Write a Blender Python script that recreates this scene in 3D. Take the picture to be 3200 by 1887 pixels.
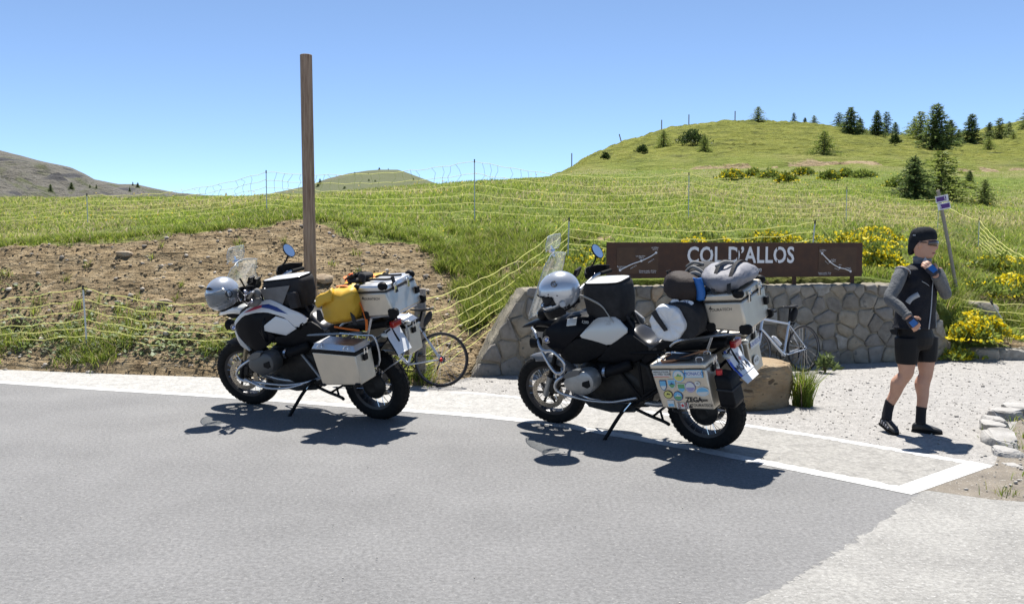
import bpy, bmesh, math, random
import numpy as np
from mathutils import Vector, Matrix, Quaternion

for _o in list(bpy.data.objects):
    bpy.data.objects.remove(_o)
sc = bpy.context.scene
COL = sc.collection
R = math.radians

# ------------------------------------------------------------------ camera, sky, sun, exposure
CAM_H = 1.6
PITCH = math.atan((943.5 - 773.0) / 2600.0)          # a little downwards
cam_d = bpy.data.cameras.new('camera')
cam_d.sensor_width = 36.0
cam_d.lens = 36.0 * 2600.0 / 3200.0
cam_d.clip_start = 0.05
cam_d.clip_end = 6000.0
cam = bpy.data.objects.new('camera', cam_d)
COL.objects.link(cam)
cam.location = (0, 0, CAM_H)
cam.rotation_euler = (math.pi / 2 - PITCH, 0, 0)
sc.camera = cam

SUN_DIR = Vector((0.03, 0.40, 1.0)).normalized()      # towards the sun: high, behind the wall
SUN_EL = math.asin(SUN_DIR.z)
SUN_AZ = math.atan2(SUN_DIR.x, SUN_DIR.y)
world = bpy.data.worlds.new('World')
sc.world = world
world.use_nodes = True
wn = world.node_tree.nodes
sky = wn.new('ShaderNodeTexSky')
sky.sky_type = 'NISHITA'
sky.sun_disc = False
sky.sun_elevation = SUN_EL
sky.sun_rotation = SUN_AZ
sky.altitude = 1500.0
sky.air_density = 0.6
sky.dust_density = 0.0
sky.ozone_density = 6.0
wn['Background'].inputs['Strength'].default_value = 0.099
hs = wn.new('ShaderNodeHueSaturation')
hs.inputs['Hue'].default_value = 0.494
hs.inputs['Saturation'].default_value = 0.90
world.node_tree.links.new(sky.outputs[0], hs.inputs['Color'])
world.node_tree.links.new(hs.outputs[0], wn['Background'].inputs[0])
sun_d = bpy.data.lights.new('sun', 'SUN')
sun_d.energy = 4.6
sun_d.angle = R(0.53)
sun_d.color = (1.0, 0.955, 0.885)
sun = bpy.data.objects.new('sun', sun_d)
COL.objects.link(sun)
sun.rotation_euler = SUN_DIR.to_track_quat('Z', 'Y').to_euler()
sc.view_settings.view_transform = 'Standard'
sc.view_settings.look = 'None'
sc.view_settings.gamma = 1.0
sc.view_settings.exposure = 1.05
sc.cycles.max_bounces = 8
sc.cycles.transparent_max_bounces = 12
sc.cycles.caustics_reflective = False
sc.cycles.caustics_refractive = False
sc.cycles.sample_clamp_indirect = 6.0

# ------------------------------------------------------------------ helpers: noise, materials, meshes
rng = np.random.default_rng(7)
_LAT = rng.random((256, 256))


def vnoise(x, y):
    x = np.asarray(x, float); y = np.asarray(y, float)
    xi = np.floor(x).astype(int); yi = np.floor(y).astype(int)
    fx = x - xi; fy = y - yi
    fx = fx * fx * (3 - 2 * fx); fy = fy * fy * (3 - 2 * fy)
    a = _LAT[xi % 256, yi % 256]; b = _LAT[(xi + 1) % 256, yi % 256]
    c = _LAT[xi % 256, (yi + 1) % 256]; d = _LAT[(xi + 1) % 256, (yi + 1) % 256]
    return (a * (1 - fx) + b * fx) * (1 - fy) + (c * (1 - fx) + d * fx) * fy


def fbm(x, y, octs=4):
    s = 0; a = .5; t = 0
    for k in range(octs):
        s = s + a * vnoise(x * 2 ** k + 17.3 * k, y * 2 ** k + 5.1 * k); t += a; a *= .5
    return s / t


def node(nt, t, **kw):
    n = nt.nodes.new(t)
    for k, v in kw.items():
        setattr(n, k, v)
    return n


def nset(n, **kw):
    for k, v in kw.items():
        n.inputs[k.replace('_', ' ')].default_value = v


def c4(c):
    return (c[0], c[1], c[2], 1.0)


_MATS = {}


def pbr(name, col, rough=.5, metal=0.0, col2=None, scale=6.0, detail=5.0, ramp=(.35, .65), bump=0.0, bscale=None,
        bdist=.01, coat=0.0, spec=.5, speck=None, trans=0.0, alpha=1.0, ior=1.45, stretch=None, rough2=None, attr=None, grain=None):
    """Principled material; col2 mottles col by noise, speck=(colour, scale, threshold) adds small specks."""
    if name in _MATS:
        return _MATS[name]
    m = bpy.data.materials.new(name)
    m.use_nodes = True
    nt = m.node_tree
    b = nt.nodes['Principled BSDF']
    b.inputs['Base Color'].default_value = c4(col)
    b.inputs['Roughness'].default_value = rough
    b.inputs['Metallic'].default_value = metal
    b.inputs['Coat Weight'].default_value = coat
    b.inputs['Coat Roughness'].default_value = .08
    b.inputs['Specular IOR Level'].default_value = spec
    b.inputs['Transmission Weight'].default_value = trans
    b.inputs['IOR'].default_value = ior
    b.inputs['Alpha'].default_value = alpha
    tc = node(nt, 'ShaderNodeTexCoord')
    vec = tc.outputs['Object']
    if stretch:
        mp = node(nt, 'ShaderNodeMapping'); mp.inputs['Scale'].default_value = stretch
        nt.links.new(vec, mp.inputs[0]); vec = mp.outputs[0]
    out = None
    if col2:
        n = node(nt, 'ShaderNodeTexNoise'); nset(n, Scale=scale, Detail=detail, Roughness=.6)
        nt.links.new(vec, n.inputs['Vector'])
        rp = node(nt, 'ShaderNodeValToRGB')
        rp.color_ramp.elements[0].position = ramp[0]; rp.color_ramp.elements[1].position = ramp[1]
        rp.color_ramp.elements[0].color = c4(col); rp.color_ramp.elements[1].color = c4(col2)
        nt.links.new(n.outputs[0], rp.inputs[0])
        out = rp.outputs[0]
        if rough2 is not None:
            mr = node(nt, 'ShaderNodeMapRange'); nset(mr, From_Min=ramp[0], From_Max=ramp[1], To_Min=rough, To_Max=rough2)
            nt.links.new(n.outputs[0], mr.inputs[0]); nt.links.new(mr.outputs[0], b.inputs['Roughness'])
    if grain and out is not None:
        gn = node(nt, 'ShaderNodeTexNoise'); nset(gn, Scale=grain[0], Detail=4.0, Roughness=.75)
        nt.links.new(vec, gn.inputs['Vector'])
        gr = node(nt, 'ShaderNodeMapRange'); nset(gr, From_Min=.25, From_Max=.75, To_Min=1 - grain[1], To_Max=1 + grain[1])
        nt.links.new(gn.outputs[0], gr.inputs[0])
        gm = node(nt, 'ShaderNodeMix', data_type='RGBA', blend_type='MULTIPLY'); gm.inputs[0].default_value = 1.0
        nt.links.new(out, gm.inputs[6]); nt.links.new(gr.outputs[0], gm.inputs[7]); out = gm.outputs[2]
    if attr:
        at_ = node(nt, 'ShaderNodeAttribute'); at_.attribute_name = attr
        if out is None:
            out = at_.outputs[0]
        else:
            mx = node(nt, 'ShaderNodeMix', data_type='RGBA', blend_type='MULTIPLY'); mx.inputs[0].default_value = 1.0
            nt.links.new(out, mx.inputs[6]); nt.links.new(at_.outputs[0], mx.inputs[7]); out = mx.outputs[2]
    if speck:
        sp = node(nt, 'ShaderNodeTexNoise'); nset(sp, Scale=speck[1], Detail=2.0)
        nt.links.new(vec, sp.inputs['Vector'])
        rp2 = node(nt, 'ShaderNodeValToRGB')
        rp2.color_ramp.elements[0].position = speck[2]; rp2.color_ramp.elements[1].position = speck[2] + .05
        rp2.color_ramp.elements[0].color = (0, 0, 0, 1); rp2.color_ramp.elements[1].color = (1, 1, 1, 1)
        nt.links.new(sp.outputs[0], rp2.inputs[0])
        mx = node(nt, 'ShaderNodeMix', data_type='RGBA')
        nt.links.new(rp2.outputs[0], mx.inputs[0])
        if out is not None:
            nt.links.new(out, mx.inputs[6])
        else:
            mx.inputs[6].default_value = c4(col)
        mx.inputs[7].default_value = c4(speck[0])
        out = mx.outputs[2]
    if out is not None:
        nt.links.new(out, b.inputs['Base Color'])
    if bump:
        bn = node(nt, 'ShaderNodeTexNoise'); nset(bn, Scale=bscale or scale * 4, Detail=6.0, Roughness=.65)
        nt.links.new(vec, bn.inputs['Vector'])
        bp = node(nt, 'ShaderNodeBump'); nset(bp, Strength=bump, Distance=bdist)
        nt.links.new(bn.outputs[0], bp.inputs['Height'])
        nt.links.new(bp.outputs[0], b.inputs['Normal'])
    _MATS[name] = m
    return m


def leafmat(name, transl=.45, tint=(1, 1, 1), attr='tone', rough=.6):
    """Leaf or grass: colour from a per-blade colour attribute, light passes through."""
    if name in _MATS:
        return _MATS[name]
    m = bpy.data.materials.new(name)
    m.use_nodes = True
    nt = m.node_tree
    nt.nodes.remove(nt.nodes['Principled BSDF'])
    a = node(nt, 'ShaderNodeAttribute'); a.attribute_name = attr
    mul = node(nt, 'ShaderNodeMix', data_type='RGBA', blend_type='MULTIPLY'); mul.inputs[0].default_value = 1
    mul.inputs[7].default_value = c4(tint)
    nt.links.new(a.outputs[0], mul.inputs[6])
    d = node(nt, 'ShaderNodeBsdfPrincipled'); nset(d, Roughness=rough); d.inputs['Specular IOR Level'].default_value = .25
    t = node(nt, 'ShaderNodeBsdfTranslucent')
    mx = node(nt, 'ShaderNodeMixShader'); mx.inputs[0].default_value = transl
    nt.links.new(mul.outputs[2], d.inputs['Base Color']); nt.links.new(mul.outputs[2], t.inputs[0])
    nt.links.new(d.outputs[0], mx.inputs[1]); nt.links.new(t.outputs[0], mx.inputs[2])
    nt.links.new(mx.outputs[0], nt.nodes['Material Output'].inputs[0])
    _MATS[name] = m
    return m


def link(name, me, mat=None, parent=None, smooth=False, mats=None):
    o = bpy.data.objects.new(name, me)
    COL.objects.link(o)
    if mat is not None and not me.materials:
        me.materials.append(mat)
    if mats:
        for x in mats:
            me.materials.append(x)
    if parent is not None:
        o.parent = parent
    if smooth:
        me.polygons.foreach_set('use_smooth', [True] * len(me.polygons))
    return o


def nmesh(name, verts, faces, smooth=False):
    """Fast mesh from numpy arrays; faces an (n,k) int array."""
    me = bpy.data.meshes.new(name)
    verts = np.asarray(verts, np.float32); faces = np.asarray(faces, np.int32)
    n, k = faces.shape
    me.vertices.add(len(verts)); me.vertices.foreach_set('co', verts.ravel())
    me.loops.add(n * k); me.loops.foreach_set('vertex_index', faces.ravel())
    me.polygons.add(n)
    me.polygons.foreach_set('loop_start', np.arange(0, n * k, k, dtype=np.int32))
    if smooth:
        me.polygons.foreach_set('use_smooth', np.ones(n, bool))
    me.update(calc_edges=True)
    return me


def colattr(me, cols, name='tone'):
    a = me.color_attributes.new(name, 'FLOAT_COLOR', 'POINT')
    cc = np.ones((len(cols), 4), np.float32); cc[:, :3] = cols
    a.data.foreach_set('color', cc.ravel())


def tag(o, label=None, cat=None, group=None, kind=None):
    if label: o['label'] = label
    if cat: o['category'] = cat
    if group: o['group'] = group
    if kind: o['kind'] = kind
    return o


def thing(name, label, cat, loc=(0, 0, 0), rz=0.0, group=None):
    o = bpy.data.objects.new(name, None)
    COL.objects.link(o)
    o.empty_display_size = .1
    o.location = loc
    o.rotation_euler = (0, 0, rz)
    return tag(o, label, cat, group)


class MB:
    """Collects verts and faces of one part."""
    def __init__(s):
        s.v = []; s.f = []

    def add(s, vs, fs):
        o = len(s.v)
        s.v += [tuple(v) for v in vs]
        s.f += [tuple(i + o for i in f) for f in fs]
        return s

    def box(s, c, d, rot=None, taper=None):
        hx, hy, hz = d[0] / 2, d[1] / 2, d[2] / 2
        vs = [Vector((x * hx, y * hy, z * hz)) for z in (-1, 1) for y in (-1, 1) for x in (-1, 1)]
        if taper:
            for v in vs:
                if v.z > 0: v.x *= taper; v.y *= taper
        if rot is not None:
            vs = [rot @ v for v in vs]
        c = Vector(c)
        return s.add([v + c for v in vs], [(0, 2, 3, 1), (4, 5, 7, 6), (0, 1, 5, 4), (1, 3, 7, 5), (3, 2, 6, 7), (2, 0, 4, 6)])

    def tube(s, pts, r, n=8, cap=True, closed=False):
        pts = [Vector(p) for p in pts]
        rs = r if isinstance(r, (list, tuple)) else [r] * len(pts)
        m = len(pts)
        prev = None; vs = []
        for i, p in enumerate(pts):
            if closed:
                d = pts[(i + 1) % m] - pts[i - 1]
            else:
                d = pts[min(i + 1, m - 1)] - pts[max(i - 1, 0)]
            if d.length < 1e-9: d = Vector((0, 0, 1))
            d.normalize()
            if prev is None:
                a = Vector((0, 0, 1)) if abs(d.z) < .9 else Vector((1, 0, 0))
                u = d.cross(a).normalized()
            else:
                u = prev - d * prev.dot(d)
                u = u.normalized() if u.length > 1e-6 else d.orthogonal().normalized()
            prev = u
            w = d.cross(u)
            for k in range(n):
                an = 2 * math.pi * k / n
                vs.append(p + (u * math.cos(an) + w * math.sin(an)) * rs[i])
        fs = []
        for i in range(m if closed else m - 1):
            j = (i + 1) % m
            for k in range(n):
                l = (k + 1) % n
                fs.append((i * n + k, i * n + l, j * n + l, j * n + k))
        if cap and not closed:
            fs.append(tuple(range(n))[::-1]); fs.append(tuple((m - 1) * n + k for k in range(n)))
        return s.add(vs, fs)

    def lathe(s, prof, n=24, axis='Z', c=(0, 0, 0), a0=0.0, a1=2 * math.pi, closed_prof=False):
        """prof: (radius, height) pairs swept round an axis."""
        full = abs(a1 - a0 - 2 * math.pi) < 1e-6
        cols = n if full else n + 1
        vs = []
        for k in range(cols):
            an = a0 + (a1 - a0) * k / n
            ca, sa = math.cos(an), math.sin(an)
            for r_, h in prof:
                if axis == 'Z': p = (r_ * ca, r_ * sa, h)
                elif axis == 'Y': p = (r_ * ca, h, r_ * sa)
                else: p = (h, r_ * ca, r_ * sa)
                vs.append((p[0] + c[0], p[1] + c[1], p[2] + c[2]))
        m = len(prof); fs = []
        for k in range(n):
            l = (k + 1) % cols
            for i in range(m if closed_prof else m - 1):
                j = (i + 1) % m
                fs.append((k * m + i, l * m + i, l * m + j, k * m + j))
        return s.add(vs, fs)

    def loft(s, rings, cap=True, closed=True):
        n = len(rings[0]); vs = [p for r_ in rings for p in r_]; fs = []
        for i in range(len(rings) - 1):
            for k in range(n if closed else n - 1):
                l = (k + 1) % n
                fs.append((i * n + k, i * n + l, (i + 1) * n + l, (i + 1) * n + k))
        if cap and closed:
            fs.append(tuple(range(n))[::-1]); fs.append(tuple((len(rings) - 1) * n + k for k in range(n)))
        return s.add(vs, fs)

    def prism(s, poly, a, b, plane='XZ'):
        """Extrude a 2-D outline from a to b along the third axis."""
        def P(p, t):
            return (p[0], t, p[1]) if plane == 'XZ' else ((p[0], p[1], t) if plane == 'XY' else (t, p[0], p[1]))
        n = len(poly)
        vs = [P(p, a) for p in poly] + [P(p, b) for p in poly]
        fs = [tuple(range(n)), tuple(range(n, 2 * n))[::-1]]
        for i in range(n):
            j = (i + 1) % n
            fs.append((i, i + n, j + n, j))
        return s.add(vs, fs)

    def ball(s, c, r, n=10, m=7):
        r = r if isinstance(r, (list, tuple)) else (r, r, r)
        rings = []
        for i in range(1, m):
            th = math.pi * i / m
            rings.append([(c[0] + r[0] * math.sin(th) * math.cos(2 * math.pi * k / n), c[1] + r[1] * math.sin(th) * math.sin(2 * math.pi * k / n),
                           c[2] + r[2] * math.cos(th)) for k in range(n)])
        o = len(s.v)
        s.loft(rings, cap=False)
        s.v += [(c[0], c[1], c[2] + r[2]), (c[0], c[1], c[2] - r[2])]
        t = len(s.v) - 2
        for k in range(n):
            s.f.append((t, o + (k + 1) % n, o + k))
            s.f.append((t + 1, o + (m - 2) * n + k, o + (m - 2) * n + (k + 1) % n))
        return s

    def xf(s, M):
        s.v = [tuple(M @ Vector(v)) for v in s.v]
        return s

    def build(s, name, mat, parent=None, smooth=False, bevel=0.0, subsurf=0, bseg=2, solid=0.0, loc=None, angle=None):
        me = bpy.data.meshes.new(name)
        me.from_pydata(s.v, [], s.f)
        bm = bmesh.new(); bm.from_mesh(me)
        bmesh.ops.recalc_face_normals(bm, faces=bm.faces)
        bm.to_mesh(me); bm.free()
        o = link(name, me, mat, parent)
        if loc is not None:
            o.location = loc
        if solid:
            md = o.modifiers.new('solid', 'SOLIDIFY'); md.thickness = solid; md.offset = -1
        if bevel:
            md = o.modifiers.new('bevel', 'BEVEL'); md.width = bevel; md.segments = bseg; md.limit_method = 'ANGLE'; md.angle_limit = R(32)
            md.harden_normals = False
        if subsurf:
            md = o.modifiers.new('sub', 'SUBSURF'); md.levels = subsurf; md.render_levels = subsurf
        if smooth or subsurf or bevel:
            me.polygons.foreach_set('use_smooth', [True] * len(me.polygons))
            if (bevel or angle) and not subsurf:
                me.set_sharp_from_angle(angle=R(angle or 40))
        return o


def catmull(pts, k=6, closed=False):
    pts = [Vector(p) for p in pts]
    n = len(pts); out = []
    for i in range(n if closed else n - 1):
        if closed:
            p0, p1, p2, p3 = pts[i - 1], pts[i], pts[(i + 1) % n], pts[(i + 2) % n]
        else:
            p0, p1, p2, p3 = pts[max(i - 1, 0)], pts[i], pts[i + 1], pts[min(i + 2, n - 1)]
        for j in range(k):
            t = j / k
            out.append(.5 * ((2 * p1) + (p2 - p0) * t + (2 * p0 - 5 * p1 + 4 * p2 - p3) * t * t + (3 * p1 - p0 - 3 * p2 + p3) * t ** 3))
    if not closed:
        out.append(pts[-1])
    return out


def text_mesh(txt, size, extrude=.0005, align='CENTER', shear=0.0, spacing=1.0, bold=0.0):
    cu = bpy.data.curves.new('lettering', 'FONT')
    cu.body = txt; cu.size = size; cu.extrude = extrude; cu.align_x = align; cu.align_y = 'CENTER'; cu.shear = shear
    cu.space_character = spacing; cu.offset = bold; cu.resolution_u = 3
    o = bpy.data.objects.new('lettering', cu); COL.objects.link(o)
    dg = bpy.context.evaluated_depsgraph_get()
    me = bpy.data.meshes.new_from_object(o.evaluated_get(dg))
    bpy.data.objects.remove(o); bpy.data.curves.remove(cu)
    me.materials.clear()
    return me


def lettering(txt, size, mat, M, parent, name='lettering', **kw):
    """Flat lettering placed by the matrix M (text lies in M's XY plane, faces +Z)."""
    me = text_mesh(txt, size, **kw)
    me.transform(M)
    return link(name, me, mat, parent)


def frame(origin, xdir, ydir):
    x = Vector(xdir).normalized(); y = Vector(ydir); y = (y - x * y.dot(x)).normalized(); z = x.cross(y)
    M = Matrix(((x.x, y.x, z.x, 0), (x.y, y.y, z.y, 0), (x.z, y.z, z.z, 0), (0, 0, 0, 1)))
    M.translation = Vector(origin)
    return M


def sheet(name, poly, z, mat, kind='structure', sub=0):
    """Flat ground sheet from an outline."""
    me = bpy.data.meshes.new(name)
    me.from_pydata([(p[0], p[1], z) for p in poly], [], [tuple(range(len(poly)))])
    bm = bmesh.new(); bm.from_mesh(me)
    for f in bm.faces:
        if f.normal.z < 0: f.normal_flip()
    bmesh.ops.triangulate(bm, faces=bm.faces)
    bm.to_mesh(me); bm.free()
    return tag(link(name, me, mat), kind=kind)

# ------------------------------------------------------------------ road, painted strip, forecourt
M_ROAD = pbr('asphalt', (.142, .141, .141), .85, col2=(.188, .187, .186), scale=.9, detail=12, ramp=(.3, .7), bump=.9, bscale=55, bdist=.012, speck=((.26, .255, .245), 60, .645), grain=(38, .42))
M_OLD = pbr('old_asphalt', (.225, .22, .208), .9, col2=(.305, .298, .28), scale=1.6, detail=9, ramp=(.35, .65), bump=1.0, bscale=48, bdist=.014, speck=((.38, .375, .36), 45, .63), grain=(34, .38))
M_STRIP = pbr('whitewashed_concrete', (.36, .353, .336), .9, col2=(.27, .264, .252), scale=7, detail=13, ramp=(.44, .70), bump=.9, bscale=40, bdist=.014, grain=(24, .40))
def wear_towards_corner(m):
    """The whitewash is scuffed down to grey concrete towards the end of the strip."""
    nt = m.node_tree; b = nt.nodes['Principled BSDF']; src = b.inputs['Base Color'].links[0].from_socket
    tc = node(nt, 'ShaderNodeTexCoord'); sp = node(nt, 'ShaderNodeSeparateXYZ'); nt.links.new(tc.outputs['Object'], sp.inputs[0])
    n = node(nt, 'ShaderNodeTexNoise'); nset(n, Scale=3.0, Detail=8.0); nt.links.new(tc.outputs['Object'], n.inputs['Vector'])
    ad = node(nt, 'ShaderNodeMath', operation='MULTIPLY_ADD'); ad.inputs[1].default_value = 2.4; nt.links.new(n.outputs[0], ad.inputs[0]); nt.links.new(sp.outputs[0], ad.inputs[2])
    mr = node(nt, 'ShaderNodeMapRange'); nset(mr, From_Min=.6, From_Max=3.4, To_Min=0.0, To_Max=.85); nt.links.new(ad.outputs[0], mr.inputs[0])
    mx = node(nt, 'ShaderNodeMix', data_type='RGBA', blend_type='MULTIPLY'); nt.links.new(mr.outputs[0], mx.inputs[0]); nt.links.new(src, mx.inputs[6]); mx.inputs[7].default_value = (.72, .71, .69, 1)
    nt.links.new(mx.outputs[2], b.inputs['Base Color'])


wear_towards_corner(M_STRIP)
M_LINE = pbr('road_paint', (.47, .47, .462), .75, col2=(.32, .317, .31), scale=16, detail=8, ramp=(.50, .72), bump=.3, bscale=80, bdist=.004)
M_GRAVEL = pbr('gravel', (.345, .333, .315), .95, col2=(.255, .245, .232), scale=9, detail=10, ramp=(.38, .66), bump=1.0, bscale=46, bdist=.02, speck=((.46, .44, .41), 40, .64), grain=(30, .40))
M_DUST = pbr('dusty_ground', (.235, .205, .165), .95, col2=(.16, .14, .115), scale=5, detail=10, ramp=(.35, .66), bump=1.0, bscale=50, bdist=.02, speck=((.38, .36, .33), 45, .64))

low = [(-40, 26), (-20, 15.5), (-11, 11.6), (-5.97, 9.70), (-3.05, 8.76), (-1.65, 8.25), (0, 7.60), (1.08, 6.78), (2.03, 5.87), (2.59, 5.30)]
upp = [(3.54, 6.02), (2.47, 7.15), (1.25, 8.12), (-.35, 9.08), (-1.17, 9.26), (-3.53, 10.2), (-6.97, 11.3), (-12, 13.2), (-21, 17.2), (-41, 28)]


def smooth2(pts, k=5):
    return [(p.x, p.y) for p in catmull([(a, b, 0) for a, b in pts], k)]


low_s, upp_s = smooth2(low), smooth2(upp)


def offset_line(pts, w):
    out = []
    for i, p in enumerate(pts):
        a = Vector(pts[max(i - 1, 0)]); b = Vector(pts[min(i + 1, len(pts) - 1)])
        d = (b - a).normalized()
        out.append((p[0] - d.y * w, p[1] + d.x * w))
    return out


sheet('ground', [(-4000, -4000), (4000, -4000), (4000, 4000), (-4000, 4000)], -6.0, M_DUST)
sheet('road', [(-60, -60), (60, -60), (60, 13.5), (12, 13.5), (-6, 14), (-60, 40)], 0.0, M_ROAD)
# old pale asphalt of the side road, with a ragged edge against the new surface
edge = smooth2([(2.72, 5.42), (2.1, 4.70), (1.6, 4.17), (1.24, 3.82), (.2, 2.9), (-1.5, 1.4), (-5, -2)], 26)
rj = random.Random(3)
edge = [(x + rj.uniform(-.022, .022), y + rj.uniform(-.022, .022)) for x, y in edge]
sheet('old_road', edge + [(-5, -20), (40, -20), (40, 6.5), (9, 5.9), (5, 5.2), (3.6, 5.08), (3.05, 5.22)], .002, M_OLD)
# gravel forecourt before the wall, reaching under the bank
sheet('forecourt', upp_s[:30][::-1] + [(3.54, 6.02), (3.75, 6.3), (5, 8), (14, 9), (14, 13.4), (-3.5, 12.5), (-4.5, 10.6)], .001, M_GRAVEL)
sheet('dusty_verge', [(2.62, 5.32), (2.74, 5.40), (3.05, 5.20), (3.6, 5.05), (5, 5.16), (9, 5.85), (40, 6.4), (40, 9.2), (14, 9.1), (5, 8.05), (3.75, 6.33), (3.545, 6.02)], .0025, M_DUST)
sheet('painted_strip', low_s + upp_s, .0015, M_STRIP)


def ragged(pts, a):
    """Worn edge: a fine zigzag along a painted line."""
    r_ = random.Random(len(pts)); out = []
    for i in range(len(pts) - 1):
        p, q = Vector(pts[i]), Vector(pts[i + 1]); k = max(1, int((q - p).length / .035)) if p.x > -9 else 1
        for j in range(k):
            v = p.lerp(q, j / k); out.append((v.x + r_.uniform(-a, a), v.y + r_.uniform(-a, a)))
    return out + [tuple(pts[-1])]


lw = .14
paint = sheet('edge_line', ragged(low_s, .005) + ragged(offset_line(low_s, lw)[::-1], .014), .003, M_LINE)
c0, c1 = Vector(low[-1]), Vector(upp[0])
dv = (c1 - c0).normalized(); nv = Vector((-dv.y, dv.x))
sheet('end_line', [tuple(c0 + dv * .02), tuple(c1), tuple(c1 + nv * .17), tuple(c0 + nv * .15 + dv * .02)], .0034, M_LINE)
ul = upp_s[:18]
sheet('inner_line', ragged(ul, .008) + ragged(offset_line(ul, .10)[::-1], .016), .0032, M_LINE)

# ------------------------------------------------------------------ hillside
fP, cP, sP = 2600.0, math.cos(PITCH), math.sin(PITCH)


def zat(vy, Y):
    """Height of the ground at distance Y that lies on a given line of sight (rows of the survey below)."""
    v = (vy * 1.2714 - 943.5) / fP
    dy = cP - v * sP; dz = -sP - v * cP
    return CAM_H + dz / dy * Y


# ground survey: bearing -> (distance, height)
SURV = [
    (-.95, [(12.3, 0), (13.5, zat(760, 13.5)), (14.6, zat(640, 14.6)), (19, zat(585, 19)), (34, zat(520, 34)), (70, zat(560, 70)), (170, -4)]),
    (-.615, [(10.75, 0), (11.6, zat(815, 11.6)), (13.2, zat(606, 13.2)), (15.2, zat(582, 15.2)), (19, zat(545, 19)), (30, zat(489, 30)), (44, zat(505, 44)), (80, zat(560, 80)), (170, -4)]),
    (-.371, [(10.15, 0), (11.2, zat(795, 11.2)), (13.5, zat(574, 13.5)), (16, zat(546, 16)), (22, zat(512, 22)), (31, zat(487, 31)), (45, zat(505, 45)), (80, zat(560, 80)), (170, -4)]),
    (-.2535, [(9.8, 0), (11.0, zat(800, 11)), (14.1, zat(534, 14.1)), (17, zat(516, 17)), (22, zat(498, 22)), (31, zat(481, 31)), (45, zat(500, 45)), (80, zat(555, 80)), (170, -4)]),
    (-.097, [(9.45, 0), (10.6, zat(845, 10.6)), (13.9, zat(590, 13.9)), (16.2, zat(545, 16.2)), (21, zat(503, 21)), (32, zat(455, 32)), (45, zat(470, 45)), (80, zat(530, 80)), (170, 0)]),
    (-.048, [(10.2, 0), (11.0, zat(815, 11)), (13.2, zat(650, 13.2)), (15, zat(580, 15)), (20, zat(510, 20)), (32, zat(447, 32)), (45, zat(455, 45)), (80, zat(510, 80)), (170, 2)]),
    (.0203, [(10.45, zat(745, 10.45)), (11.2, zat(690, 11.2)), (13, zat(625, 13)), (15.5, zat(565, 15.5)), (20, zat(508, 20)), (32, zat(443, 32)), (50, zat(438, 50)), (75, zat(455, 75)), (170, 4)]),
    (.09, [(10.6, zat(706, 10.6)), (13, zat(632, 13)), (15.5, zat(568, 15.5)), (20, zat(512, 20)), (30, zat(456, 30)), (48, zat(428, 48)), (62, zat(416, 62)), (85, zat(392, 85)), (98, zat(384, 98)), (120, zat(400, 120)), (170, 5)]),
    (.135, [(10.7, zat(700, 10.7)), (13, zat(632, 13)), (15.5, zat(570, 15.5)), (20, zat(515, 20)), (30, zat(462, 30)), (48, zat(430, 48)), (62, zat(416, 62)), (85, zat(366, 85)), (100, zat(345, 100)), (125, zat(365, 125)), (170, 7)]),
    (.192, [(10.8, zat(697, 10.8)), (13, zat(634, 13)), (16, zat(568, 16)), (20, zat(522, 20)), (30, zat(468, 30)), (48, zat(430, 48)), (61, zat(414, 61)), (85, zat(346, 85)), (105, zat(310, 105)), (130, zat(330, 130)), (170, 10)]),
    (.26, [(10.9, zat(695, 10.9)), (13, zat(638, 13)), (16, zat(575, 16)), (20, zat(528, 20)), (30, zat(470, 30)), (46, zat(432, 46)), (60, zat(411, 60)), (63, zat(402, 63)), (88, zat(337, 88)), (110, zat(296, 110)), (135, zat(312, 135)), (170, 14)]),
    (.34, [(11.1, zat(693, 11.1)), (13.2, zat(642, 13.2)), (16, zat(585, 16)), (21, zat(532, 21)), (30, zat(475, 30)), (45, zat(432, 45)), (60, zat(408, 60)), (64, zat(396, 64)), (90, zat(338, 90)), (112, zat(301, 112)), (135, zat(308, 135)), (170, 16)]),
    (.4115, [(11.3, zat(692, 11.3)), (13.5, zat(650, 13.5)), (16, zat(596, 16)), (22, zat(534, 22)), (30, zat(482, 30)), (45, zat(435, 45)), (60, zat(408, 60)), (65, zat(394, 65)), (90, zat(348, 90)), (112, zat(320, 112)), (140, zat(322, 140)), (170, 16)]),
    (.48, [(11.5, zat(705, 11.5)), (13.5, zat(672, 13.5)), (16, zat(622, 16)), (22, zat(553, 22)), (30, zat(500, 30)), (45, zat(447, 45)), (60, zat(412, 60)), (66, zat(395, 66)), (92, zat(358, 92)), (115, zat(340, 115)), (145, zat(336, 145)), (170, 17)]),
    (.525, [(11.75, zat(765, 11.75)), (13.5, zat(705, 13.5)), (16, zat(645, 16)), (22, zat(568, 22)), (30, zat(512, 30)), (45, zat(455, 45)), (61, zat(414, 61)), (68, zat(393, 68)), (92, zat(362, 92)), (118, zat(346, 118)), (150, zat(332, 150)), (175, 20)]),
    (.552, [(11.9, .12), (13.3, zat(755, 13.3)), (16, zat(668, 16)), (22, zat(577, 22)), (30, zat(518, 30)), (45, zat(460, 45)), (61, zat(415, 61)), (70, zat(392, 70)), (95, zat(360, 95)), (120, zat(342, 120)), (160, zat(318, 160)), (185, 22)]),
    (.6154, [(12.1, .15), (13.4, zat(790, 13.4)), (16, zat(690, 16)), (22, zat(595, 22)), (30, zat(530, 30)), (45, zat(462, 45)), (62, zat(412, 62)), (75, zat(384, 75)), (100, zat(348, 100)), (130, zat(312, 130)), (165, zat(292, 165)), (190, 27)]),
    (.95, [(13, .15), (15, 1.0), (18, 1.7), (30, zat(540, 30)), (62, zat(410, 62)), (80, zat(372, 80)), (130, zat(290, 130)), (190, 36)]),
]
ST = np.array([s[0] for s in SURV])


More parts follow.
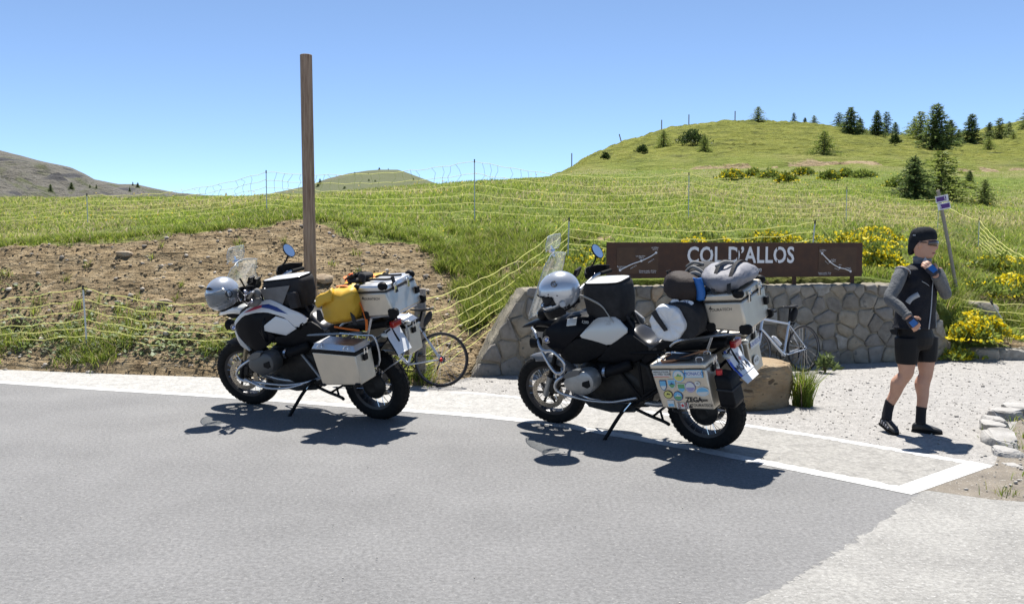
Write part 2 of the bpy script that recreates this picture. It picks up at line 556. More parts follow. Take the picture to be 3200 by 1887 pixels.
def survey(t, Y):
    """Terrain height without small bumps, at bearing t = x/y and distance Y (arrays)."""
    t = np.clip(t, ST[0], ST[-1])
    Zs = np.array([np.interp(Y, [q[0] for q in s[1]], [q[1] for q in s[1]]) for s in SURV])   # (ncol, n)
    i = np.clip(np.searchsorted(ST, t) - 1, 0, len(ST) - 2)
    w = (t - ST[i]) / (ST[i + 1] - ST[i])
    w = w * w * (3 - 2 * w) * .5 + w * .5
    k = np.arange(len(t))
    return Zs[i, k] * (1 - w) + Zs[i + 1, k] * w


BASE_T = np.array([-.95, -.615, -.371, -.2535, -.097, -.048, -.03])
BASE_Y = np.array([12.3, 10.75, 10.15, 9.8, 9.45, 10.2, 10.4])
W_A, W_B = Vector((-.52, 10.22)), Vector((6.30, 11.78))           # foot of the wall's front face
W_D = (W_B - W_A).normalized(); W_N = Vector((W_D.y, -W_D.x))      # W_N points to the road


def wall_front(X):
    return W_A.y + (X - W_A.x) * (W_B.y - W_A.y) / (W_B.x - W_A.x)


def terrain_z(X, Y, detail=True):
    X = np.asarray(X, float); Y = np.asarray(Y, float)
    shp = X.shape; X = X.ravel(); Y = Y.ravel()
    t = X / Y
    z = .34 * survey(t, Y) + .33 * survey(t - .012, Y) + .33 * survey(t + .012, Y)
    # in front of the wall and of the bank foot the hillside goes below the forecourt
    wf = wall_front(X)
    inw = (X > -.45) & (X < 6.2)
    front = np.where(inw, wf + .20, np.interp(t, BASE_T, BASE_Y))
    front = np.where(X >= 6.2, 11.92 + .05 * (X - 6.2), front)
    f = np.clip((Y - front) / .12, -3, 1)
    z = np.where(f < 1, np.where(f < 0, f * .08, z * np.clip(f, 0, 1) - .04 * (1 - f)), z)
    if detail:
        near = np.clip((Y - front) / .8, 0, 1)
        amp = np.interp(Y, [10, 14, 20, 60, 110, 200], [.10, .10, .10, .22, .5, .8]) * near
        z = z + (fbm(X * 1.1, Y * 1.1, 5) - .5) * amp * 1.1
        d = dirt_mask(X, Y)
        z = z + d * near * ((fbm(X * 5 + 31, Y * 5, 4) - .5) * .11 + (fbm(X * 14, Y * 14 + 9, 3) - .5) * .055)
        # little terraces trodden into the knoll
        kn = np.clip((Y - 60) / 8, 0, 1) * np.clip((175 - Y) / 30, 0, 1)
        zz = z * 1.25 + fbm(X * .13, Y * .13, 4) * 3.2
        z = z + kn * (zz - np.floor(zz) - .5) * .30 * (fbm(X * .4, Y * .4 + 50, 4) > .44)
        # bare cut below the knoll
        cut = np.exp(-((Y - 62 - 6 * (fbm(X * .12, Y * 0 + 3, 3) - .5)) / 1.8) ** 2) * (t > .15)
        z = z - cut * .55 * (fbm(X * .35, Y * .3, 3) > .38)
    return z.reshape(shp)


def dirt_mask(X, Y):
    """1 on bare earth, 0 on turf."""
    X = np.asarray(X, float); Y = np.asarray(Y, float)
    t = X / Y
    lip = np.interp(t, [-.95, -.615, -.5, -.371, -.30, -.2535, -.20, -.15, -.097, -.06, -.02], [13.6, 13.3, 13.3, 13.55, 13.95, 14.15, 13.8, 13.85, 13.75, 13.0, 11.0])
    lip = lip + (fbm(X * 1.7, Y * 1.7 + 40, 4) - .5) * .8
    m = np.clip((lip - Y) / .12, 0, 1) * np.clip((-.004 - t) / .03, 0, 1)
    # earth showing between the tufts on the slope beside and behind the wall
    g = fbm(X * 1.35 + 7, Y * 1.35, 4)
    s = np.clip((g - .60) / .05, 0, 1) * np.clip((16.0 - Y) / 2, 0, 1) * (t > -.06)
    s2 = np.clip((fbm(X * .9 + 3, Y * .9 + 60, 4) - .60) / .06, 0, 1) * (t > .5) * np.clip((18 - Y) / 2, 0, 1)
    return np.clip(np.maximum(np.maximum(m, s), s2), 0, 1)


def tz(x, y):
    return float(terrain_z(np.array([x]), np.array([y]))[0])


tt = np.concatenate([np.linspace(-.95, -.66, 24, endpoint=False), np.linspace(-.66, .68, 420, endpoint=False), np.linspace(.68, .95, 24)])
YY = np.concatenate([np.linspace(9.0, 14.5, 130, endpoint=False), np.linspace(14.5, 24, 90, endpoint=False), np.linspace(24, 56, 90, endpoint=False), np.linspace(56, 120, 190, endpoint=False), np.linspace(120, 190, 50)])
TT, YG = np.meshgrid(tt, YY)
XG = TT * YG
ZG = terrain_z(XG, YG)
nr, nc = XG.shape
idx = np.arange(nr * nc).reshape(nr, nc)
quads = np.stack([idx[:-1, :-1], idx[:-1, 1:], idx[1:, 1:], idx[1:, :-1]], -1).reshape(-1, 4)
hill = nmesh('hillside', np.stack([XG, YG, ZG], -1).reshape(-1, 3), quads, True)
# colour of the ground itself: bare earth, lush turf, dry straw-coloured turf
dm = dirt_mask(XG, YG).ravel()
dry = np.clip((fbm(XG * .22 + 9, YG * .22, 4) - .42) / .22, 0, 1).ravel()
cut_m = (np.exp(-((YG - 62 - 6 * (fbm(XG * .12, YG * 0 + 3, 3) - .5)) / 2.6) ** 2) * (TT > .14) * np.clip((fbm(XG * .3, YG * .3, 4) - .40) / .1, 0, 1)).ravel()
cols = np.stack([np.maximum(dm, .9 * cut_m), dry, np.clip((YG.ravel() - 50) / 25, 0, 1)], -1)
colattr(hill, cols, 'cover')


def hill_material():
    m = bpy.data.materials.new('hillside_turf'); m.use_nodes = True
    nt = m.node_tree; b = nt.nodes['Principled BSDF']; b.inputs['Roughness'].default_value = .95
    b.inputs['Specular IOR Level'].default_value = .15
    at_ = node(nt, 'ShaderNodeAttribute'); at_.attribute_name = 'cover'
    sp = node(nt, 'ShaderNodeSeparateColor'); nt.links.new(at_.outputs[0], sp.inputs[0])
    tc = node(nt, 'ShaderNodeTexCoord')

    def noise(scale, det=6, stretch=None):
        n = node(nt, 'ShaderNodeTexNoise'); nset(n, Scale=scale, Detail=det, Roughness=.62)
        if stretch:
            mp = node(nt, 'ShaderNodeMapping'); mp.inputs['Scale'].default_value = stretch
            nt.links.new(tc.outputs['Object'], mp.inputs[0]); nt.links.new(mp.outputs[0], n.inputs['Vector'])
        else:
            nt.links.new(tc.outputs['Object'], n.inputs['Vector'])
        return n.outputs[0]

    def ramp(src, stops):
        rp = node(nt, 'ShaderNodeValToRGB')
        el = rp.color_ramp.elements
        while len(el) < len(stops): el.new(.5)
        for e, (p, c) in zip(el, stops):
            e.position = p; e.color = c4(c)
        nt.links.new(src, rp.inputs[0]); return rp.outputs[0]

    def mix(f, a, bb, blend='MIX'):
        mx = node(nt, 'ShaderNodeMix', data_type='RGBA', blend_type=blend)
        if isinstance(f, float): mx.inputs[0].default_value = f
        else: nt.links.new(f, mx.inputs[0])
        nt.links.new(a, mx.inputs[6]); nt.links.new(bb, mx.inputs[7]); return mx.outputs[2]
    green = ramp(noise(2.2, 9), [(.32, (.10, .15, .024)), (.5, (.155, .205, .036)), (.68, (.22, .25, .062))])
    dryc = ramp(noise(3.1, 9), [(.32, (.165, .19, .05)), (.52, (.235, .235, .085)), (.7, (.31, .28, .155))])
    turf = mix(sp.outputs[1], green, dryc)
    far = ramp(noise(.35, 10, (1, 1, 5)), [(.30, (.045, .052, .011)), (.41, (.125, .14, .022)), (.56, (.18, .193, .030)), (.72, (.225, .21, .06))])
    turf = mix(sp.outputs[2], turf, far)
    earth = ramp(noise(4.5, 10), [(.28, (.14, .098, .056)), (.43, (.285, .212, .122)), (.58, (.37, .285, .172)), (.72, (.47, .385, .255))])
    stones = node(nt, 'ShaderNodeTexVoronoi'); nset(stones, Scale=16.0)
    nt.links.new(tc.outputs['Object'], stones.inputs['Vector'])
    sr = ramp(stones.outputs['Distance'], [(.10, (1, 1, 1)), (.22, (0, 0, 0))])
    pale = node(nt, 'ShaderNodeRGB'); pale.outputs[0].default_value = c4((.34, .30, .25))
    stf = node(nt, 'ShaderNodeMath', operation='MULTIPLY'); nt.links.new(sr, stf.inputs[0]); nt.links.new(ramp(noise(9, 2), [(.52, (0, 0, 0)), (.58, (1, 1, 1))]), stf.inputs[1])
    earth = mix(stf.outputs[0], earth, pale.outputs[0])
    # ragged boundary of turf and earth
    ma = node(nt, 'ShaderNodeMath', operation='MULTIPLY_ADD'); nt.links.new(noise(6, 6), ma.inputs[0]); ma.inputs[1].default_value = .9; ma.inputs[2].default_value = -.45
    ad = node(nt, 'ShaderNodeMath', operation='ADD'); nt.links.new(sp.outputs[0], ad.inputs[0]); nt.links.new(ma.outputs[0], ad.inputs[1])
    fac = ramp(ad.outputs[0], [(.40, (0, 0, 0)), (.56, (1, 1, 1))])
    nt.links.new(mix(fac, turf, earth), b.inputs['Base Color'])
    bp = node(nt, 'ShaderNodeBump'); nset(bp, Strength=.9, Distance=.06)
    nt.links.new(noise(9, 9), bp.inputs['Height'])
    bp2 = node(nt, 'ShaderNodeBump'); nset(bp2, Strength=1.0, Distance=.7)
    nt.links.new(noise(1.1, 8, (1, 1, 5)), bp2.inputs['Height']); nt.links.new(bp.outputs[0], bp2.inputs['Normal'])
    nt.links.new(bp2.outputs[0], b.inputs['Normal'])
    return m


M_HILL = hill_material()
tag(link('hillside', hill, M_HILL), kind='structure')

# ------------------------------------------------------------------ far mountains
def range_mesh(name, line, Ynear, Ycrest, Yfar, foot_vy, mat, amp, seed, nx=220, ny=70):
    """A mountain side: crest along the sight lines given, falling to a foot towards us and away behind."""
    vx = np.linspace(line[0][0], line[-1][0], nx)
    cr = np.interp(vx, [p[0] for p in line], [p[1] for p in line])
    t = (vx * 1.2714 - 1600) / fP
    zc = np.array([zat(c, Ycrest) for c in cr]); zf = np.array([zat(foot_vy, Ynear)] * nx)
    rows = []
    for k in range(ny):
        u = k / (ny - 1)
        if u < .72:
            s = u / .72
            Yk = Ynear + (Ycrest - Ynear) * s; zk = zf + (zc - zf) * (s ** .9)
            xk = t * Yk
            rough = math.sin(math.pi * s) ** .5 * (1 - s ** 8)
        else:
            s = (u - .72) / .28
            Yk = Ycrest + (Yfar - Ycrest) * s; zk = zc - (zc - zf) * s; xk = t * Ycrest * (1 + .2 * s); rough = .3 * min(1, s * 4)
        yk = np.full(nx, Yk)
        r1 = np.abs(fbm(xk * .012 + seed, yk * .012, 5) - .5) * 2
        gl = np.abs(fbm(xk * .03 + seed, yk * .006 + 8, 4) - .5) * 2
        lim = np.clip((zc - zf) / 60, 0, 1)                      # low parts of the range stay smooth
        zk = zk - lim * rough * amp * (.55 - r1) * .8 - lim * rough * amp * .6 * (.3 - gl)
        rows.append(np.stack([xk, yk, zk], -1))
    V = np.concatenate(rows)
    ii = np.arange(nx * ny).reshape(ny, nx)
    q = np.stack([ii[:-1, :-1], ii[:-1, 1:], ii[1:, 1:], ii[1:, :-1]], -1).reshape(-1, 4)
    return tag(link(name, nmesh(name, V, q, True), mat), kind='structure')


M_SCREE = pbr('scree_slope', (.132, .124, .104), .95, col2=(.085, .095, .040), scale=.02, detail=13, ramp=(.53, .63), bump=1.0, bscale=.12, bdist=9.0, speck=((.05, .05, .054), .028, .615), stretch=(1, 1, 2.4))
M_RIDGE = pbr('grassy_slope', (.075, .085, .030), .95, col2=(.11, .098, .068), scale=.012, detail=12, ramp=(.48, .62), bump=.8, bscale=.12, bdist=2.0)
range_mesh('mountain', [(-900, 240), (-420, 300), (-150, 335), (0, 366), (60, 380), (100, 392), (185, 411), (215, 425), (240, 440), (300, 452), (340, 452), (380, 461), (440, 473), (520, 480), (600, 490), (700, 505)], 420, 820, 1050, 520, M_SCREE, 44, 3)
range_mesh('hill', [(430, 488), (520, 480), (600, 482), (655, 478), (700, 469), (760, 456), (810, 438), (860, 426), (905, 419), (935, 416.5), (980, 416.5), (1003, 424), (1040, 438), (1075, 451), (1130, 466), (1250, 490)], 260, 480, 640, 515, M_RIDGE, 9, 11)

# ------------------------------------------------------------------ stone wall
M_MORTAR = pbr('wall_mortar', (.19, .168, .128), .95, col2=(.255, .23, .182), scale=5, detail=9, ramp=(.35, .65), bump=1.0, bscale=30, bdist=.015)
STONE_COLS = [((.19, .168, .135), (.28, .255, .212)), ((.165, .15, .13), (.25, .232, .205)), ((.215, .18, .13), (.31, .27, .205)), ((.28, .19, .115), (.36, .285, .195)), ((.14, .125, .103), (.22, .20, .168)), ((.21, .193, .165), (.34, .32, .28))]
M_STONES = [pbr('wall_stone_%d' % i, a, .9, col2=b, scale=7 + i, detail=10, ramp=(.34, .66), bump=.9, bscale=26, bdist=.012, speck=((.12, .115, .10), 11, .68)) for i, (a, b) in enumerate(STONE_COLS)]
WL = (W_B - W_A).length
WH = 1.085
WT = .46
WALL_POLY = [(0, 0), (WL, 0), (WL - .10, .30), (WL - .36, .80), (WL - .66, WH), (.70, WH), (.52, .80)]


def wp(s, h, d=0.0):
    """Point of the wall: s along its foot, h up, d behind the front face."""
    p = W_A + W_D * s - W_N * d
    return (p.x, p.y, h)


wall = thing('stone_wall', 'low grey rubble stone wall with sloping ends under the name sign', 'wall')


def wall_edge(s):
    """Height of the wall's upper outline at s."""
    return float(np.interp(s, [0, .52, .70, WL - .66, WL - .36, WL - .10, WL], [0, .80, WH, WH, .80, .30, 0]))


mb = MB()
ns = 150
rw = random.Random(5)
rings = []
for i in range(ns + 1):
    s = WL * i / ns
    e = max(.02, wall_edge(s) + rw.uniform(-.012, .012))
    j = rw.uniform(-.012, .012)
    rings.append([wp(s, -.05, 0), wp(s, e * .5, .004), wp(s, e - .025, .006 + j * .4), wp(s, e + j, .04), wp(s, e + .012 + rw.uniform(-.012, .012), WT * .5), wp(s, e + j, WT), wp(s, -.05, WT)])
mb.loft(rings)
mb.build('wall_core', M_MORTAR, wall, smooth=False)


def clip_poly(poly, nx, ny, c):
    """Keep the side nx*x+ny*y <= c."""
    out = []
    n = len(poly)
    for i in range(n):
        p, q = poly[i], poly[(i + 1) % n]
        dp = nx * p[0] + ny * p[1] - c; dq = nx * q[0] + ny * q[1] - c
        if dp <= 0: out.append(p)
        if dp * dq < 0:
            u = dp / (dp - dq); out.append((p[0] + (q[0] - p[0]) * u, p[1] + (q[1] - p[1]) * u))
    return out


def chaikin(poly, k=.22):
    out = []
    n = len(poly)
    for i in range(n):
        p, q = poly[i], poly[(i + 1) % n]
        out.append((p[0] + (q[0] - p[0]) * k, p[1] + (q[1] - p[1]) * k)); out.append((p[0] + (q[0] - p[0]) * (1 - k), p[1] + (q[1] - p[1]) * (1 - k)))
    return out


rs_ = random.Random(21)
sites = []
row_h = [.10, .29, .48, .67, .85, 1.02]
for ri, h in enumerate(row_h):
    s = rs_.uniform(.05, .2)
    while s < WL:
        w = rs_.choice((.16, .20, .25, .30, .38)) * rs_.uniform(.85, 1.15)
        if rs_.random() > .12 or ri in (0, 5): sites.append((s + w / 2, h + rs_.uniform(-.075, .075)))
        s += w
cells = []
for i, (sx, sy) in enumerate(sites):
    poly = [tuple(p) for p in WALL_POLY]
    for j, (tx, ty) in enumerate(sites):
        if i == j or abs(tx - sx) > .9: continue
        dx, dy = tx - sx, ty - sy; L = math.hypot(dx, dy)
        c = (tx * tx + ty * ty - sx * sx - sy * sy) / 2 / L - rs_.uniform(.005, .017)
        poly = clip_poly(poly, dx / L, dy / L, c)
        if len(poly) < 3: break
    if len(poly) >= 3: cells.append(poly)
for ci, poly in enumerate(cells):
    a = sum(poly[k][0] * poly[(k + 1) % len(poly)][1] - poly[(k + 1) % len(poly)][0] * poly[k][1] for k in range(len(poly))) / 2
    if abs(a) < .008: continue
    if a < 0: poly = poly[::-1]
    pts = chaikin(poly, rs_.uniform(.08, .17))
    pts = [(p[0] + rs_.uniform(-.016, .016), p[1] + rs_.uniform(-.016, .016)) for p in pts]
    cx = sum(p[0] for p in pts) / len(pts); cy = sum(p[1] for p in pts) / len(pts)
    pr = rs_.uniform(.008, .032)
    tx, ty = rs_.uniform(-.10, .10), rs_.uniform(-.10, .10)
    mb = MB()
    ringsw = []
    for f, d in ((1.0, -.012), (1.0, -.35), (.92, -.85), (.6, -1.15)):
        dd = -.012 if d == -.012 else None
        ring = []
        for p in pts:
            x = cx + (p[0] - cx) * f; y = cy + (p[1] - cy) * f
            depth = .02 if dd is not None else d * pr + (x - cx) * tx + (y - cy) * ty + rs_.uniform(-.006, .006)
            ring.append(wp(x, max(y, .004), depth))
        ringsw.append(ring)
    mb.loft(ringsw)
    mat = M_STONES[rs_.choices(range(6), (5, 4, 3, .9, 3, 2))[0]]
    if 1.1 < cx < 1.5 and .3 < cy < .65: mat = M_STONES[3]
    mb.build('stone', mat, wall, smooth=True, angle=50)

# ------------------------------------------------------------------ weathering-steel name sign on the wall
M_RUST = pbr('weathering_steel', (.085, .042, .024), .75, col2=(.058, .032, .022), scale=9, detail=10, ramp=(.32, .68), bump=.25, bscale=60, bdist=.003, metal=.15)
M_RUST2 = pbr('weathering_steel_plate', (.098, .055, .03), .7, col2=(.062, .036, .023), scale=6, detail=10, ramp=(.32, .68), bump=.2, bscale=60, bdist=.003, metal=.15)
M_LETTER = pbr('pale_letters', (.70, .70, .70), .6)
SG_L = Vector((1.22, 10.774, 0)); SG_R = Vector((4.88, 11.61, 0))
sg_x = (SG_R - SG_L).normalized(); SGW = (SG_R - SG_L).length
SG_T, SG_B = 1.665, 1.195
sg_n = Vector((sg_x.y, -sg_x.x, 0))
sign = thing('name_sign', 'long rusty steel sign with pale stencil letters standing on the stone wall', 'sign')


def sp_(s, h, d=0.0):
    return SG_L + sg_x * s + Vector((0, 0, h)) + sg_n * d


Ms = frame(sp_(SGW / 2, (SG_T + SG_B) / 2), sg_x, (0, 0, 1))
MB().box((0, 0, 0), (SGW, SG_T - SG_B, .012)).xf(Ms).build('panel', M_RUST, sign, bevel=.002)
for s in (.32, 1.25, 2.72, 3.62):
    MB().box((0, 0, 0), (.05, .30, .03)).xf(frame(sp_(s, SG_B - .07, -.024), sg_x, (0, 0, 1))).build('post', M_RUST, sign)


def on_sign(s, h, d=.0068):
    return frame(sp_(s, h, d), sg_x, (0, 0, 1))


def sfrac(vx):
    t = (vx * 1.2714 - 1600) / fP
    # where the bearing meets the sign
    k = (t * SG_L.y - SG_L.x) / (sg_x.x - t * sg_x.y)
    return k


for s0, s1 in ((sfrac(1515), sfrac(1617)), (sfrac(2010), sfrac(2103))):
    MB().box((0, 0, 0), (s1 - s0, .345, .004)).xf(on_sign((s0 + s1) / 2, (SG_T + SG_B) / 2 - .0, .008)).build('route_plate', M_RUST2, sign, bevel=.001)
hc = 1.486
me = text_mesh("COL D\u2019ALLOS", .305, extrude=.0012, bold=.0065, spacing=1.04)
bx = [v.co.x for v in me.vertices]
want = sfrac(1950) - sfrac(1688)
me.transform(Matrix.Scale(want / (max(bx) - min(bx)), 4, (1, 0, 0)))
me.transform(on_sign((sfrac(1688) + sfrac(1950)) / 2, hc))
letters = link('lettering', me, M_LETTER, sign)
# stencil bridges across the round letters
for vx, h0, h1 in ((1745, 1.36, 1.43), (1745, 1.565, 1.63), (1812, 1.36, 1.63), (1909, 1.36, 1.43), (1909, 1.565, 1.63), (1858, 1.36, 1.43)):
    MB().box((0, 0, 0), (.020, h1 - h0, .0016)).xf(on_sign(sfrac(vx), (h0 + h1) / 2, .0085)).build('stencil_bridge', M_RUST, sign)
lettering('2247 m', .098, M_LETTER, on_sign(sfrac(1846), 1.30), sign, shear=.2, extrude=.0008)


def profile(pts, parent):
    P = [sp_(sfrac(x), zat(y, sp_(sfrac(x), 0).y), .0125) for x, y in pts]
    MB().tube(catmull(P, 5), .0075, 6).build('route_line', M_LETTER, parent, smooth=True)
    for i in ((0, 2, 4) if len(pts) == 5 else (0, 1, 3, 5)):
        MB().lathe([(0, .003), (.016, .003), (.016, -.003)], 14).xf(frame(P[i], sg_x, (0, 0, 1))).build('route_stop', M_LETTER, parent)
    return P


P1 = profile([(1523, 664), (1550, 650), (1575, 641), (1598, 630), (1611, 621)], sign)
P2 = profile([(2018, 623), (2038, 643), (2050, 652), (2062, 658), (2075, 661), (2089, 667)], sign)
for txt, vx, vy, sz, rot in (('Barcelonnette', 1528, 655, .019, 0), ('1140 m', 1524, 659.5, .017, 0), ('Les Agneliers', 1573, 629.5, .019, 0), ('1628 m', 1575, 634, .019, 0), ("col d'Allos", 1608, 608.5, .019, 0), ('2247 m', 1609, 613, .019, 0),
                             ('Distance totale : 20,2 km', 1591, 665.5, .019, 0), ('Pente moyenne : 5,25 %', 1591, 669.5, .019, 0), ('pente 5,4 %', 1556, 656, .016, .45), ('pente 6,1 %', 1599, 641, .016, .5),
                             ("col d'Allos", 2020, 615, .019, 0), ('2247 m', 2018, 619, .017, 0), ('La Foux', 2047, 638, .019, 0), ('1800 m', 2047, 642.5, .017, 0), ('Allos', 2063, 651, .017, 0), ('Colmars', 2083, 658.5, .019, 0), ('1250 m', 2086, 662, .017, 0),
                             ('Distance totale : 22 km', 2026, 670.5, .017, 0), ('Pente moyenne : 4 %', 2026, 674, .017, 0), ('pente 7 %', 2030, 645, .014, -.75), ('pente 4 %', 2055, 661, .014, -.4)):
    s = sfrac(vx); base = on_sign(s, zat(vy, sp_(s, 0).y), .0112)
    lettering(txt, sz * 1.25, M_LETTER, base @ Matrix.Rotation(rot, 4, 'Z'), sign, extrude=.0003)

# ------------------------------------------------------------------ pole, short post, trail marker
M_POLE = pbr('weathered_pole', (.20, .125, .078), .85, col2=(.38, .27, .19), scale=7, detail=10, ramp=(.36, .62), bump=1.0, bscale=30, bdist=.006, stretch=(6, 6, .35))
M_GREYWOOD = pbr('grey_wood', (.25, .215, .18), .9, col2=(.34, .305, .27), scale=6, detail=8, ramp=(.3, .7), bump=.6, bscale=30, bdist=.006, stretch=(6, 6, .5))


def wood_pole(name, label, x, y, z0, z1, r, mat, cat='pole', lean=0.0, n=20):
    mb = MB(); rr = random.Random(int(abs(x * 100)))
    rings = []
    for k in range(13):
        u = k / 12; z = z0 + (z1 - z0) * u
        rings.append([(r * (1 - .05 * u) * math.cos(a) * (1 + .012 * math.sin(3 * a + u * 3)), r * (1 - .05 * u) * math.sin(a), z - z0) for a in [2 * math.pi * i / n for i in range(n)]])
    mb.loft(rings)
    o = mb.build(name, mat, None, smooth=True, bevel=.006)
    o.location = (x, y, z0); o.rotation_euler = (0, lean, 0)
    return tag(o, label, cat)


yp = 11.25; xp = -.2424 * yp
wood_pole('wooden_pole', 'tall bare round wooden pole rising against the sky behind the white motorcycle', xp, yp, tz(xp, yp) - .1, 4.15, .083, M_POLE, lean=-.003)
pt = thing('wooden_post', 'short square grey wooden post that the racing bicycle leans against', 'post', (-1.075, 9.72, 0))
MB().box((0, 0, .56), (.125, .11, 1.12)).build('shaft', M_GREYWOOD, pt, bevel=.006)
MB().tube([(-.07, -.06, .9), (.07, -.06, .9), (.07, .06, .9), (-.07, .06, .9)], .004, 5, closed=True).build('fence_wire_loop', pbr('wire', (.3, .3, .3), .4, .9), pt)

mk = thing('trail_marker', 'leaning wooden stake with two small purple and white trail plates', 'trail sign')
ym = 13.4
b0 = Vector((.5385 * ym, ym, tz(.5385 * ym, ym) - .1)); t0 = Vector((.5085 * (ym - .1), ym - .1, zat(468, ym - .1)))
MB().tube([b0, b0.lerp(t0, .5) + Vector((.01, 0, 0)), t0], .027, 10).build('stake', M_GREYWOOD, mk, smooth=True, angle=40)
M_PURPLE = pbr('purple_plate', (.075, .022, .19), .45); M_WHITEP = pbr('white_plate', (.68, .68, .72), .5)
ax = (t0 - b0).normalized(); side = Vector((.97, 0, .20)).normalized()
for i, f in enumerate((.925, .862)):
    c = b0.lerp(t0, f) + Vector((.018 + .012 * i, -.04, 0))
    Mp = frame(c, side, ax)
    p = MB().box((0, 0, 0), (.205, .105, .006)).xf(Mp).build('plate', M_WHITEP, mk, bevel=.001)
    MB().box(((-.012 if i == 0 else .012), 0, .0045), (.155, .07, .002)).xf(Mp).build('plate_field', M_PURPLE, p)
    fx = .045 if i == 0 else -.055
    MB().tube([(fx, .028, .0062), (fx - .008, .01, .0062), (fx + .004, -.008, .0062), (fx - .006, -.026, .0062)], .006, 5).xf(Mp).build('symbol', M_WHITEP, p)

# ------------------------------------------------------------------ netting fences
M_NET = pbr('yellow_twine', (.72, .70, .22), .7)
M_FPOST = pbr('fence_post_plastic', (.55, .57, .56), .5)
M_BLACK = pbr('black_plastic', (.012, .012, .013), .45)


def net_fence(name, label, posts, r, seed, strands=(.05, .18, .32, .46, .62, .80, 1.0), step=.18, post_r=.011):
    """posts: (x, y, base z, top z, lean x, lean y, visible)."""
    fr = random.Random(seed)
    root = thing(name, label, 'fence')
    P = []
    for (x, y, zb, zt, lx, ly, vis) in posts:
        b = Vector((x - lx, y - ly, zb)); t = Vector((x, y, zt))
        P.append((b, t))
        if vis:
            po = MB().tube([b + Vector((0, 0, -.1)), t], post_r, 7).build('post', M_FPOST, root, smooth=True, angle=40)
            MB().tube([t - (t - b) * .03, t + (t - b).normalized() * .035], post_r * 1.25, 7).build('post_cap', M_BLACK, po)
    for (a, b), (c, d) in zip(P[:-1], P[1:]):
        mb = MB(); L = (d - b).length; n = max(6, int(L / .16))
        sag = min(.16, .035 * L) + fr.uniform(0, .03)
        lines = []
        for si, f in enumerate(strands):
            pts = []; ph = fr.uniform(0, 6)
            for k in range(n + 1):
                u = k / n
                p = (a.lerp(b, f)).lerp(c.lerp(d, f), u)
                p = p + Vector((0, 0, -sag * 4 * u * (1 - u) * (.55 + .45 * f) + .012 * math.sin(k * 1.9 + ph) + fr.uniform(-.006, .006)))
                pts.append(p)
            lines.append(pts)
            mb.tube(pts, r, 4, cap=False)
        m = max(3, int(L / step))
        for k in range(1, m):
            u = k / m; i = int(u * n); q = []
            for li, pts in enumerate(lines):
                j = min(n, max(0, i + (fr.choice((-1, 0, 0, 1)) if n > 12 else 0)))
                q.append(pts[i] if li in (0,) else pts[i].lerp(pts[j], .35))
                if li < len(lines) - 1:
                    mid = (pts[i] + lines[li + 1][i]) / 2 + Vector(((1 if li % 2 else -1) * .02 + fr.uniform(-.02, .02), fr.uniform(-.01, .01), 0))
                    q.append(mid)
            mb.tube(q, r * .8, 3, cap=False)
        mb.build('net', M_NET, root)
    return root


def post_at(vx, vy_top, Y, lean=(0, 0), h=None, vis=True):
    t = (vx * 1.2714 - 1600) / fP
    x = t * Y; zb = tz(x, Y); zt = zat(vy_top, Y)
    if h: zt = zb + h
    return (x, Y, zb, zt, lean[0], lean[1], vis)


front_l = [post_at(-420, 725, 11.9), post_at(203, 708, 11.05, (-.03, 0)), post_at(640, 738, 10.45), (-1.075, 9.66, .12, .99, 0, 0, False)]
net_fence('netting_fence', 'yellow netting fence along the foot of the bare earth bank', front_l, .0045, 1)
t1398 = post_at(1398, 541, 12.3, (.02, 0)); t2000 = post_at(2000, 547, 12.7, (.06, 0))
stake = (.578 * 12.5, 12.5, .10, zat(745, 12.5), -.46, .1, True)
pr_ = (.80 * 12.6, 12.6, .2, .95, 0, 0, False)
net_fence('netting_fence', 'yellow netting fence that climbs the slope and runs on behind the rusty sign', [(-1.01, 9.66, .05, .99, 0, 0, False), t1398, t2000], .0045, 2)
net_fence('netting_fence', 'sagging yellow netting that drops from behind the sign to the flowers at right', [(t2000[0] + .01, t2000[1], t2000[2], t2000[3], .06, 0, False), (5.55, 12.75, .62, 1.22, 0, 0, False), stake, pr_], .0045, 3)
net_fence('netting_fence', 'long yellow netting fence across the meadow crest in the background', [post_at(-260, 520, 18.5), post_at(220, 480, 17.5), post_at(659, 423, 17.0), post_at(1167, 396, 17.0), post_at(1690, 428, 18.5), post_at(2076, 463, 20.5), post_at(2301, 490, 21.5), post_at(2402, 541, 19.5), post_at(2545, 640, 16.0)], .0052, 4, step=.20, post_r=.010)

# ------------------------------------------------------------------ boulder, kerbs, loose rocks
M_BOULDER = pbr('boulder_sandstone', (.26, .185, .105), .92, col2=(.38, .295, .19), scale=3.2, detail=10, ramp=(.34, .64), bump=1.0, bscale=11, bdist=.06, speck=((.11, .08, .05), 6.5, .62), stretch=(1, 1, 2.2))
M_KERB = pbr('kerb_limestone', (.36, .35, .335), .92, col2=(.25, .24, .225), scale=5, detail=10, ramp=(.4, .68), bump=1.0, bscale=18, bdist=.02, speck=((.22, .20, .19), 9, .70))
M_ROCK = pbr('bank_rock', (.27, .20, .13), .92, col2=(.37, .30, .21), scale=6, detail=9, ramp=(.35, .65), bump=.9, bscale=24, bdist=.015)


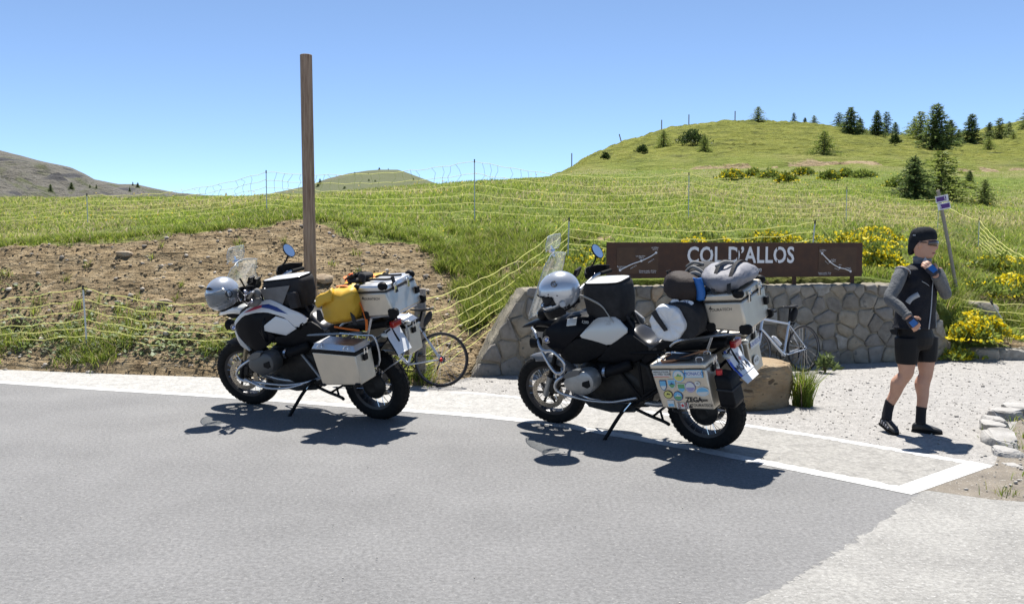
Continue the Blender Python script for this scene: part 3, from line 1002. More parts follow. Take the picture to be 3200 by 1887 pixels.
def rock(name, label, cat, c, dims, mat, seed, rz=0.0, cuts=5, flat=.75, rough=.10, group=None, top=0.0, parent=None, sq=.62):
    """Irregular angular stone: a sphere squared off by random cleavage planes."""
    rr = np.random.default_rng(seed)
    bm = bmesh.new()
    bmesh.ops.create_icosphere(bm, subdivisions=cuts - 1, radius=1.0)
    V = np.array([v.co for v in bm.verts])
    V = np.sign(V) * np.abs(V) ** sq
    for _ in range(9):
        n = rr.normal(size=3); n[2] *= .6; n /= np.linalg.norm(n)
        dcut = rr.uniform(flat, flat + .28)
        ex = V @ n - dcut
        V = V - np.where(ex > 0, ex, 0)[:, None] * n * .9
    nz = fbm(V[:, 0] * 2.2 + seed, V[:, 1] * 2.2 + V[:, 2] * 1.7, 4) - .5
    V = V * (1 + nz * rough * 2)[:, None]
    n2 = fbm(V[:, 0] * 7 + seed, V[:, 2] * 8 + V[:, 1] * 7, 3) - .5
    V = V * (1 + n2 * rough * .8)[:, None]
    V[:, 2] = np.maximum(V[:, 2], -.8)
    if top:
        V[:, 2] = np.where(V[:, 2] > top, top + (V[:, 2] - top) * .3, V[:, 2])
    V = V * (np.array(dims) / 2)
    for v, p in zip(bm.verts, V): v.co = p
    me = bpy.data.meshes.new(name); bm.to_mesh(me); bm.free()
    o = link(name, me, mat, parent, smooth=True)
    me.set_sharp_from_angle(angle=R(35))
    o.location = c; o.rotation_euler = (0, 0, rz)
    if label: tag(o, label, cat, group)
    return o


rock('boulder', 'big flat-topped tan boulder behind the rear wheel of the black motorcycle', 'boulder', (2.32, 8.42, .24), (1.02, .86, .62), M_BOULDER, 4, rz=.35, cuts=6, top=.62, rough=.09)
# kerb beside the dusty verge: flat stones in a curve
kerb = thing('stone_kerb', 'low curved kerb of flat pale stones at the right edge of the forecourt', 'kerb')
for i, (kx, ky, dx, dy, rz, zt) in enumerate([(3.69, 6.08, .30, .24, -.3, .05), (3.80, 6.34, .30, .30, -.3, .09), (3.97, 6.74, .31, .52, -.42, .13), (4.17, 7.12, .29, .30, -.45, .13), (4.33, 7.40, .30, .28, -.5, .12), (4.58, 7.72, .40, .34, -.75, .13), (4.93, 7.98, .44, .32, -.9, .12), (5.3, 8.2, .40, .30, -.95, .12)]):
    rock('kerb_stone', None, None, (kx + .02, ky, zt - .125), (dx * .80, dy * 1.10, .28), M_KERB, 60 + i, rz=rz, cuts=5, flat=.66, rough=.17, top=.42, parent=kerb, sq=.30)
kerb2 = thing('stone_kerb', 'straight kerb of squared grey stones below the netting right of the wall', 'kerb')
for i in range(7):
    rock('kerb_stone', None, None, (6.72 + i * .42, 11.86 + i * .02, .05), (.45, .30, .31), M_STONES[5 if i % 2 else 0], 80 + i, rz=.03 * (i % 3 - 1), cuts=5, flat=.94, rough=.04, top=.6, parent=kerb2, sq=.34)
for i, (lab, vx, Y, d) in enumerate([
        ('flat tan rock lying high on the bare earth bank at left', 308, 12.9, (.26, .19, .10)),
        ('pale rock low on the bare bank left of the white motorcycle', 402, 11.75, (.20, .15, .10)),
        ('brown rock on the bank just right of the wooden pole', 797, 12.05, (.30, .22, .15)),
        ('long flat rock on the slope behind the netting right of the wall', 2398, 13.1, (.75, .42, .32)),
        ('small orange-brown rock on the slope left of the black motorcycle screen', 1278, 12.3, (.20, .16, .14)),
        ('grey rock at the netting foot beside the left bicycle wheel', 1176, 9.98, (.30, .24, .22))]):
    x = (vx * 1.2714 - 1600) / fP * Y
    rock('rock', lab, 'rock', (x, Y, tz(x, Y) + d[2] * .18), d, M_ROCK if i != 3 else M_STONES[0], 30 + i, rz=.6 * i, cuts=4)
# stakes along the knoll's crest
for i, (vx, vy, Y) in enumerate([(1404, 377, 99), (1528, 331, 103), (1622, 299, 106), (1688, 282, 109), (1800, 283, 111)]):
    x = (vx * 1.2714 - 1600) / fP * Y; zb = tz(x, Y)
    o = MB().tube([(0, 0, -.3), ((.45 if i == 1 else 0) * -1, 0, max(1.3, zat(vy, Y) - zb))], .07, 6).build('crest_stake', M_GREYWOOD, None)
    o.location = (x, Y, zb)
    tag(o, ['thin stake on the crest at the left foot of the green knoll', 'leaning thin stake on the left shoulder of the green knoll', 'thin stake left of the top of the green knoll', 'thin stake on the rounded top of the green knoll', 'thin stake on the knoll crest left of the lone conifer'][i], 'stake', 'stakes along the crest of the knoll')

# ------------------------------------------------------------------ vegetation
def blades(X, Y, Z, h, w, lean, cols, name, mat, seed=0, seg=2):
    """Grass: one bent blade per root; each blade is a narrow tapering strip."""
    g = np.random.default_rng(seed)
    n = len(X)
    az = g.uniform(0, 2 * np.pi, n); fa = g.uniform(0, np.pi, n)
    ux, uy = np.cos(fa) * w * .5, np.sin(fa) * w * .5
    bx, by = np.cos(az) * lean * h, np.sin(az) * lean * h
    rows = []
    lv = [(0, 1.0, 0.0), (.55, .8, .33), (1.0, .12, 1.0)] if seg == 2 else [(0, 1.0, 0.0), (1.0, .15, 1.0)]
    for f, wf, lf in lv:
        cx, cy, cz = X + bx * lf, Y + by * lf, Z + h * f * (1 - .18 * lf * lean)
        rows.append(np.stack([cx - ux * wf, cy - uy * wf, cz], -1)); rows.append(np.stack([cx + ux * wf, cy + uy * wf, cz], -1))
    V = np.stack(rows, 1).reshape(-1, 3)
    k = len(rows); base = np.arange(n)[:, None] * k
    F = np.concatenate([base + np.array([[2 * i, 2 * i + 1, 2 * i + 3, 2 * i + 2]]) for i in range(len(lv) - 1)])
    me = nmesh(name, V, F)
    colattr(me, np.repeat(cols, k, axis=0))
    return tag(link(name, me, mat), kind='stuff')


M_GRASS = leafmat('grass_blades', .55)
GREENS = np.array([(.20, .275, .036), (.255, .31, .048), (.31, .345, .07), (.14, .21, .032)])
STRAW = np.array([(.50, .43, .24), (.42, .37, .17), (.44, .35, .26), (.40, .38, .14)])


def tones(g, n, straw):
    c = GREENS[g.integers(0, 4, n)] * g.uniform(.75, 1.25, (n, 1))
    s = STRAW[g.integers(0, 4, n)] * g.uniform(.8, 1.2, (n, 1))
    return np.where((g.random(n) < straw)[:, None], s, c)


g = np.random.default_rng(11)
N = 330000
t = g.uniform(-.80, .80, N)
u = g.random(N)
Y = 10.3 * (62 / 10.3) ** (u ** 1.12)
X = t * Y
d = dirt_mask(X, Y)
wf = wall_front(X)
ok = (g.random(N) > d * 1.02) & ~((X > -.5) & (X < 6.2) & (Y < wf + .50)) & ~((t < -.03) & (Y < np.interp(t, BASE_T, BASE_Y) + .3)) & ~((X >= 6.2) & (Y < 12.15))
clump = fbm(X * 2.6, Y * 2.6, 3)
ok &= g.random(N) < np.clip((clump - .22) * 2.6, .12, 1)
X, Y, t, clump = X[ok], Y[ok], t[ok], clump[ok]
Z = terrain_z(X, Y) - .01
dryf = np.clip((fbm(X * .22 + 9, Y * .22, 4) - .42) / .22, 0, 1)
band = np.exp(-((Y - 25) / 7) ** 2)
straw = np.clip(.10 + .45 * dryf * band + .25 * (t < -.45) * (Y > 14.5), 0, .75)
h = (.045 + .085 * clump + .05 * band) * np.interp(Y, [30, 45, 60], [1, .6, .35]) * g.uniform(.6, 1.3, len(X)) * np.where(Y < 13.5, .85, 1.0) * np.interp(Y, [12, 16], [.75, 1])
w = .0055 + .00065 * Y
blades(X, Y, Z, h, w, g.uniform(.3, 1.5, len(X)), tones(g, len(X), straw) * np.clip(.72 + .5 * fbm(X * .8, Y * .8 + 20, 3), .7, 1.2)[:, None], 'meadow_grass', M_GRASS, 1)


# dense tufts on the slopes and along the lip of the bank
def tuft_field(name, centres, rad, nb, hh, seed, straw=.12, tint=1.0, wid=.011):
    g = np.random.default_rng(seed)
    C_ = np.repeat(np.array(centres), nb, axis=0); n = len(C_)
    r_ = np.abs(g.normal(0, .5, n)) * np.repeat(np.array(rad), nb); a = g.uniform(0, 2 * np.pi, n)
    X = C_[:, 0] + r_ * np.cos(a); Y = C_[:, 1] + r_ * np.sin(a)
    Z = terrain_z(X, Y) - .012
    h = hh * g.uniform(.5, 1.25, n)
    return blades(X, Y, Z, h, np.full(n, wid), g.uniform(.2, 1.1, n), tones(g, n, straw) * tint, name, M_GRASS, seed)


g = np.random.default_rng(5)
cs, rr_ = [], []
while len(cs) < 150:          # slope between the bank and the wall, left of the black motorcycle
    tt_ = g.uniform(-.085, .10); yy = g.uniform(10.2, 15.2)
    if tt_ < -.02 and yy < 11.0 + (-.02 - tt_) * 18: continue
    if yy < 10.7 and tt_ > -.035: continue
    if fbm(np.array([tt_ * yy * 1.2]), np.array([yy * 1.2]), 3)[0] < .47: continue
    cs.append((tt_ * yy, yy)); rr_.append(g.uniform(.10, .24))
for _ in range(70):           # turf creeping over the right edge of the bare earth
    yy = g.uniform(11.0, 13.6); tt_ = -.035 - .07 * g.random() ** 1.4 * (yy - 10.2) / 3
    cs.append((tt_ * yy, yy)); rr_.append(g.uniform(.08, .2))
tuft_field('slope_tufts', cs, rr_, 80, .19, 2, .10, .80)
cs, rr_ = [], []
for tt_ in np.arange(-.75, -.03, .004):      # turf hanging over the lip of the earth bank
    yl = np.interp(tt_, [-.75, -.615, -.5, -.371, -.30, -.2535, -.20, -.15, -.097, -.06, -.02], [13.5, 13.35, 13.35, 13.6, 14.0, 14.2, 13.85, 13.9, 13.8, 13.05, 11.1]) + g.uniform(-.05, .5)
    cs.append((tt_ * yl, yl)); rr_.append(.16)
tuft_field('lip_tufts', cs, rr_, 55, .12, 3, .08, .85)
cs, rr_ = [], []
while len(cs) < 460:          # thin growth at the foot of the bank
    tt_ = g.uniform(-.70, -.10); y0 = np.interp(tt_, BASE_T, BASE_Y); yy = y0 + .12 + abs(g.normal(0, .55))
    if fbm(np.array([tt_ * yy * 1.1 + 70]), np.array([yy * 1.1]), 3)[0] < .45 + .05 * (yy - y0): continue
    cs.append((tt_ * yy, yy)); rr_.append(g.uniform(.05, .16))
tuft_field('bank_foot_tufts', cs, rr_, 36, .13, 4, .22, .95, .009)
cs, rr_ = [], []
for _ in range(34):           # odd tufts on the bare earth
    tt_ = g.uniform(-.62, -.10); yy = g.uniform(11.4, 13.4); cs.append((tt_ * yy, yy)); rr_.append(g.uniform(.04, .10))
tuft_field('scattered_tufts', cs, rr_, 26, .12, 6, .35, .85, .009)
cs, rr_ = [], []
while len(cs) < 150:          # rank growth right of the wall
    tt_ = g.uniform(.50, .72); yy = g.uniform(12.2, 17.5)
    if fbm(np.array([tt_ * yy * .9 + 20]), np.array([yy * .9]), 3)[0] < .45: continue
    cs.append((tt_ * yy, yy)); rr_.append(g.uniform(.14, .32))
tuft_field('rank_grass', cs, rr_, 80, .27, 7, .12, .8, .012)
cs, rr_ = [], []
for k in range(120):          # fringe behind the wall's top, under the sign
    s = g.uniform(.5, WL - .5); p = wp(s, 0, WT + g.uniform(.05, .5)); cs.append((p[0], p[1])); rr_.append(.12)
tuft_field('wall_top_grass', cs, rr_, 40, .14, 8, .1, 1.0)
cs = [(3.60, 5.62), (4.05, 6.75), (4.2, 7.1), (4.35, 7.3), (4.6, 7.6), (4.3, 6.9), (4.9, 7.7), (4.0, 6.5), (3.2, 5.3), (3.75, 5.4)]
gv = np.random.default_rng(3); V_ = []
Cv = np.repeat(np.array(cs), 40, axis=0); nv_ = len(Cv)
Xv = Cv[:, 0] + gv.normal(0, .06, nv_); Yv = Cv[:, 1] + gv.normal(0, .06, nv_)
blades(Xv, Yv, np.full(nv_, .006), gv.uniform(.03, .09, nv_), np.full(nv_, .006), gv.uniform(.3, 1.2, nv_), tones(gv, nv_, .4), 'verge_tufts', M_GRASS, 9)


# broad grey-green leaves and pebbles on the bank
def leaf_scatter(name, X, Y, size, cols, mat, seed, lift=.03):
    g = np.random.default_rng(seed); n = len(X)
    Z = terrain_z(X, Y) + g.uniform(0, lift, n)
    a = g.uniform(0, 2 * np.pi, n); tilt = g.uniform(.1, .8, n)
    L = np.stack([np.cos(a), np.sin(a), tilt], -1) * size[:, None]; W = np.stack([-np.sin(a), np.cos(a), g.uniform(-.3, .3, n)], -1) * size[:, None] * .42
    C_ = np.stack([X, Y, Z], -1)
    V = np.stack([C_, C_ + L * .45 + W, C_ + L, C_ + L * .45 - W], 1).reshape(-1, 3)
    F = np.arange(n * 4).reshape(-1, 4)
    me = nmesh(name, V, F); colattr(me, np.repeat(cols, 4, axis=0))
    return tag(link(name, me, mat), kind='stuff')


M_LEAF = leafmat('broad_leaves', .35)
g = np.random.default_rng(14)
cx = g.uniform(-.62, -.16, 150); n = 2500
ci = g.integers(0, 150, n)
ty = np.interp(cx, BASE_T, BASE_Y) + .35 + np.abs(g.normal(0, .45, 150))
Xl = cx[ci] * ty[ci] + g.normal(0, .12, n); Yl = ty[ci] + g.normal(0, .10, n)
cl = np.array([(.22, .27, .13), (.18, .24, .08), (.30, .34, .22)])[g.integers(0, 3, n)] * g.uniform(.7, 1.2, (n, 1))
leaf_scatter('bank_weeds', Xl, Yl, g.uniform(.025, .085, n), cl, M_LEAF, 15, .06)


def pebbles(name, X, Y, Z, size, mat, seed, flat=.6):
    g = np.random.default_rng(seed); n = len(X)
    ph = (1 + 5 ** .5) / 2
    ico = np.array([(-1, ph, 0), (1, ph, 0), (-1, -ph, 0), (1, -ph, 0), (0, -1, ph), (0, 1, ph), (0, -1, -ph), (0, 1, -ph), (ph, 0, -1), (ph, 0, 1), (-ph, 0, -1), (-ph, 0, 1)]) / 1.9
    fi = np.array([(0, 11, 5), (0, 5, 1), (0, 1, 7), (0, 7, 10), (0, 10, 11), (1, 5, 9), (5, 11, 4), (11, 10, 2), (10, 7, 6), (7, 1, 8), (3, 9, 4), (3, 4, 2), (3, 2, 6), (3, 6, 8), (3, 8, 9), (4, 9, 5), (2, 4, 11), (6, 2, 10), (8, 6, 7), (9, 8, 1)])
    V = ico[None] * g.uniform(.65, 1.35, (n, 12, 1))
    sc_ = np.stack([g.uniform(.7, 1.5, n), g.uniform(.6, 1.1, n), g.uniform(.35, .8, n) * flat / .6], -1) * size[:, None]
    V = V * sc_[:, None, :]
    a = g.uniform(0, 6.28, n); ca, sa = np.cos(a)[:, None], np.sin(a)[:, None]
    V = np.stack([V[..., 0] * ca - V[..., 1] * sa, V[..., 0] * sa + V[..., 1] * ca, V[..., 2]], -1) + np.stack([X, Y, Z], -1)[:, None, :]
    F = (fi[None] + np.arange(n)[:, None, None] * 12).reshape(-1, 3)
    me = nmesh(name, V.reshape(-1, 3), F)
    tone = np.repeat(g.uniform(.6, 1.25, (n, 1)) * np.array([[1, .98, .95]]), 12, axis=0)
    colattr(me, tone)
    return tag(link(name, me, mat), kind='stuff')


M_CLOD = pbr('earth_clods', (.29, .215, .125), .95, col2=(.38, .295, .18), scale=9, detail=6, ramp=(.35, .65), attr='tone')
M_PEB = pbr('pebbles', (.34, .325, .305), .92, col2=(.44, .42, .39), scale=9, detail=5, ramp=(.35, .65), attr='tone')
g = np.random.default_rng(16)
n = 9000
t = g.uniform(-.72, -.03, n); y0 = np.interp(t, BASE_T, BASE_Y); Yc = y0 + g.random(n) ** .9 * 4.2; Xc = t * Yc
k = g.random(n) < dirt_mask(Xc, Yc)
Xc, Yc = Xc[k], Yc[k]; n = len(Xc)
sz = .006 + .022 * g.random(n) ** 6 + .009 * g.random(n)
pebbles('earth_clods', Xc, Yc, terrain_z(Xc, Yc) + sz * .15, sz, M_CLOD, 17)
n = 520
t = g.uniform(-.72, -.03, n); y0 = np.interp(t, BASE_T, BASE_Y); Yc = y0 + g.random(n) * 4.0; Xc = t * Yc
k = g.random(n) < dirt_mask(Xc, Yc); Xc, Yc = Xc[k], Yc[k]; n = len(Xc)
sz = .014 + .035 * g.random(n) ** 2
pebbles('bank_stones', Xc, Yc, terrain_z(Xc, Yc) + sz * .2, sz, pbr('bank_stones', (.36, .32, .265), .9, col2=(.45, .41, .36), scale=7, ramp=(.3, .7), attr='tone'), 18)
n = 5000
Xc = g.uniform(-1.5, 8.5, n); Yc = g.uniform(5.6, 12.0, n)
lowlim = np.interp(Xc, [-1.5, -.35, 1.25, 2.47, 3.54, 3.75, 5, 9], [9.35, 9.12, 8.18, 7.2, 6.1, 6.4, 8.1, 9.0])
k = (Yc > lowlim) & (Yc < wall_front(Xc) - .02) & (Yc < 11.7) & (Xc / Yc > -.10); Xc, Yc = Xc[k], Yc[k]; n = len(Xc)
sz = .004 + .008 * g.random(n) ** 2 + .016 * (g.random(n) < .04) * g.random(n)
pebbles('gravel_stones', Xc, Yc, np.full(n, .004) + sz * .15, sz, M_PEB, 19)
n = 900
Xc = g.uniform(2.75, 6, n); Yc = g.uniform(5.1, 8.2, n)
k = (Yc < np.interp(Xc, [2.75, 3.54, 3.75, 5, 6], [5.35, 6.0, 6.3, 8.0, 8.1])) & (Yc > np.interp(Xc, [2.7, 3.05, 3.6, 5, 6], [5.4, 5.24, 5.1, 5.2, 5.35])); Xc, Yc = Xc[k], Yc[k]; n = len(Xc)
sz = .004 + .013 * g.random(n) ** 2
pebbles('verge_stones', Xc, Yc, np.full(n, .009) + sz * .15, sz, M_PEB, 20)
n = 260
Xc = g.uniform(-6, 4.5, n); Yc = g.uniform(3.2, 9.5, n)
sz = .0025 + .004 * g.random(n) ** 2
pebbles('road_grit', Xc, Yc, np.full(n, .012), sz, M_PEB, 21)


# small yellow and white meadow flowers
def flower_dots(name, X, Y, h, size, col, seed):
    g = np.random.default_rng(seed); n = len(X); Z = terrain_z(X, Y) + h
    V = []
    k5 = 5
    a = np.arange(k5) / k5 * 2 * np.pi
    V = np.stack([X[:, None] + size[:, None] * np.cos(a), Y[:, None] + size[:, None] * np.sin(a) * .7, Z[:, None] + size[:, None] * np.sin(a) * .7 + g.uniform(-.3, .3, (n, k5)) * size[:, None]], -1).reshape(-1, 3)
    me = nmesh(name, V, np.arange(n * k5).reshape(-1, k5)); colattr(me, np.repeat(np.array(col)[None] * g.uniform(.8, 1.15, (n, 1)), k5, axis=0))
    return tag(link(name, me, leafmat('petals', .4)), kind='stuff')


n = 420
t = g.uniform(-.7, .7, n); Yf = 13.5 * (50 / 13.5) ** (g.random(n)); Xf = t * Yf
k = (dirt_mask(Xf, Yf) < .3) & (fbm(Xf * .35, Yf * .35, 3) > .46); Xf, Yf = Xf[k], Yf[k]
flower_dots('meadow_flowers', Xf, Yf, g.uniform(.15, .34, len(Xf)), .008 + .0006 * Yf, (.72, .50, .03), 22)


# ------------------------------------------------------------------ yellow flowering bushes
def bush(label, x, y, rx, h, seed, flowers=1.0, name='flowering_bush', group='yellow flowering bushes', leafcol=(.20, .25, .05), nb=900):
    g = np.random.default_rng(seed)
    z0 = tz(x, y) if y > 9 and not (y < 12 and 6.2 < x < 8) else tz(x, y)
    root = thing(name, label, 'bush', (x, y, max(z0, 0)), 0, group)
    n = nb
    a = g.uniform(0, 2 * np.pi, n); r_ = np.sqrt(g.random(n)); u = g.random(n)
    lob = 1 + .28 * np.sin(a * 3 + seed) + .16 * np.sin(a * 5 + 2 * seed)
    X = rx * r_ * np.cos(a) * lob; Y = rx * .8 * r_ * np.sin(a) * lob
    top = h * np.sqrt(np.clip(1 - r_ ** 2 * .85, .05, 1)) * (.8 + .35 * fbm(X * 9 + seed, Y * 9, 2))
    Z = top * u ** .45
    stray = g.random(n) < .22
    X = np.where(stray, X * 1.45, X); Y = np.where(stray, Y * 1.3, Y); Z = np.where(stray, Z * .55, Z)
    s = g.uniform(.018, .05, n) * (1 + y / 25)
    dirv = np.stack([g.normal(0, .6, n), g.normal(0, .6, n), np.abs(g.normal(.7, .4, n))], -1); dirv /= np.linalg.norm(dirv, axis=1)[:, None]
    sd = np.cross(dirv, g.normal(size=(n, 3))); sd /= np.linalg.norm(sd, axis=1)[:, None]
    C_ = np.stack([X, Y, Z], -1); L = dirv * s[:, None] * 1.6; W = sd * s[:, None] * .32
    V = np.stack([C_, C_ + L * .5 + W, C_ + L, C_ + L * .5 - W], 1).reshape(-1, 3)
    me = nmesh('foliage', V, np.arange(n * 4).reshape(-1, 4)); colattr(me, np.repeat(np.array(leafcol)[None] * g.uniform(.6, 1.4, (n, 1)), 4, axis=0))
    link('foliage', me, M_LEAF, root)
    mb = MB()
    for k in range(9):
        an = 2 * math.pi * k / 9; mb.tube([(0, 0, -.02), (rx * .4 * math.cos(an), rx * .4 * math.sin(an), h * .6)], .006, 4)
    mb.build('stems', pbr('bush_stem', (.10, .085, .04), .9), root)
    if flowers:
        n = int(nb * .9 * flowers)
        a = g.uniform(0, 2 * np.pi, n); r_ = np.sqrt(g.random(n)); lob = 1 + .28 * np.sin(a * 3 + seed) + .16 * np.sin(a * 5 + 2 * seed)
        X = rx * r_ * np.cos(a) * lob; Y = rx * .8 * r_ * np.sin(a) * lob
        st_ = np.where(g.random(n) < .25, 1.4, 1.0); X = X * st_; Y = Y * st_; r_ = np.clip(r_ * st_, 0, 1.05)
        keep = fbm(X * 5 + 3 * seed, Y * 5, 2) > .42
        X, Y, r_ = X[keep], Y[keep], r_[keep]; n = len(X)
        Z = h * np.sqrt(np.clip(1 - r_ ** 2 * .85, .05, 1)) * (.8 + .35 * fbm(X * 9 + seed, Y * 9, 2)) * g.uniform(.78, 1.08, n)
        s = g.uniform(.010, .019, n) * (1 + y / 25)
        C_ = np.stack([X, Y, Z], -1)
        ax_ = g.normal(size=(n, 3)) + np.array([0, -.6, 1.0]); ax_ /= np.linalg.norm(ax_, axis=1)[:, None]
        e1 = np.cross(ax_, g.normal(size=(n, 3))); e1 /= np.linalg.norm(e1, axis=1)[:, None]; e2 = np.cross(ax_, e1)
        k5 = np.arange(5) / 5 * 2 * np.pi
        V = (C_[:, None] + s[:, None, None] * (np.cos(k5)[None, :, None] * e1[:, None] + np.sin(k5)[None, :, None] * e2[:, None])).reshape(-1, 3)
        me = nmesh('blossom', V, np.arange(n * 5).reshape(-1, 5)); colattr(me, np.repeat(np.array([(.85, .70, .02)]) * g.uniform(.75, 1.1, (n, 1)), 5, axis=0))
        link('blossom', me, leafmat('petals', .4), root)
    return root


def bpos(vx, Y):
    return (vx * 1.2714 - 1600) / fP * Y


for i, (lab, vx, Y, rx, h, fl, nb) in enumerate([
        ('dense yellow bush peeping over the middle of the rusty sign', 1725, 13.3, .50, .52, 1.5, 1700),
        ('yellow bush behind the right part of the sign, under the fence post', 1890, 14.3, .55, .50, .8, 1200),
        ('yellow bush just right of the rusty sign', 2150, 12.9, .42, .62, .8, 1300),
        ('yellow bush left of the man, above the sign end', 2100, 14.9, .75, .55, .8, 1400),
        ('yellow bush between the sign and the head of the man', 2150, 16.3, .50, .50, .9, 900),
        ('big yellow bush at the right foot of the stone wall', 2388, 12.05, .48, .66, 1.25, 2000),
        ('small yellow bush low in front of the wall end', 2352, 11.80, .24, .26, .8, 700),
        ('yellow bush at the right edge of the picture', 2500, 14.6, .62, .70, .9, 1300),
        ('yellow-specked green bush beyond the leaning trail stake', 2452, 16.5, .65, .5, .35, 1000),
        ('green bush on the slope right of the man', 2405, 14.1, .55, .45, .10, 1200),
        ('yellow bush under the left part of the sign behind the wall', 1440, 11.9, .45, .32, .35, 900),
        ('yellow bush behind the front fence post left of the sign', 1470, 12.9, .35, .30, .5, 700)]):
    bush(lab, bpos(vx, Y), Y, rx * .95, h * .62, 40 + i, fl * 1.5, nb=nb)
for i, (lab, vx, Y, rx, h, fl) in enumerate([
        ('far yellow bush below the knoll, leftmost of its row', 1795, 40, .50, .45, 1.2), ('far yellow bush below the knoll, second from left', 1845, 44, .35, .35, 1.0),
        ('far yellow bush below the knoll beside the bare cut', 1925, 37, .38, .40, 1.2), ('far yellow bush below the middle of the knoll', 1968, 45, .55, .4, .7),
        ('far yellow bush below the knoll, second from right', 2036, 40, .38, .45, 1.2), ('far yellow bush below the knoll near the twin conifers', 2072, 45, .3, .4, .9), ('far yellow bush left of the twin conifers', 2196, 38, .35, .4, .8), ('far green shrub among the yellow bushes below the knoll', 1885, 42, .5, .4, .15), ('far green shrub between the yellow bushes and the twin conifers', 2112, 43, .5, .35, .12)]):
    bush(lab, bpos(vx, Y), Y, rx, h, 70 + i, fl * 1.3, nb=900)
wd = thing('weed', 'bright green grassy weed growing beside the tan boulder', 'plant', (2.94, 8.33, 0))
gw = np.random.default_rng(8); nw = 420
rw_ = gw.random(nw) * .10; aw = gw.uniform(0, 6.28, nw)
wo = blades(rw_ * np.cos(aw), rw_ * np.sin(aw), np.zeros(nw), gw.uniform(.15, .46, nw), np.full(nw, .010), gw.uniform(.1, .55, nw), tones(gw, nw, .06) * .8, 'leaves', M_GRASS, 31)
wo.parent = wd; del wo['kind']
MB().tube([(0, 0, 0), (.03, 0, .3), (.10, -.02, .5)], .004, 4).build('stalk', M_BARK0 if False else pbr('bush_stem', (.10, .085, .04), .9), wd)
bush('small dusty weed at the wall foot beside the bicycle wheel', 4.0, 10.55, .10, .26, 98, 0, name='weed', group='weeds', leafcol=(.13, .17, .06), nb=160)


# ------------------------------------------------------------------ conifers
M_NEEDLE = leafmat('conifer_needles', .45)
M_BARK = pbr('conifer_bark', (.10, .075, .055), .95, col2=(.16, .13, .10), scale=8, ramp=(.3, .7))


def conifer_mesh(seed, dens=1.0, slim=.30, low=.03, shaggy=.25, tint=(1, 1, 1)):
    """Unit-height conifer: whorls of drooping boughs carrying small needle sprays."""
    g = np.random.default_rng(seed)
    V, Cc = [], []
    nb = int(150 * dens)
    for k in range(nb):
        u = (k + g.random()) / nb
        hgt = low + (.97 - low) * u ** 1.15
        az = k * 2.399 + g.uniform(-.3, .3)
        L = slim * (1 - hgt) ** .85 * g.uniform(.45, 1.0 + shaggy * 1.3) + .012
        rise = g.uniform(-.25, .12) + .45 * hgt
        m = max(5, int(34 * L / slim * dens))
        for j in range(m):
            f = (j + g.random()) / m
            r_ = L * (f ** .8)
            p = np.array([r_ * math.cos(az), r_ * math.sin(az), hgt + rise * r_ - .35 * r_ * r_ / max(slim, .1)])
            p = p + g.normal(0, .012, 3) * np.array([1, 1, .8])
            s = g.uniform(.022, .046) * (1.15 - .35 * f)
            dr = np.array([math.cos(az + g.normal(0, .9)), math.sin(az + g.normal(0, .9)), g.normal(.15, .5)]); dr /= np.linalg.norm(dr)
            sd = np.cross(dr, g.normal(size=3)); sd /= np.linalg.norm(sd)
            V += [p - sd * s * .38, p + sd * s * .38, p + dr * s * 1.9]
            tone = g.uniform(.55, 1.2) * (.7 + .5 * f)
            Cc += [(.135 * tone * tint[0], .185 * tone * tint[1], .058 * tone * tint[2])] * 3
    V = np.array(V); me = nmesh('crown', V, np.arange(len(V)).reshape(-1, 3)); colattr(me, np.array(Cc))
    mb = MB().tube([(0, 0, -.03), (0, 0, .5), (.004, 0, .99)], [.018, .010, .0025], 6)
    for k in range(14):
        hgt = .10 + .06 * k; az = k * 2.4; L = slim * (1 - hgt) * .7
        mb.tube([(0, 0, hgt), (L * math.cos(az), L * math.sin(az), hgt + .02)], [.004, .0012], 4)
    tm = bpy.data.meshes.new('trunk'); tm.from_pydata(mb.v, [], mb.f)
    me.materials.append(M_NEEDLE); tm.materials.append(M_BARK)
    return me, tm


CON = [conifer_mesh(1, 1.0, .30), conifer_mesh(2, .75, .24, .05, .5), conifer_mesh(3, 1.1, .36, .01, .35), conifer_mesh(4, .6, .20, .08, .6), conifer_mesh(5, 1.25, .46, .0, .3),
       conifer_mesh(11, .7, .27, .02, .8, (1.3, 1.2, 1.1)), conifer_mesh(12, .55, .22, .10, .9, (.9, .95, 1.3)), conifer_mesh(13, .8, .40, .0, .7, (1.5, 1.35, .9)), conifer_mesh(14, .45, .18, .12, .9, (1.1, 1.1, 1.2)), conifer_mesh(15, .95, .52, .0, .6, (1.5, 1.4, .9))]


def row_of(x, Y, z):
    f = Y * cP - (z - CAM_H) * sP; uu = Y * sP + (z - CAM_H) * cP
    return (943.5 - fP * uu / f) / 1.2714


def ground_at(vx, vbase, Y0, Y1):
    """Distance at which the hillside shows at a given row, or the nearest to it."""
    Ys = np.linspace(Y0, Y1, 160); t = (vx * 1.2714 - 1600) / fP
    rows = row_of(t * Ys, Ys, terrain_z(t * Ys, Ys))
    return float(Ys[np.argmin(np.abs(rows - vbase) + .004 * (Ys - Y0))])


BASE_ROW = {1856: 300, 1943: 306, 1970: 308, 1992: 308, 2080: 326, 2052: 320, 2104: 330, 2145: 333, 2168: 335, 2190: 337, 2252: 345, 2236: 342, 2290: 368, 2324: 358, 2345: 347, 2375: 360, 2418: 372, 2443: 340, 2466: 338, 2478: 346, 2511: 318, 1627: 360, 1680: 349, 1727: 370, 2018: 385, 2240: 490, 2306: 489, 2374: 463, 2413: 502}


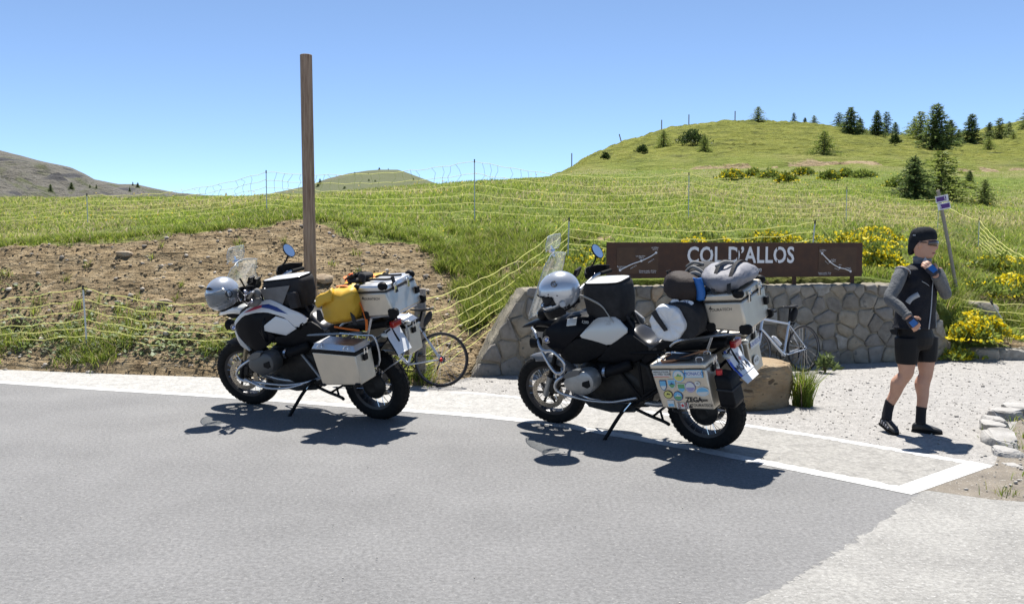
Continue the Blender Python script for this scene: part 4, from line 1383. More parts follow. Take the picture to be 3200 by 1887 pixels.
def conifer(label, vx, vtop, Y, kind, wide=1.0, name='conifer_tree', group='conifers on the hillside'):
    vb = BASE_ROW.get(vx)
    if vb: Y = ground_at(vx, vb, *((24, 60) if vb > 410 else (66, 150)))
    x = bpos(vx, Y); zb = tz(x, Y); wide = wide * 1.3; H = max(.6, zat(vtop, Y) - zb)
    root = thing(name, label, 'tree', (x, Y, zb), (vx * .7) % 6.28, group)
    root.scale = (H * wide, H * wide, H)
    if (vx * 7) % 5 in (1, 2, 4): kind += 5
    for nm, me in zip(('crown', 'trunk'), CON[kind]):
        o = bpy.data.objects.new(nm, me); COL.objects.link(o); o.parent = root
    return root


for lab, vx, vt, Y, kd, wd in [
        ('lone dark conifer on top of the green knoll', 1856, 262, 112, 2, 1.15),
        ('thin small conifer on the crest right of the lone dark one', 1943, 277, 114, 1, 1.0),
        ('tiny conifer on the crest, left one of a close pair', 1970, 289, 115, 2, 1.0),
        ('small pointed conifer on the crest, right one of a close pair', 1992, 284, 114, 2, 1.1),
        ('tall ragged conifer on the crest left of the gap in the trees', 2080, 263, 112, 2, 1.1),
        ('bluish conifer half hidden at the left of the ragged crest group', 2052, 276, 114, 1, 1.4),
        ('small pale conifer at the right of the ragged crest group', 2104, 290, 113, 2, 1.0),
        ('slim conifer on the crest, left one of three in a row', 2145, 271, 113, 0, 1.0),
        ('slim conifer on the crest, middle one of three in a row', 2168, 274, 115, 1, 1.0),
        ('short conifer on the crest, right one of three in a row', 2190, 300, 115, 1, 1.2),
        ('conifer left of the tallest tree with a pale bushy front', 2252, 274, 112, 2, 1.1),
        ('low bushy conifer at the left foot of the trees by the tallest one', 2236, 292, 110, 4, 1.0),
        ('tallest conifer on the skyline at right', 2290, 255, 100, 0, 1.15),
        ('conifer close behind the tallest tree on its right', 2324, 294, 106, 2, 1.0),
        ('small conifer between the tallest tree and the dense dark one', 2345, 318, 112, 2, 1.0),
        ('dense dark cone-shaped conifer right of the tallest tree', 2375, 280, 102, 0, 1.1),
        ('pale small conifer right of the dense dark cone', 2419, 300, 116, 1, 1.3),
        ('dark conifer on the far right slope crest', 2443, 289, 124, 0, 1.2),
        ('narrow conifer beside the dark one on the far right crest', 2466, 298, 126, 1, 1.1),
        ('little round conifer below the far right crest', 2418, 335, 98, 4, .9),
        ('tiny conifer below the far right crest near the picture edge', 2478, 325, 118, 2, 1.1),
        ('conifer cut by the right edge of the picture on the skyline', 2511, 262, 145, 0, 1.2),
        ('small conifer on the left slope of the knoll', 1627, 320, 88, 4, .85),
        ('tiny conifer in the middle of the knoll slope', 1680, 331, 93, 4, .85),
        ('small dark conifer right of the tiny one on the knoll slope', 1727, 332, 86, 4, .85),
        ('bushy larch alone on the right flank of the knoll', 2018, 321, 84, 4, 1.0),
        ('broad light green conifer, left one of the twin pair behind the trail plates', 2240, 384, 38, 4, 1.05),
        ('dark tall conifer, right one of the twin pair behind the trail plates', 2306, 371, 40, 2, 1.35),
        ('small conifer on the meadow right of the twin pair', 2374, 419, 46, 2, .95),
        ('little dark fir standing alone on the meadow near the right edge', 2413, 440, 37, 0, 1.1)]:
    conifer(lab, vx, vt, Y, kd, wd)
for lab, vx, vt, Y, rx, h in [('low round shrub on the knoll slope below the small conifers', 1697, 356, 79, 1.1, 1.4), ('tiny shrub low on the left of the knoll', 1576, 384, 76, .4, .7), ('tiny dark shrub far left on the knoll', 1487, 392, 74, .3, .5), ('small shrub on the knoll right of the bushy larch', 2190, 370, 88, .5, 1.1)]:
    bush(lab, bpos(vx, Y), Y, rx, h, int(vx), 0, name='shrub', group='shrubs on the knoll', leafcol=(.055, .085, .022), nb=1500 if rx > 1 else 500)
# scattered trees on the far hills
FAR_TREES = [(132, 462, 560, 9), (183, 457, 575, 8), (244, 459, 560, 5), (228, 458, 560, 4), (345, 455, 600, 6), (333, 452, 610, 5), (325, 466, 560, 5), (935, 417, 478, 4), (957, 417.5, 476, 3), (875, 428, 462, 4), (908, 430, 450, 3.5), (1018, 443, 440, 4), (790, 449, 445, 7), (785, 456, 430, 5), (909, 452, 400, 8), (925, 455, 395, 8), (850, 470, 360, 7), (880, 475, 350, 6), (560, 480, 470, 5), (630, 484, 400, 5)]
for i, (vx, vy, Y, H) in enumerate(FAR_TREES):
    x = (vx * 1.2714 - 1600) / fP * Y
    ordn = ['first', 'second', 'third', 'fourth', 'fifth', 'sixth', 'seventh', 'eighth', 'ninth', 'tenth', 'eleventh', 'twelfth', 'thirteenth']
    side = [p for p in FAR_TREES if (p[0] < 400) == (vx < 400)]
    rank = ordn[sorted(q[0] for q in side).index(vx)]
    root = thing('far_tree', '%s tiny dark tree from the left on the distant %s' % (rank, 'grey mountain' if vx < 400 else 'cone-shaped hill'), 'tree', (x, Y, zat(vy, Y) - H * .3), i * 1.3, 'trees on the distant slopes')
    root.scale = (H * .8, H * .8, H * .6)
    for nm, me in zip(('crown', 'trunk'), CON[i % 3 + 1]):
        o = bpy.data.objects.new(nm, me); COL.objects.link(o); o.parent = root

# ------------------------------------------------------------------ motorcycles
M_GLOSSK = pbr('black_paint', (.006, .0065, .009), .32, spec=.12)
M_MATTK = pbr('matt_black_plastic', (.008, .008, .009), .5, spec=.12, col2=(.012, .012, .013), scale=40, bump=.15, bscale=300, bdist=.001)
M_WHITEPAINT = pbr('white_paint', (.66, .66, .66), .22, coat=.6)
M_SILVERPAINT = pbr('pale_silver_paint', (.56, .55, .52), .32, metal=.25, coat=.4)
M_CASTGREY = pbr('cast_grey', (.36, .36, .35), .42, metal=.6, col2=(.29, .29, .285), scale=14)
M_CASTDARK = pbr('dark_cast_metal', (.022, .022, .022), .5, metal=.4, spec=.3, col2=(.038, .036, .034), scale=18)
M_ALU = pbr('brushed_aluminium', (.57, .52, .44), .40, metal=.85, col2=(.53, .485, .41), scale=9, detail=8, rough2=.50, bump=.06, bscale=160, bdist=.001)
M_ALUTOP = pbr('bright_aluminium', (.66, .66, .66), .30, metal=.95, col2=(.58, .58, .57), scale=9, rough2=.42)
M_STEELBAR = pbr('silver_bar', (.50, .51, .53), .30, metal=.85)
M_CHROME = pbr('chrome', (.72, .72, .73), .12, metal=1.0)
M_RUBBER = pbr('tyre_rubber', (.010, .010, .010), .75, spec=.15, col2=(.016, .0155, .015), scale=20, bump=.2, bscale=90, bdist=.002)
M_DISC = pbr('brake_disc_steel', (.40, .36, .30), .35, metal=.9)
M_SEAT = pbr('seat_vinyl', (.016, .016, .018), .33, col2=(.022, .022, .024), scale=60, bump=.25, bscale=220, bdist=.001)
M_MIRROR = pbr('mirror_glass', (.88, .90, .92), .02, metal=1.0)
M_CLEAR = None
M_GOLDFORK = pbr('tan_fork_tube', (.30, .24, .15), .4, metal=.5)
M_REDLENS = pbr('red_lens', (.35, .012, .012), .15, coat=.5)
M_AMBER = pbr('clear_indicator', (.5, .5, .46), .15, coat=.5)
M_ORANGE = pbr('orange_strap', (.72, .17, .025), .7)
M_YELLOW = pbr('yellow_bag', (.60, .37, .035), .5, col2=(.54, .32, .03), scale=5, bump=.25, bscale=14, bdist=.02)
M_CLOTHK = pbr('black_fabric', (.014, .014, .016), .85, col2=(.026, .026, .028), scale=14, bump=.4, bscale=60, bdist=.004)
M_CLOTHG = pbr('grey_fabric', (.16, .155, .15), .85, col2=(.21, .205, .20), scale=12, bump=.3, bscale=60, bdist=.004)
M_WHITEBAG = pbr('white_bag_vinyl', (.70, .71, .72), .45, col2=(.62, .63, .65), scale=5, bump=.3, bscale=18, bdist=.01)
M_GREYBAG = pbr('grey_bag_cloth', (.24, .24, .265), .65, col2=(.17, .17, .19), scale=5, bump=.5, bscale=12, bdist=.02)
M_BROWNBAG = pbr('brown_sack_cloth', (.036, .027, .024), .7, spec=.25, col2=(.026, .020, .019), scale=6, bump=.6, bscale=16, bdist=.02)
M_BLUECLOTH = pbr('blue_cloth', (.02, .12, .38), .6)
M_MAPTOP = pbr('map_pocket_film', (.74, .73, .70), .18, coat=.5)
M_HELMET = pbr('silver_helmet_paint', (.50, .52, .55), .24, metal=.55, coat=.6)
M_RED = pbr('red_print', (.55, .03, .03), .5)
M_BLUE = pbr('blue_print', (.02, .06, .35), .5)
M_INK = pbr('dark_ink', (.02, .018, .018), .6)
M_STICKW = pbr('white_sticker', (.62, .62, .58), .5)


def clear_plastic():
    m = bpy.data.materials.new('clear_screen'); m.use_nodes = True; nt = m.node_tree
    nt.nodes.remove(nt.nodes['Principled BSDF'])
    tr = node(nt, 'ShaderNodeBsdfTransparent'); tr.inputs[0].default_value = (.95, .965, .96, 1)
    gl = node(nt, 'ShaderNodeBsdfGlossy'); gl.inputs['Roughness'].default_value = .06; gl.inputs[0].default_value = (.95, .95, .95, 1)
    df = node(nt, 'ShaderNodeBsdfDiffuse'); df.inputs[0].default_value = (.75, .76, .76, 1)
    lw = node(nt, 'ShaderNodeLayerWeight'); lw.inputs[0].default_value = .25
    pw_ = node(nt, 'ShaderNodeMath', operation='POWER'); pw_.inputs[1].default_value = 1.6
    ml = node(nt, 'ShaderNodeMath', operation='MULTIPLY_ADD'); ml.inputs[1].default_value = .55; ml.inputs[2].default_value = .05
    nt.links.new(lw.outputs['Facing'], pw_.inputs[0]); nt.links.new(pw_.outputs[0], ml.inputs[0])
    tl_ = node(nt, 'ShaderNodeBsdfTranslucent'); tl_.inputs[0].default_value = (.80, .82, .80, 1)
    md_ = node(nt, 'ShaderNodeMixShader'); md_.inputs[0].default_value = .5
    nt.links.new(df.outputs[0], md_.inputs[1]); nt.links.new(tl_.outputs[0], md_.inputs[2])
    m0 = node(nt, 'ShaderNodeMixShader'); m0.inputs[0].default_value = .09
    nt.links.new(tr.outputs[0], m0.inputs[1]); nt.links.new(md_.outputs[0], m0.inputs[2])
    m1 = node(nt, 'ShaderNodeMixShader'); nt.links.new(ml.outputs[0], m1.inputs[0])
    nt.links.new(m0.outputs[0], m1.inputs[1]); nt.links.new(gl.outputs[0], m1.inputs[2])
    nt.links.new(m1.outputs[0], nt.nodes['Material Output'].inputs[0])
    return m


M_CLEAR = clear_plastic()


def half_width(x, z):
    """Half width of the tank and fairing at a point of the side view."""
    w = float(np.interp(x, [.0, .30, .45, .55, .75, .95, 1.15, 1.30, 1.40], [.145, .15, .155, .165, .20, .235, .26, .245, .19]))
    f = float(np.interp(z, [.55, .65, .75, .90, 1.0, 1.08, 1.14], [.84, .90, .96, 1.0, .92, .76, .58]))
    return w * f


def drape(name, poly, mat, parent, off=0.0, thick=.022, sides=(1, -1), smooth=1, yf=half_width):
    """A bodywork panel: an outline in the side view laid over the bodywork, with thickness."""
    out = None
    for _ in range(smooth):
        poly = chaikin(poly, .2)
    for s in sides:
        bm = bmesh.new()
        vs = [bm.verts.new((p[0], 0, p[1])) for p in poly]
        f = bm.faces.new(vs)
        bmesh.ops.triangulate(bm, faces=[f])
        for _ in range(2):
            long = [e for e in bm.edges if e.calc_length() > .035]
            bmesh.ops.subdivide_edges(bm, edges=long, cuts=1, use_grid_fill=True)
            bmesh.ops.triangulate(bm, faces=[f_ for f_ in bm.faces if len(f_.verts) > 3])
        for v in bm.verts:
            v.co.y = s * (yf(v.co.x, v.co.z) + off)
        bmesh.ops.recalc_face_normals(bm, faces=bm.faces)
        cy = sum(f_.normal.y for f_ in bm.faces)
        if cy * s < 0:
            bmesh.ops.reverse_faces(bm, faces=bm.faces)
        me = bpy.data.meshes.new(name); bm.to_mesh(me); bm.free()
        o = link(name, me, mat, parent, smooth=True)
        md = o.modifiers.new('solid', 'SOLIDIFY'); md.thickness = thick; md.offset = -1
        md = o.modifiers.new('bevel', 'BEVEL'); md.width = .004; md.segments = 2; md.limit_method = 'ANGLE'; md.angle_limit = R(60)
        if s == sides[0]: out = o
    return out


def sring(c, hx, hz, n=20, e=2.6, axis='X', tilt=0.0):
    """Super-ellipse ring; half sizes hx (across) and hz (up), in a plane normal to the axis."""
    pts = []
    for k in range(n):
        a = 2 * math.pi * k / n
        u = math.copysign(abs(math.cos(a)) ** (2 / e), math.cos(a)) * hx; v = math.copysign(abs(math.sin(a)) ** (2 / e), math.sin(a)) * hz
        if axis == 'X': pts.append((c[0] + tilt * v, c[1] + u, c[2] + v))
        elif axis == 'Y': pts.append((c[0] + u, c[1], c[2] + v))
        else: pts.append((c[0] + u, c[1] + v, c[2]))
    return pts


def wheel(root, cx, rad, tw, rimr, front, X=None, tread=0):
    X = X or Matrix.Identity(4)
    c = (cx, 0, rad)
    prof = []
    for k in range(13):
        a = math.pi * k / 12
        prof.append((rad - tw * .40 + tw * .40 * math.sin(a) ** .75, -tw * .5 * math.cos(a)))
    prof = [(rimr, -tw * .36), (rimr + .012, -tw * .46), ((rimr + rad - tw * .4) / 2 + .01, -tw * .51)] + prof[1:-1] + [((rimr + rad - tw * .4) / 2 + .01, tw * .51), (rimr + .012, tw * .46), (rimr, tw * .36)]
    tyre = MB().lathe(prof, 56, 'Y', c).xf(X).build('wheel', M_RUBBER, root, smooth=True, angle=55)
    mb = MB()
    nb = 46
    for k in range(nb):
        for j, (yy, ln, sk) in enumerate(((-.36, .020, .5), (-.13, .026, -.3), (.13, .026, .3), (.36, .020, -.5))):
            a = 2 * math.pi * (k + (.5 if j % 2 else 0)) / nb
            rr = rad - tw * .40 + tw * .40 * math.sin(math.acos(max(-1, min(1, -2 * yy)))) ** .75 - .001
            rot = Matrix.Rotation(a, 3, 'Y') @ Matrix.Rotation(-yy * 2.2, 3, 'X') @ Matrix.Rotation(sk * .5, 3, 'Z')
            mb.box((c[0] + rr * math.sin(a), yy * tw, c[2] + rr * math.cos(a)), (ln * 1.25, tw * .20, .007), rot)
    mb.xf(X).build('tread', M_RUBBER, tyre)
    MB().lathe([(rimr - .020, -tw * .34), (rimr + .006, -tw * .40), (rimr + .010, -tw * .36), (rimr - .004, -tw * .28), (rimr - .012, 0), (rimr - .004, tw * .28), (rimr + .010, tw * .36), (rimr + .006, tw * .40), (rimr - .020, tw * .34), (rimr - .026, 0)], 48, 'Y', c, closed_prof=True).xf(X).build('rim', pbr('rim_alloy', (.035, .035, .038), .35, metal=.6), tyre, smooth=True, angle=40)
    mb = MB(); ns_ = 40
    for k in range(ns_):
        a = 2 * math.pi * k / ns_; b = a + (.42 if k % 4 < 2 else -.42); s = 1 if k % 2 else -1
        mb.tube([(c[0] + (rimr - .004) * math.cos(a), s * tw * .33, c[2] + (rimr - .004) * math.sin(a)), (c[0] + .055 * math.cos(b), s * .032, c[2] + .055 * math.sin(b))], .0024, 4, cap=False)
    mb.xf(X).build('spokes', M_CHROME, tyre)
    MB().lathe([(0, -.075), (.03, -.075), (.05, -.05), (.045, 0), (.05, .05), (.03, .075), (0, .075)], 20, 'Y', c).xf(X).build('hub', M_CASTDARK, tyre, smooth=True, angle=40)
    if front:
        for s in (1, -1):
            d = MB().lathe([(.108, s * .078), (.152, s * .078), (.152, s * .083), (.108, s * .083)], 40, 'Y', c, closed_prof=True).xf(X).build('brake_disc', M_DISC, tyre)
            mb = MB()
            for k in range(6):
                a = 2 * math.pi * k / 6
                mb.box((c[0] + .083 * math.cos(a), s * .075, c[2] + .083 * math.sin(a)), (.07, .006, .022), Matrix.Rotation(-a, 3, 'Y'))
            for k in range(40):
                a = 2 * math.pi * k / 40; rr = (.121, .131, .141)[k % 3]
                mb.lathe([(0, s * .0846), (.0045, s * .0846), (.0045, s * .080)], 6, 'Y', (c[0] + rr * math.cos(a), 0, c[2] + rr * math.sin(a)))
            mb.xf(X).build('disc_carrier', M_CASTDARK, tyre)
    else:
        MB().lathe([(.0, .085), (.05, .088), (.07, .07), (.10, .062), (.118, .05), (.118, .03), (.05, .02)], 30, 'Y', c).xf(X).build('final_drive', M_CASTDARK, tyre, smooth=True, angle=35)
        MB().lathe([(.09, -.085), (.132, -.085), (.132, -.08), (.09, -.08)], 36, 'Y', c, closed_prof=True).xf(X).build('brake_disc', M_DISC, tyre)
    return tyre


def quad_box(poly, y0, y1, name, mat, parent, bevel=.008, xf=None):
    mb = MB().prism(poly, y0, y1)
    if xf is not None: mb.xf(xf)
    return mb.build(name, mat, parent, bevel=bevel)


def lerp2(a, b, t):
    return (a[0] + (b[0] - a[0]) * t, a[1] + (b[1] - a[1]) * t)


def face_point(q, u, v):
    """q = TL, TR, BR, BL outline of a face; (u, v) from its upper left."""
    return lerp2(lerp2(q[0], q[1], u), lerp2(q[3], q[2], u), v)


def motorcycle(kind, label, base, yaw, lean, scale):
    adv = kind == 'adv'
    root = thing('motorcycle', label, 'motorcycle', base)
    root.rotation_euler = (-R(lean), 0, yaw)
    root.scale = (scale,) * 3
    body = M_GLOSSK if adv else M_WHITEPAINT
    # steering turned a little to the left
    pv = Vector((1.26, 0, 1.0)); axd = Vector((-.44, 0, .9)).normalized()
    S = Matrix.Translation(pv) @ Matrix.Rotation(R(9), 4, axd) @ Matrix.Translation(-pv)
    wheel(root, 0, .322, .15, .215, False)
    wheel(root, 1.50, .332, .112, .235, True, S)
    # fork, mudguard
    for s in (1, -1):
        f = MB().tube([(1.515, s * .105, .315), (1.50, s * .105, .345), (1.435, s * .105, .50)], [.024, .030, .028], 12).xf(S).build('fork_leg', M_CASTGREY if adv else M_MATTK, root, smooth=True, angle=40)
        MB().tube([(1.435, s * .105, .50), (1.27, s * .105, .92)], .0215, 12).xf(S).build('fork_tube', M_MATTK if adv else M_GOLDFORK, f, smooth=True, angle=40)
        MB().box((1.435, s * .11, .40), (.045, .03, .10), Matrix.Rotation(-.3, 3, 'Y')).box((1.40, s * .092, .42), (.08, .045, .10), Matrix.Rotation(-.3, 3, 'Y')).xf(S).build('brake_caliper', M_CASTDARK, f, bevel=.006)
    rings = []
    for k in range(15):
        a = R(62 + 92 * k / 14); r_ = .362
        w = .062 * min(1, (.35 + k / 4)) * min(1, (.3 + (14 - k) / 3))
        c = Vector((1.50 - r_ * math.cos(a), 0, .332 + r_ * math.sin(a))); er = Vector((-math.cos(a), 0, math.sin(a)))
        rings.append([tuple(c + er * (-.045 * abs(q) ** 2.2) + Vector((0, q * w, 0))) for q in (-1.15, -.8, -.4, 0, .4, .8, 1.15)])
    MB().loft([[(2 * 1.50 - p[0], p[1], p[2]) for p in r_] for r_ in rings], cap=False, closed=False).xf(S).build('front_mudguard', pbr('grey_mudguard', (.13, .135, .145), .35, coat=.3) if adv else M_MATTK, root, smooth=True, solid=.006)
    # beak
    rings = []
    for x, zc, hy, hz in ((1.24, .995, .15, .055), (1.36, 1.00, .145, .050), (1.48, .985, .115, .042), (1.60, .955, .080, .030), (1.69, .925, .045, .018), (1.735, .906, .012, .006)):
        rings.append(sring((x, 0, zc), hy, hz, 16, 3.0))
    MB().loft(rings).xf(S if False else Matrix.Identity(4)).build('beak', M_GLOSSK if adv else M_WHITEPAINT, root, subsurf=1)
    MB().prism([(1.40, .955), (1.60, .925), (1.52, .895), (1.42, .90)], -.07, .07).build('beak_underside', M_MATTK, root, bevel=.01)
    hl = MB().loft([sring((1.36, 0, 1.075), .15, .07, 18), sring((1.44, 0, 1.07), .145, .065, 18), sring((1.485, 0, 1.06), .12, .05, 18)]).build('headlight', M_MATTK, root, subsurf=1)
    MB().loft([sring((1.478, 0, 1.063), .105, .042, 18), sring((1.50, 0, 1.058), .09, .032, 18)]).build('lens', M_CHROME, hl, smooth=True)
    # windscreen with a clip-on deflector
    sw = 1.0 if adv else 1.12; zt = 1.60 if adv else 1.455; xo = 0 if adv else .03
    rings = []
    for k in range(11):
        u = k / 10
        z = 1.02 + (zt - 1.02) * u; x = 1.595 - .30 * u ** 1.1 + xo
        hw = sw * float(np.interp(u, [0, .15, .35, .5, .62, .8, 1], [.10, .20, .225, .205, .175, .165, .135]))
        rings.append([(x - .085 * (q * hw / .22) ** 2, q * hw, z - (.03 * q * q if u > .95 else 0)) for q in np.linspace(-1, 1, 13)])
    scr = MB().loft(rings, cap=False, closed=False).build('windscreen', M_CLEAR, root, smooth=True, solid=.006)
    rim_pts = [r_[0] for r_ in rings] + rings[-1][1:-1] + [r_[-1] for r_ in rings[::-1]]
    MB().tube(rim_pts, .0035, 5).build('screen_edge', pbr('screen_edge', (.55, .57, .57), .2), scr, smooth=True)
    rings = []
    zd = zt + (.015 if adv else -.02)
    for k in range(6):
        u = k / 5
        rings.append([(1.28 + (0 if adv else .10) + .07 * (1 - u) - .30 * 0 - .05 * (q * .11 / .12) ** 2 + .035 * u, q * (.115 - .03 * (u - .5) ** 2 * 4 * .6), zd + .125 * u + .01) for q in np.linspace(-1, 1, 9)])
    dfl = MB().loft(rings, cap=False, closed=False).build('screen_deflector', M_CLEAR, root, smooth=True, solid=.005)
    dr = [r_[0] for r_ in rings] + rings[-1][1:-1] + [r_[-1] for r_ in rings[::-1]] + rings[0][1:-1][::-1]
    MB().tube(dr, .003, 5, closed=True).build('deflector_edge', pbr('screen_edge', (.55, .57, .57), .2), dfl, smooth=True)
    MB().tube([(1.31 + (0 if adv else .1), -.015, zd - .05), (1.33 + (0 if adv else .1), -.015, zd + .045)], .011, 8).tube([(1.32 + (0 if adv else .1), -.04, zd), (1.32 + (0 if adv else .1), .02, zd)], .014, 8).build('clamp', M_CHROME, dfl, smooth=True, angle=40)
    # instruments and handlebar
    hz = 1.30 if adv else 1.225
    MB().loft([sring((1.27, 0, 1.19), .11, .045, 14, 3), sring((1.21, 0, 1.215), .105, .05, 14, 3)]).xf(S).build('instrument_panel', M_MATTK, root, bevel=.01)
    if adv:
        gp = MB().box((1.13, -.10, 1.40), (.025, .115, .085), Matrix.Rotation(-.5, 3, 'Y')).xf(S).build('navigation_unit', M_MATTK, root, bevel=.008)
        MB().box((1.1135, -.10, 1.409), (.002, .096, .066), Matrix.Rotation(-.5, 3, 'Y')).xf(S).build('screen', pbr('dark_screen', (.05, .055, .065), .12), gp)
    else:
        for yy, zz in ((.10, 1.30), (.02, 1.26)):
            gp = MB().box((1.17, yy, zz), (.025, .085, .07), Matrix.Rotation(-.5, 3, 'Y')).xf(S).build('navigation_unit', M_MATTK, root, bevel=.006)
            MB().box((1.1535, yy, zz + .009), (.002, .068, .052), Matrix.Rotation(-.5, 3, 'Y')).xf(S).build('screen', pbr('dark_screen', (.05, .055, .065), .12), gp)
    bar = [(.985, .46, hz), (1.035, .30, hz + .015), (1.10, .15, hz - .03), (1.13, 0, hz - .06), (1.10, -.15, hz - .03), (1.035, -.30, hz + .015), (.985, -.46, hz)]
    hb = MB().tube(catmull(bar, 4), .014, 10).xf(S).build('handlebar', M_STEELBAR, root, smooth=True)
    MB().box((1.15, .06, hz - .10), (.06, .03, .12)).box((1.15, -.06, hz - .10), (.06, .03, .12)).xf(S).build('riser', M_CASTDARK, hb, bevel=.006)
    for s in (1, -1):
        MB().tube([(.975, s * .475, hz), (1.02, s * .335, hz + .012)], .0185, 12).xf(S).build('grip', M_RUBBER, hb, smooth=True, angle=40)
        MB().tube([(1.06, s * .30, hz + .015), (1.085, s * .37, hz + .01), (1.05, s * .47, hz - .005)], .006, 6).xf(S).build('lever', M_CHROME, hb, smooth=True)
        rings = []
        for k in range(9):
            u = k / 8; yy = .20 + .30 * u
            x = 1.10 + .06 * math.sin(math.pi * min(1, u * 1.15)) - .10 * u ** 3
            hh = .055 * min(1, .35 + u * 1.6) * min(1, .55 + (1 - u) * 2)
            rings.append([(x - .012 * abs(q) ** 2, s * yy, hz + .015 + q * hh + .015 * (1 - u)) for q in (-1, -.6, -.2, .2, .6, 1)])
        MB().loft(rings, cap=False, closed=False).xf(S).build('hand_guard', M_MATTK, hb, smooth=True, solid=.008)
    # right-hand mirror (the left one carries the helmet)
    for s in (-1, 1):
        mx, my, mz = 1.05, s * .40, hz + .20
        st = MB().tube(catmull([(1.075, s * .285, hz + .02), (1.10, s * .30, hz + .06), (mx + .015, my * .93, mz - .07), (mx + .012, my, mz - .02)], 4), .0075, 8).xf(S).build('mirror_stalk' if False else 'mirror', M_MATTK, root, smooth=True)
        if s < 0:
            Mm = frame((mx, my, mz), (-.10, -.99, 0), (.50, -.05, .86))
            MB().lathe([(0, -.028), (.035, -.024), (.058, -.008), (.066, .004), (.0665, .009), (.060, .009)], 26).xf(Matrix.Diagonal((1.0, 1.12, 1, 1))).xf(Mm).xf(S).build('housing', M_MATTK, st, smooth=True, angle=50)
            MB().lathe([(0, .0095), (.060, .0095)], 26).xf(Matrix.Diagonal((1.0, 1.12, 1, 1))).xf(Mm).xf(S).build('glass', M_MIRROR, st)
    # tank and fairing
    rings = []
    for x, zb, zt_, k in ((.46, .80, .95, .86), (.56, .74, 1.0, .86), (.70, .70, 1.045, .88), (.85, .68, 1.075, .88), (1.0, .68, 1.09, .88), (1.14, .70, 1.08, .86), (1.26, .74, 1.05, .84), (1.36, .80, 1.02, .8)):
        hw = half_width(x, .9) * k
        rings.append([(x, max(-hw, min(hw, p[1])), p[2]) for p in sring((x, 0, (zb + zt_) / 2), hw, (zt_ - zb) / 2, 22, 3.0)])
    MB().loft(rings).build('tank', M_MATTK, root, subsurf=1)
    if adv:
        cowl = drape('front_cowl', [(1.377, .912), (1.356, .954), (1.252, 1.022), (1.122, 1.075), (.984, 1.096), (.842, 1.092), (.93, .997), (.992, .945), (1.141, .82), (1.194, .762), (1.28, .823), (1.37, .85)], M_GLOSSK, root, .004)
        pan = drape('tank_panel', [(.838, 1.09), (.74, 1.10), (.653, 1.098), (.54, .993), (.631, .923), (.721, .865), (.832, .903), (.985, .935), (.925, .995)], M_SILVERPAINT, root, .006)
        drape('radiator_shroud', [(1.19, .765), (1.116, .85), (.985, .932), (.83, .90), (.718, .862), (.806, .774), (.978, .692), (1.069, .684), (1.141, .718)], M_MATTK, root, .000)
        drape('side_cover', [(.735, .855), (.557, .98), (.46, .915), (.367, .85), (.473, .733), (.727, .711), (.856, .726), (.80, .775)], M_MATTK, root, .000)
        drape('grey_flash', [(1.10, 1.078), (1.01, 1.092), (1.01, 1.03), (1.10, 1.02)], M_SILVERPAINT, root, .0065, smooth=0)
        rp = (1.300, .895)
    else:
        pan = drape('tank_panel', [(1.375, .87), (1.277, .962), (1.188, 1.035), (1.067, 1.092), (.95, 1.128), (.84, 1.10), (.73, 1.055), (.60, 1.01), (.515, .945), (.64, .868), (.745, .965), (.845, .998), (.945, 1.02), (1.07, 1.015), (1.197, .985), (1.30, .90), (1.335, .855)], M_WHITEPAINT, root, .005, smooth=1)
        p2 = drape('tank_panel', [(.847, .985), (.735, .955), (.65, .868), (.765, .806), (.90, .833), (1.03, .862), (.95, .915)], M_WHITEPAINT, root, .006, smooth=0)
        drape('front_cowl', [(1.33, .862), (1.30, .90), (1.197, .985), (1.07, 1.015), (.945, 1.02), (.85, .998), (.94, .93), (1.04, .862), (.93, .835), (.87, .79), (.98, .70), (1.10, .65), (1.22, .70), (1.30, .79)], M_GLOSSK, root, .002)
        drape('radiator_shroud', [(1.378, .868), (1.335, .855), (1.30, .79), (1.22, .70), (1.185, .635), (1.285, .68), (1.345, .745)], pbr('grey_shroud', (.42, .42, .41), .35, coat=.3), root, .006)
        drape('side_cover', [(.765, .80), (.64, .868), (.515, .94), (.44, .90), (.36, .84), (.46, .73), (.72, .70), (.87, .725), (.90, .79)], M_MATTK, root, .000)
        drape('red_stripe', [(1.19, 1.012), (1.09, 1.060), (1.00, 1.082), (1.00, 1.058), (1.09, 1.035)], pbr('stripe_red', (.36, .045, .075), .4), root, .0085, thick=.004, smooth=0)
        drape('blue_stripe', [(1.00, 1.058), (1.00, 1.082), (.93, 1.088), (.84, 1.062), (.72, 1.003), (.83, 1.025), (.92, 1.05)], pbr('stripe_blue', (.02, .045, .20), .4), root, .0085, thick=.004, smooth=0)
        rp = (1.325, .868)
    # round emblem on both cowls
    for s in (1, -1):
        hw = half_width(rp[0], rp[1]) + .007
        Mr = frame((rp[0] if adv else rp[0] + .012, s * (hw + (0 if adv else .002)), rp[1]), (-s * .97, -.24, 0), (0, s * .0, 1))
        e = MB().lathe([(0, .003), (.030, .003), (.033, .001), (.033, -.006)], 26).xf(Mr).build('emblem', M_INK, root, smooth=True, angle=30)
        MB().lathe([(.0275, .0035), (.0305, .0035)], 26).lathe([(.0175, .0035), (.0190, .0035)], 26).xf(Mr).build('emblem_ring', M_CHROME, e)
        for q in range(4):
            MB().lathe([(0, .0036), (.0172, .0036)], 6, a0=q * math.pi / 2, a1=(q + 1) * math.pi / 2).xf(Mr).build('emblem_quarter', M_WHITEP if q % 2 else pbr('emblem_blue', (.02, .13, .5), .4), e)
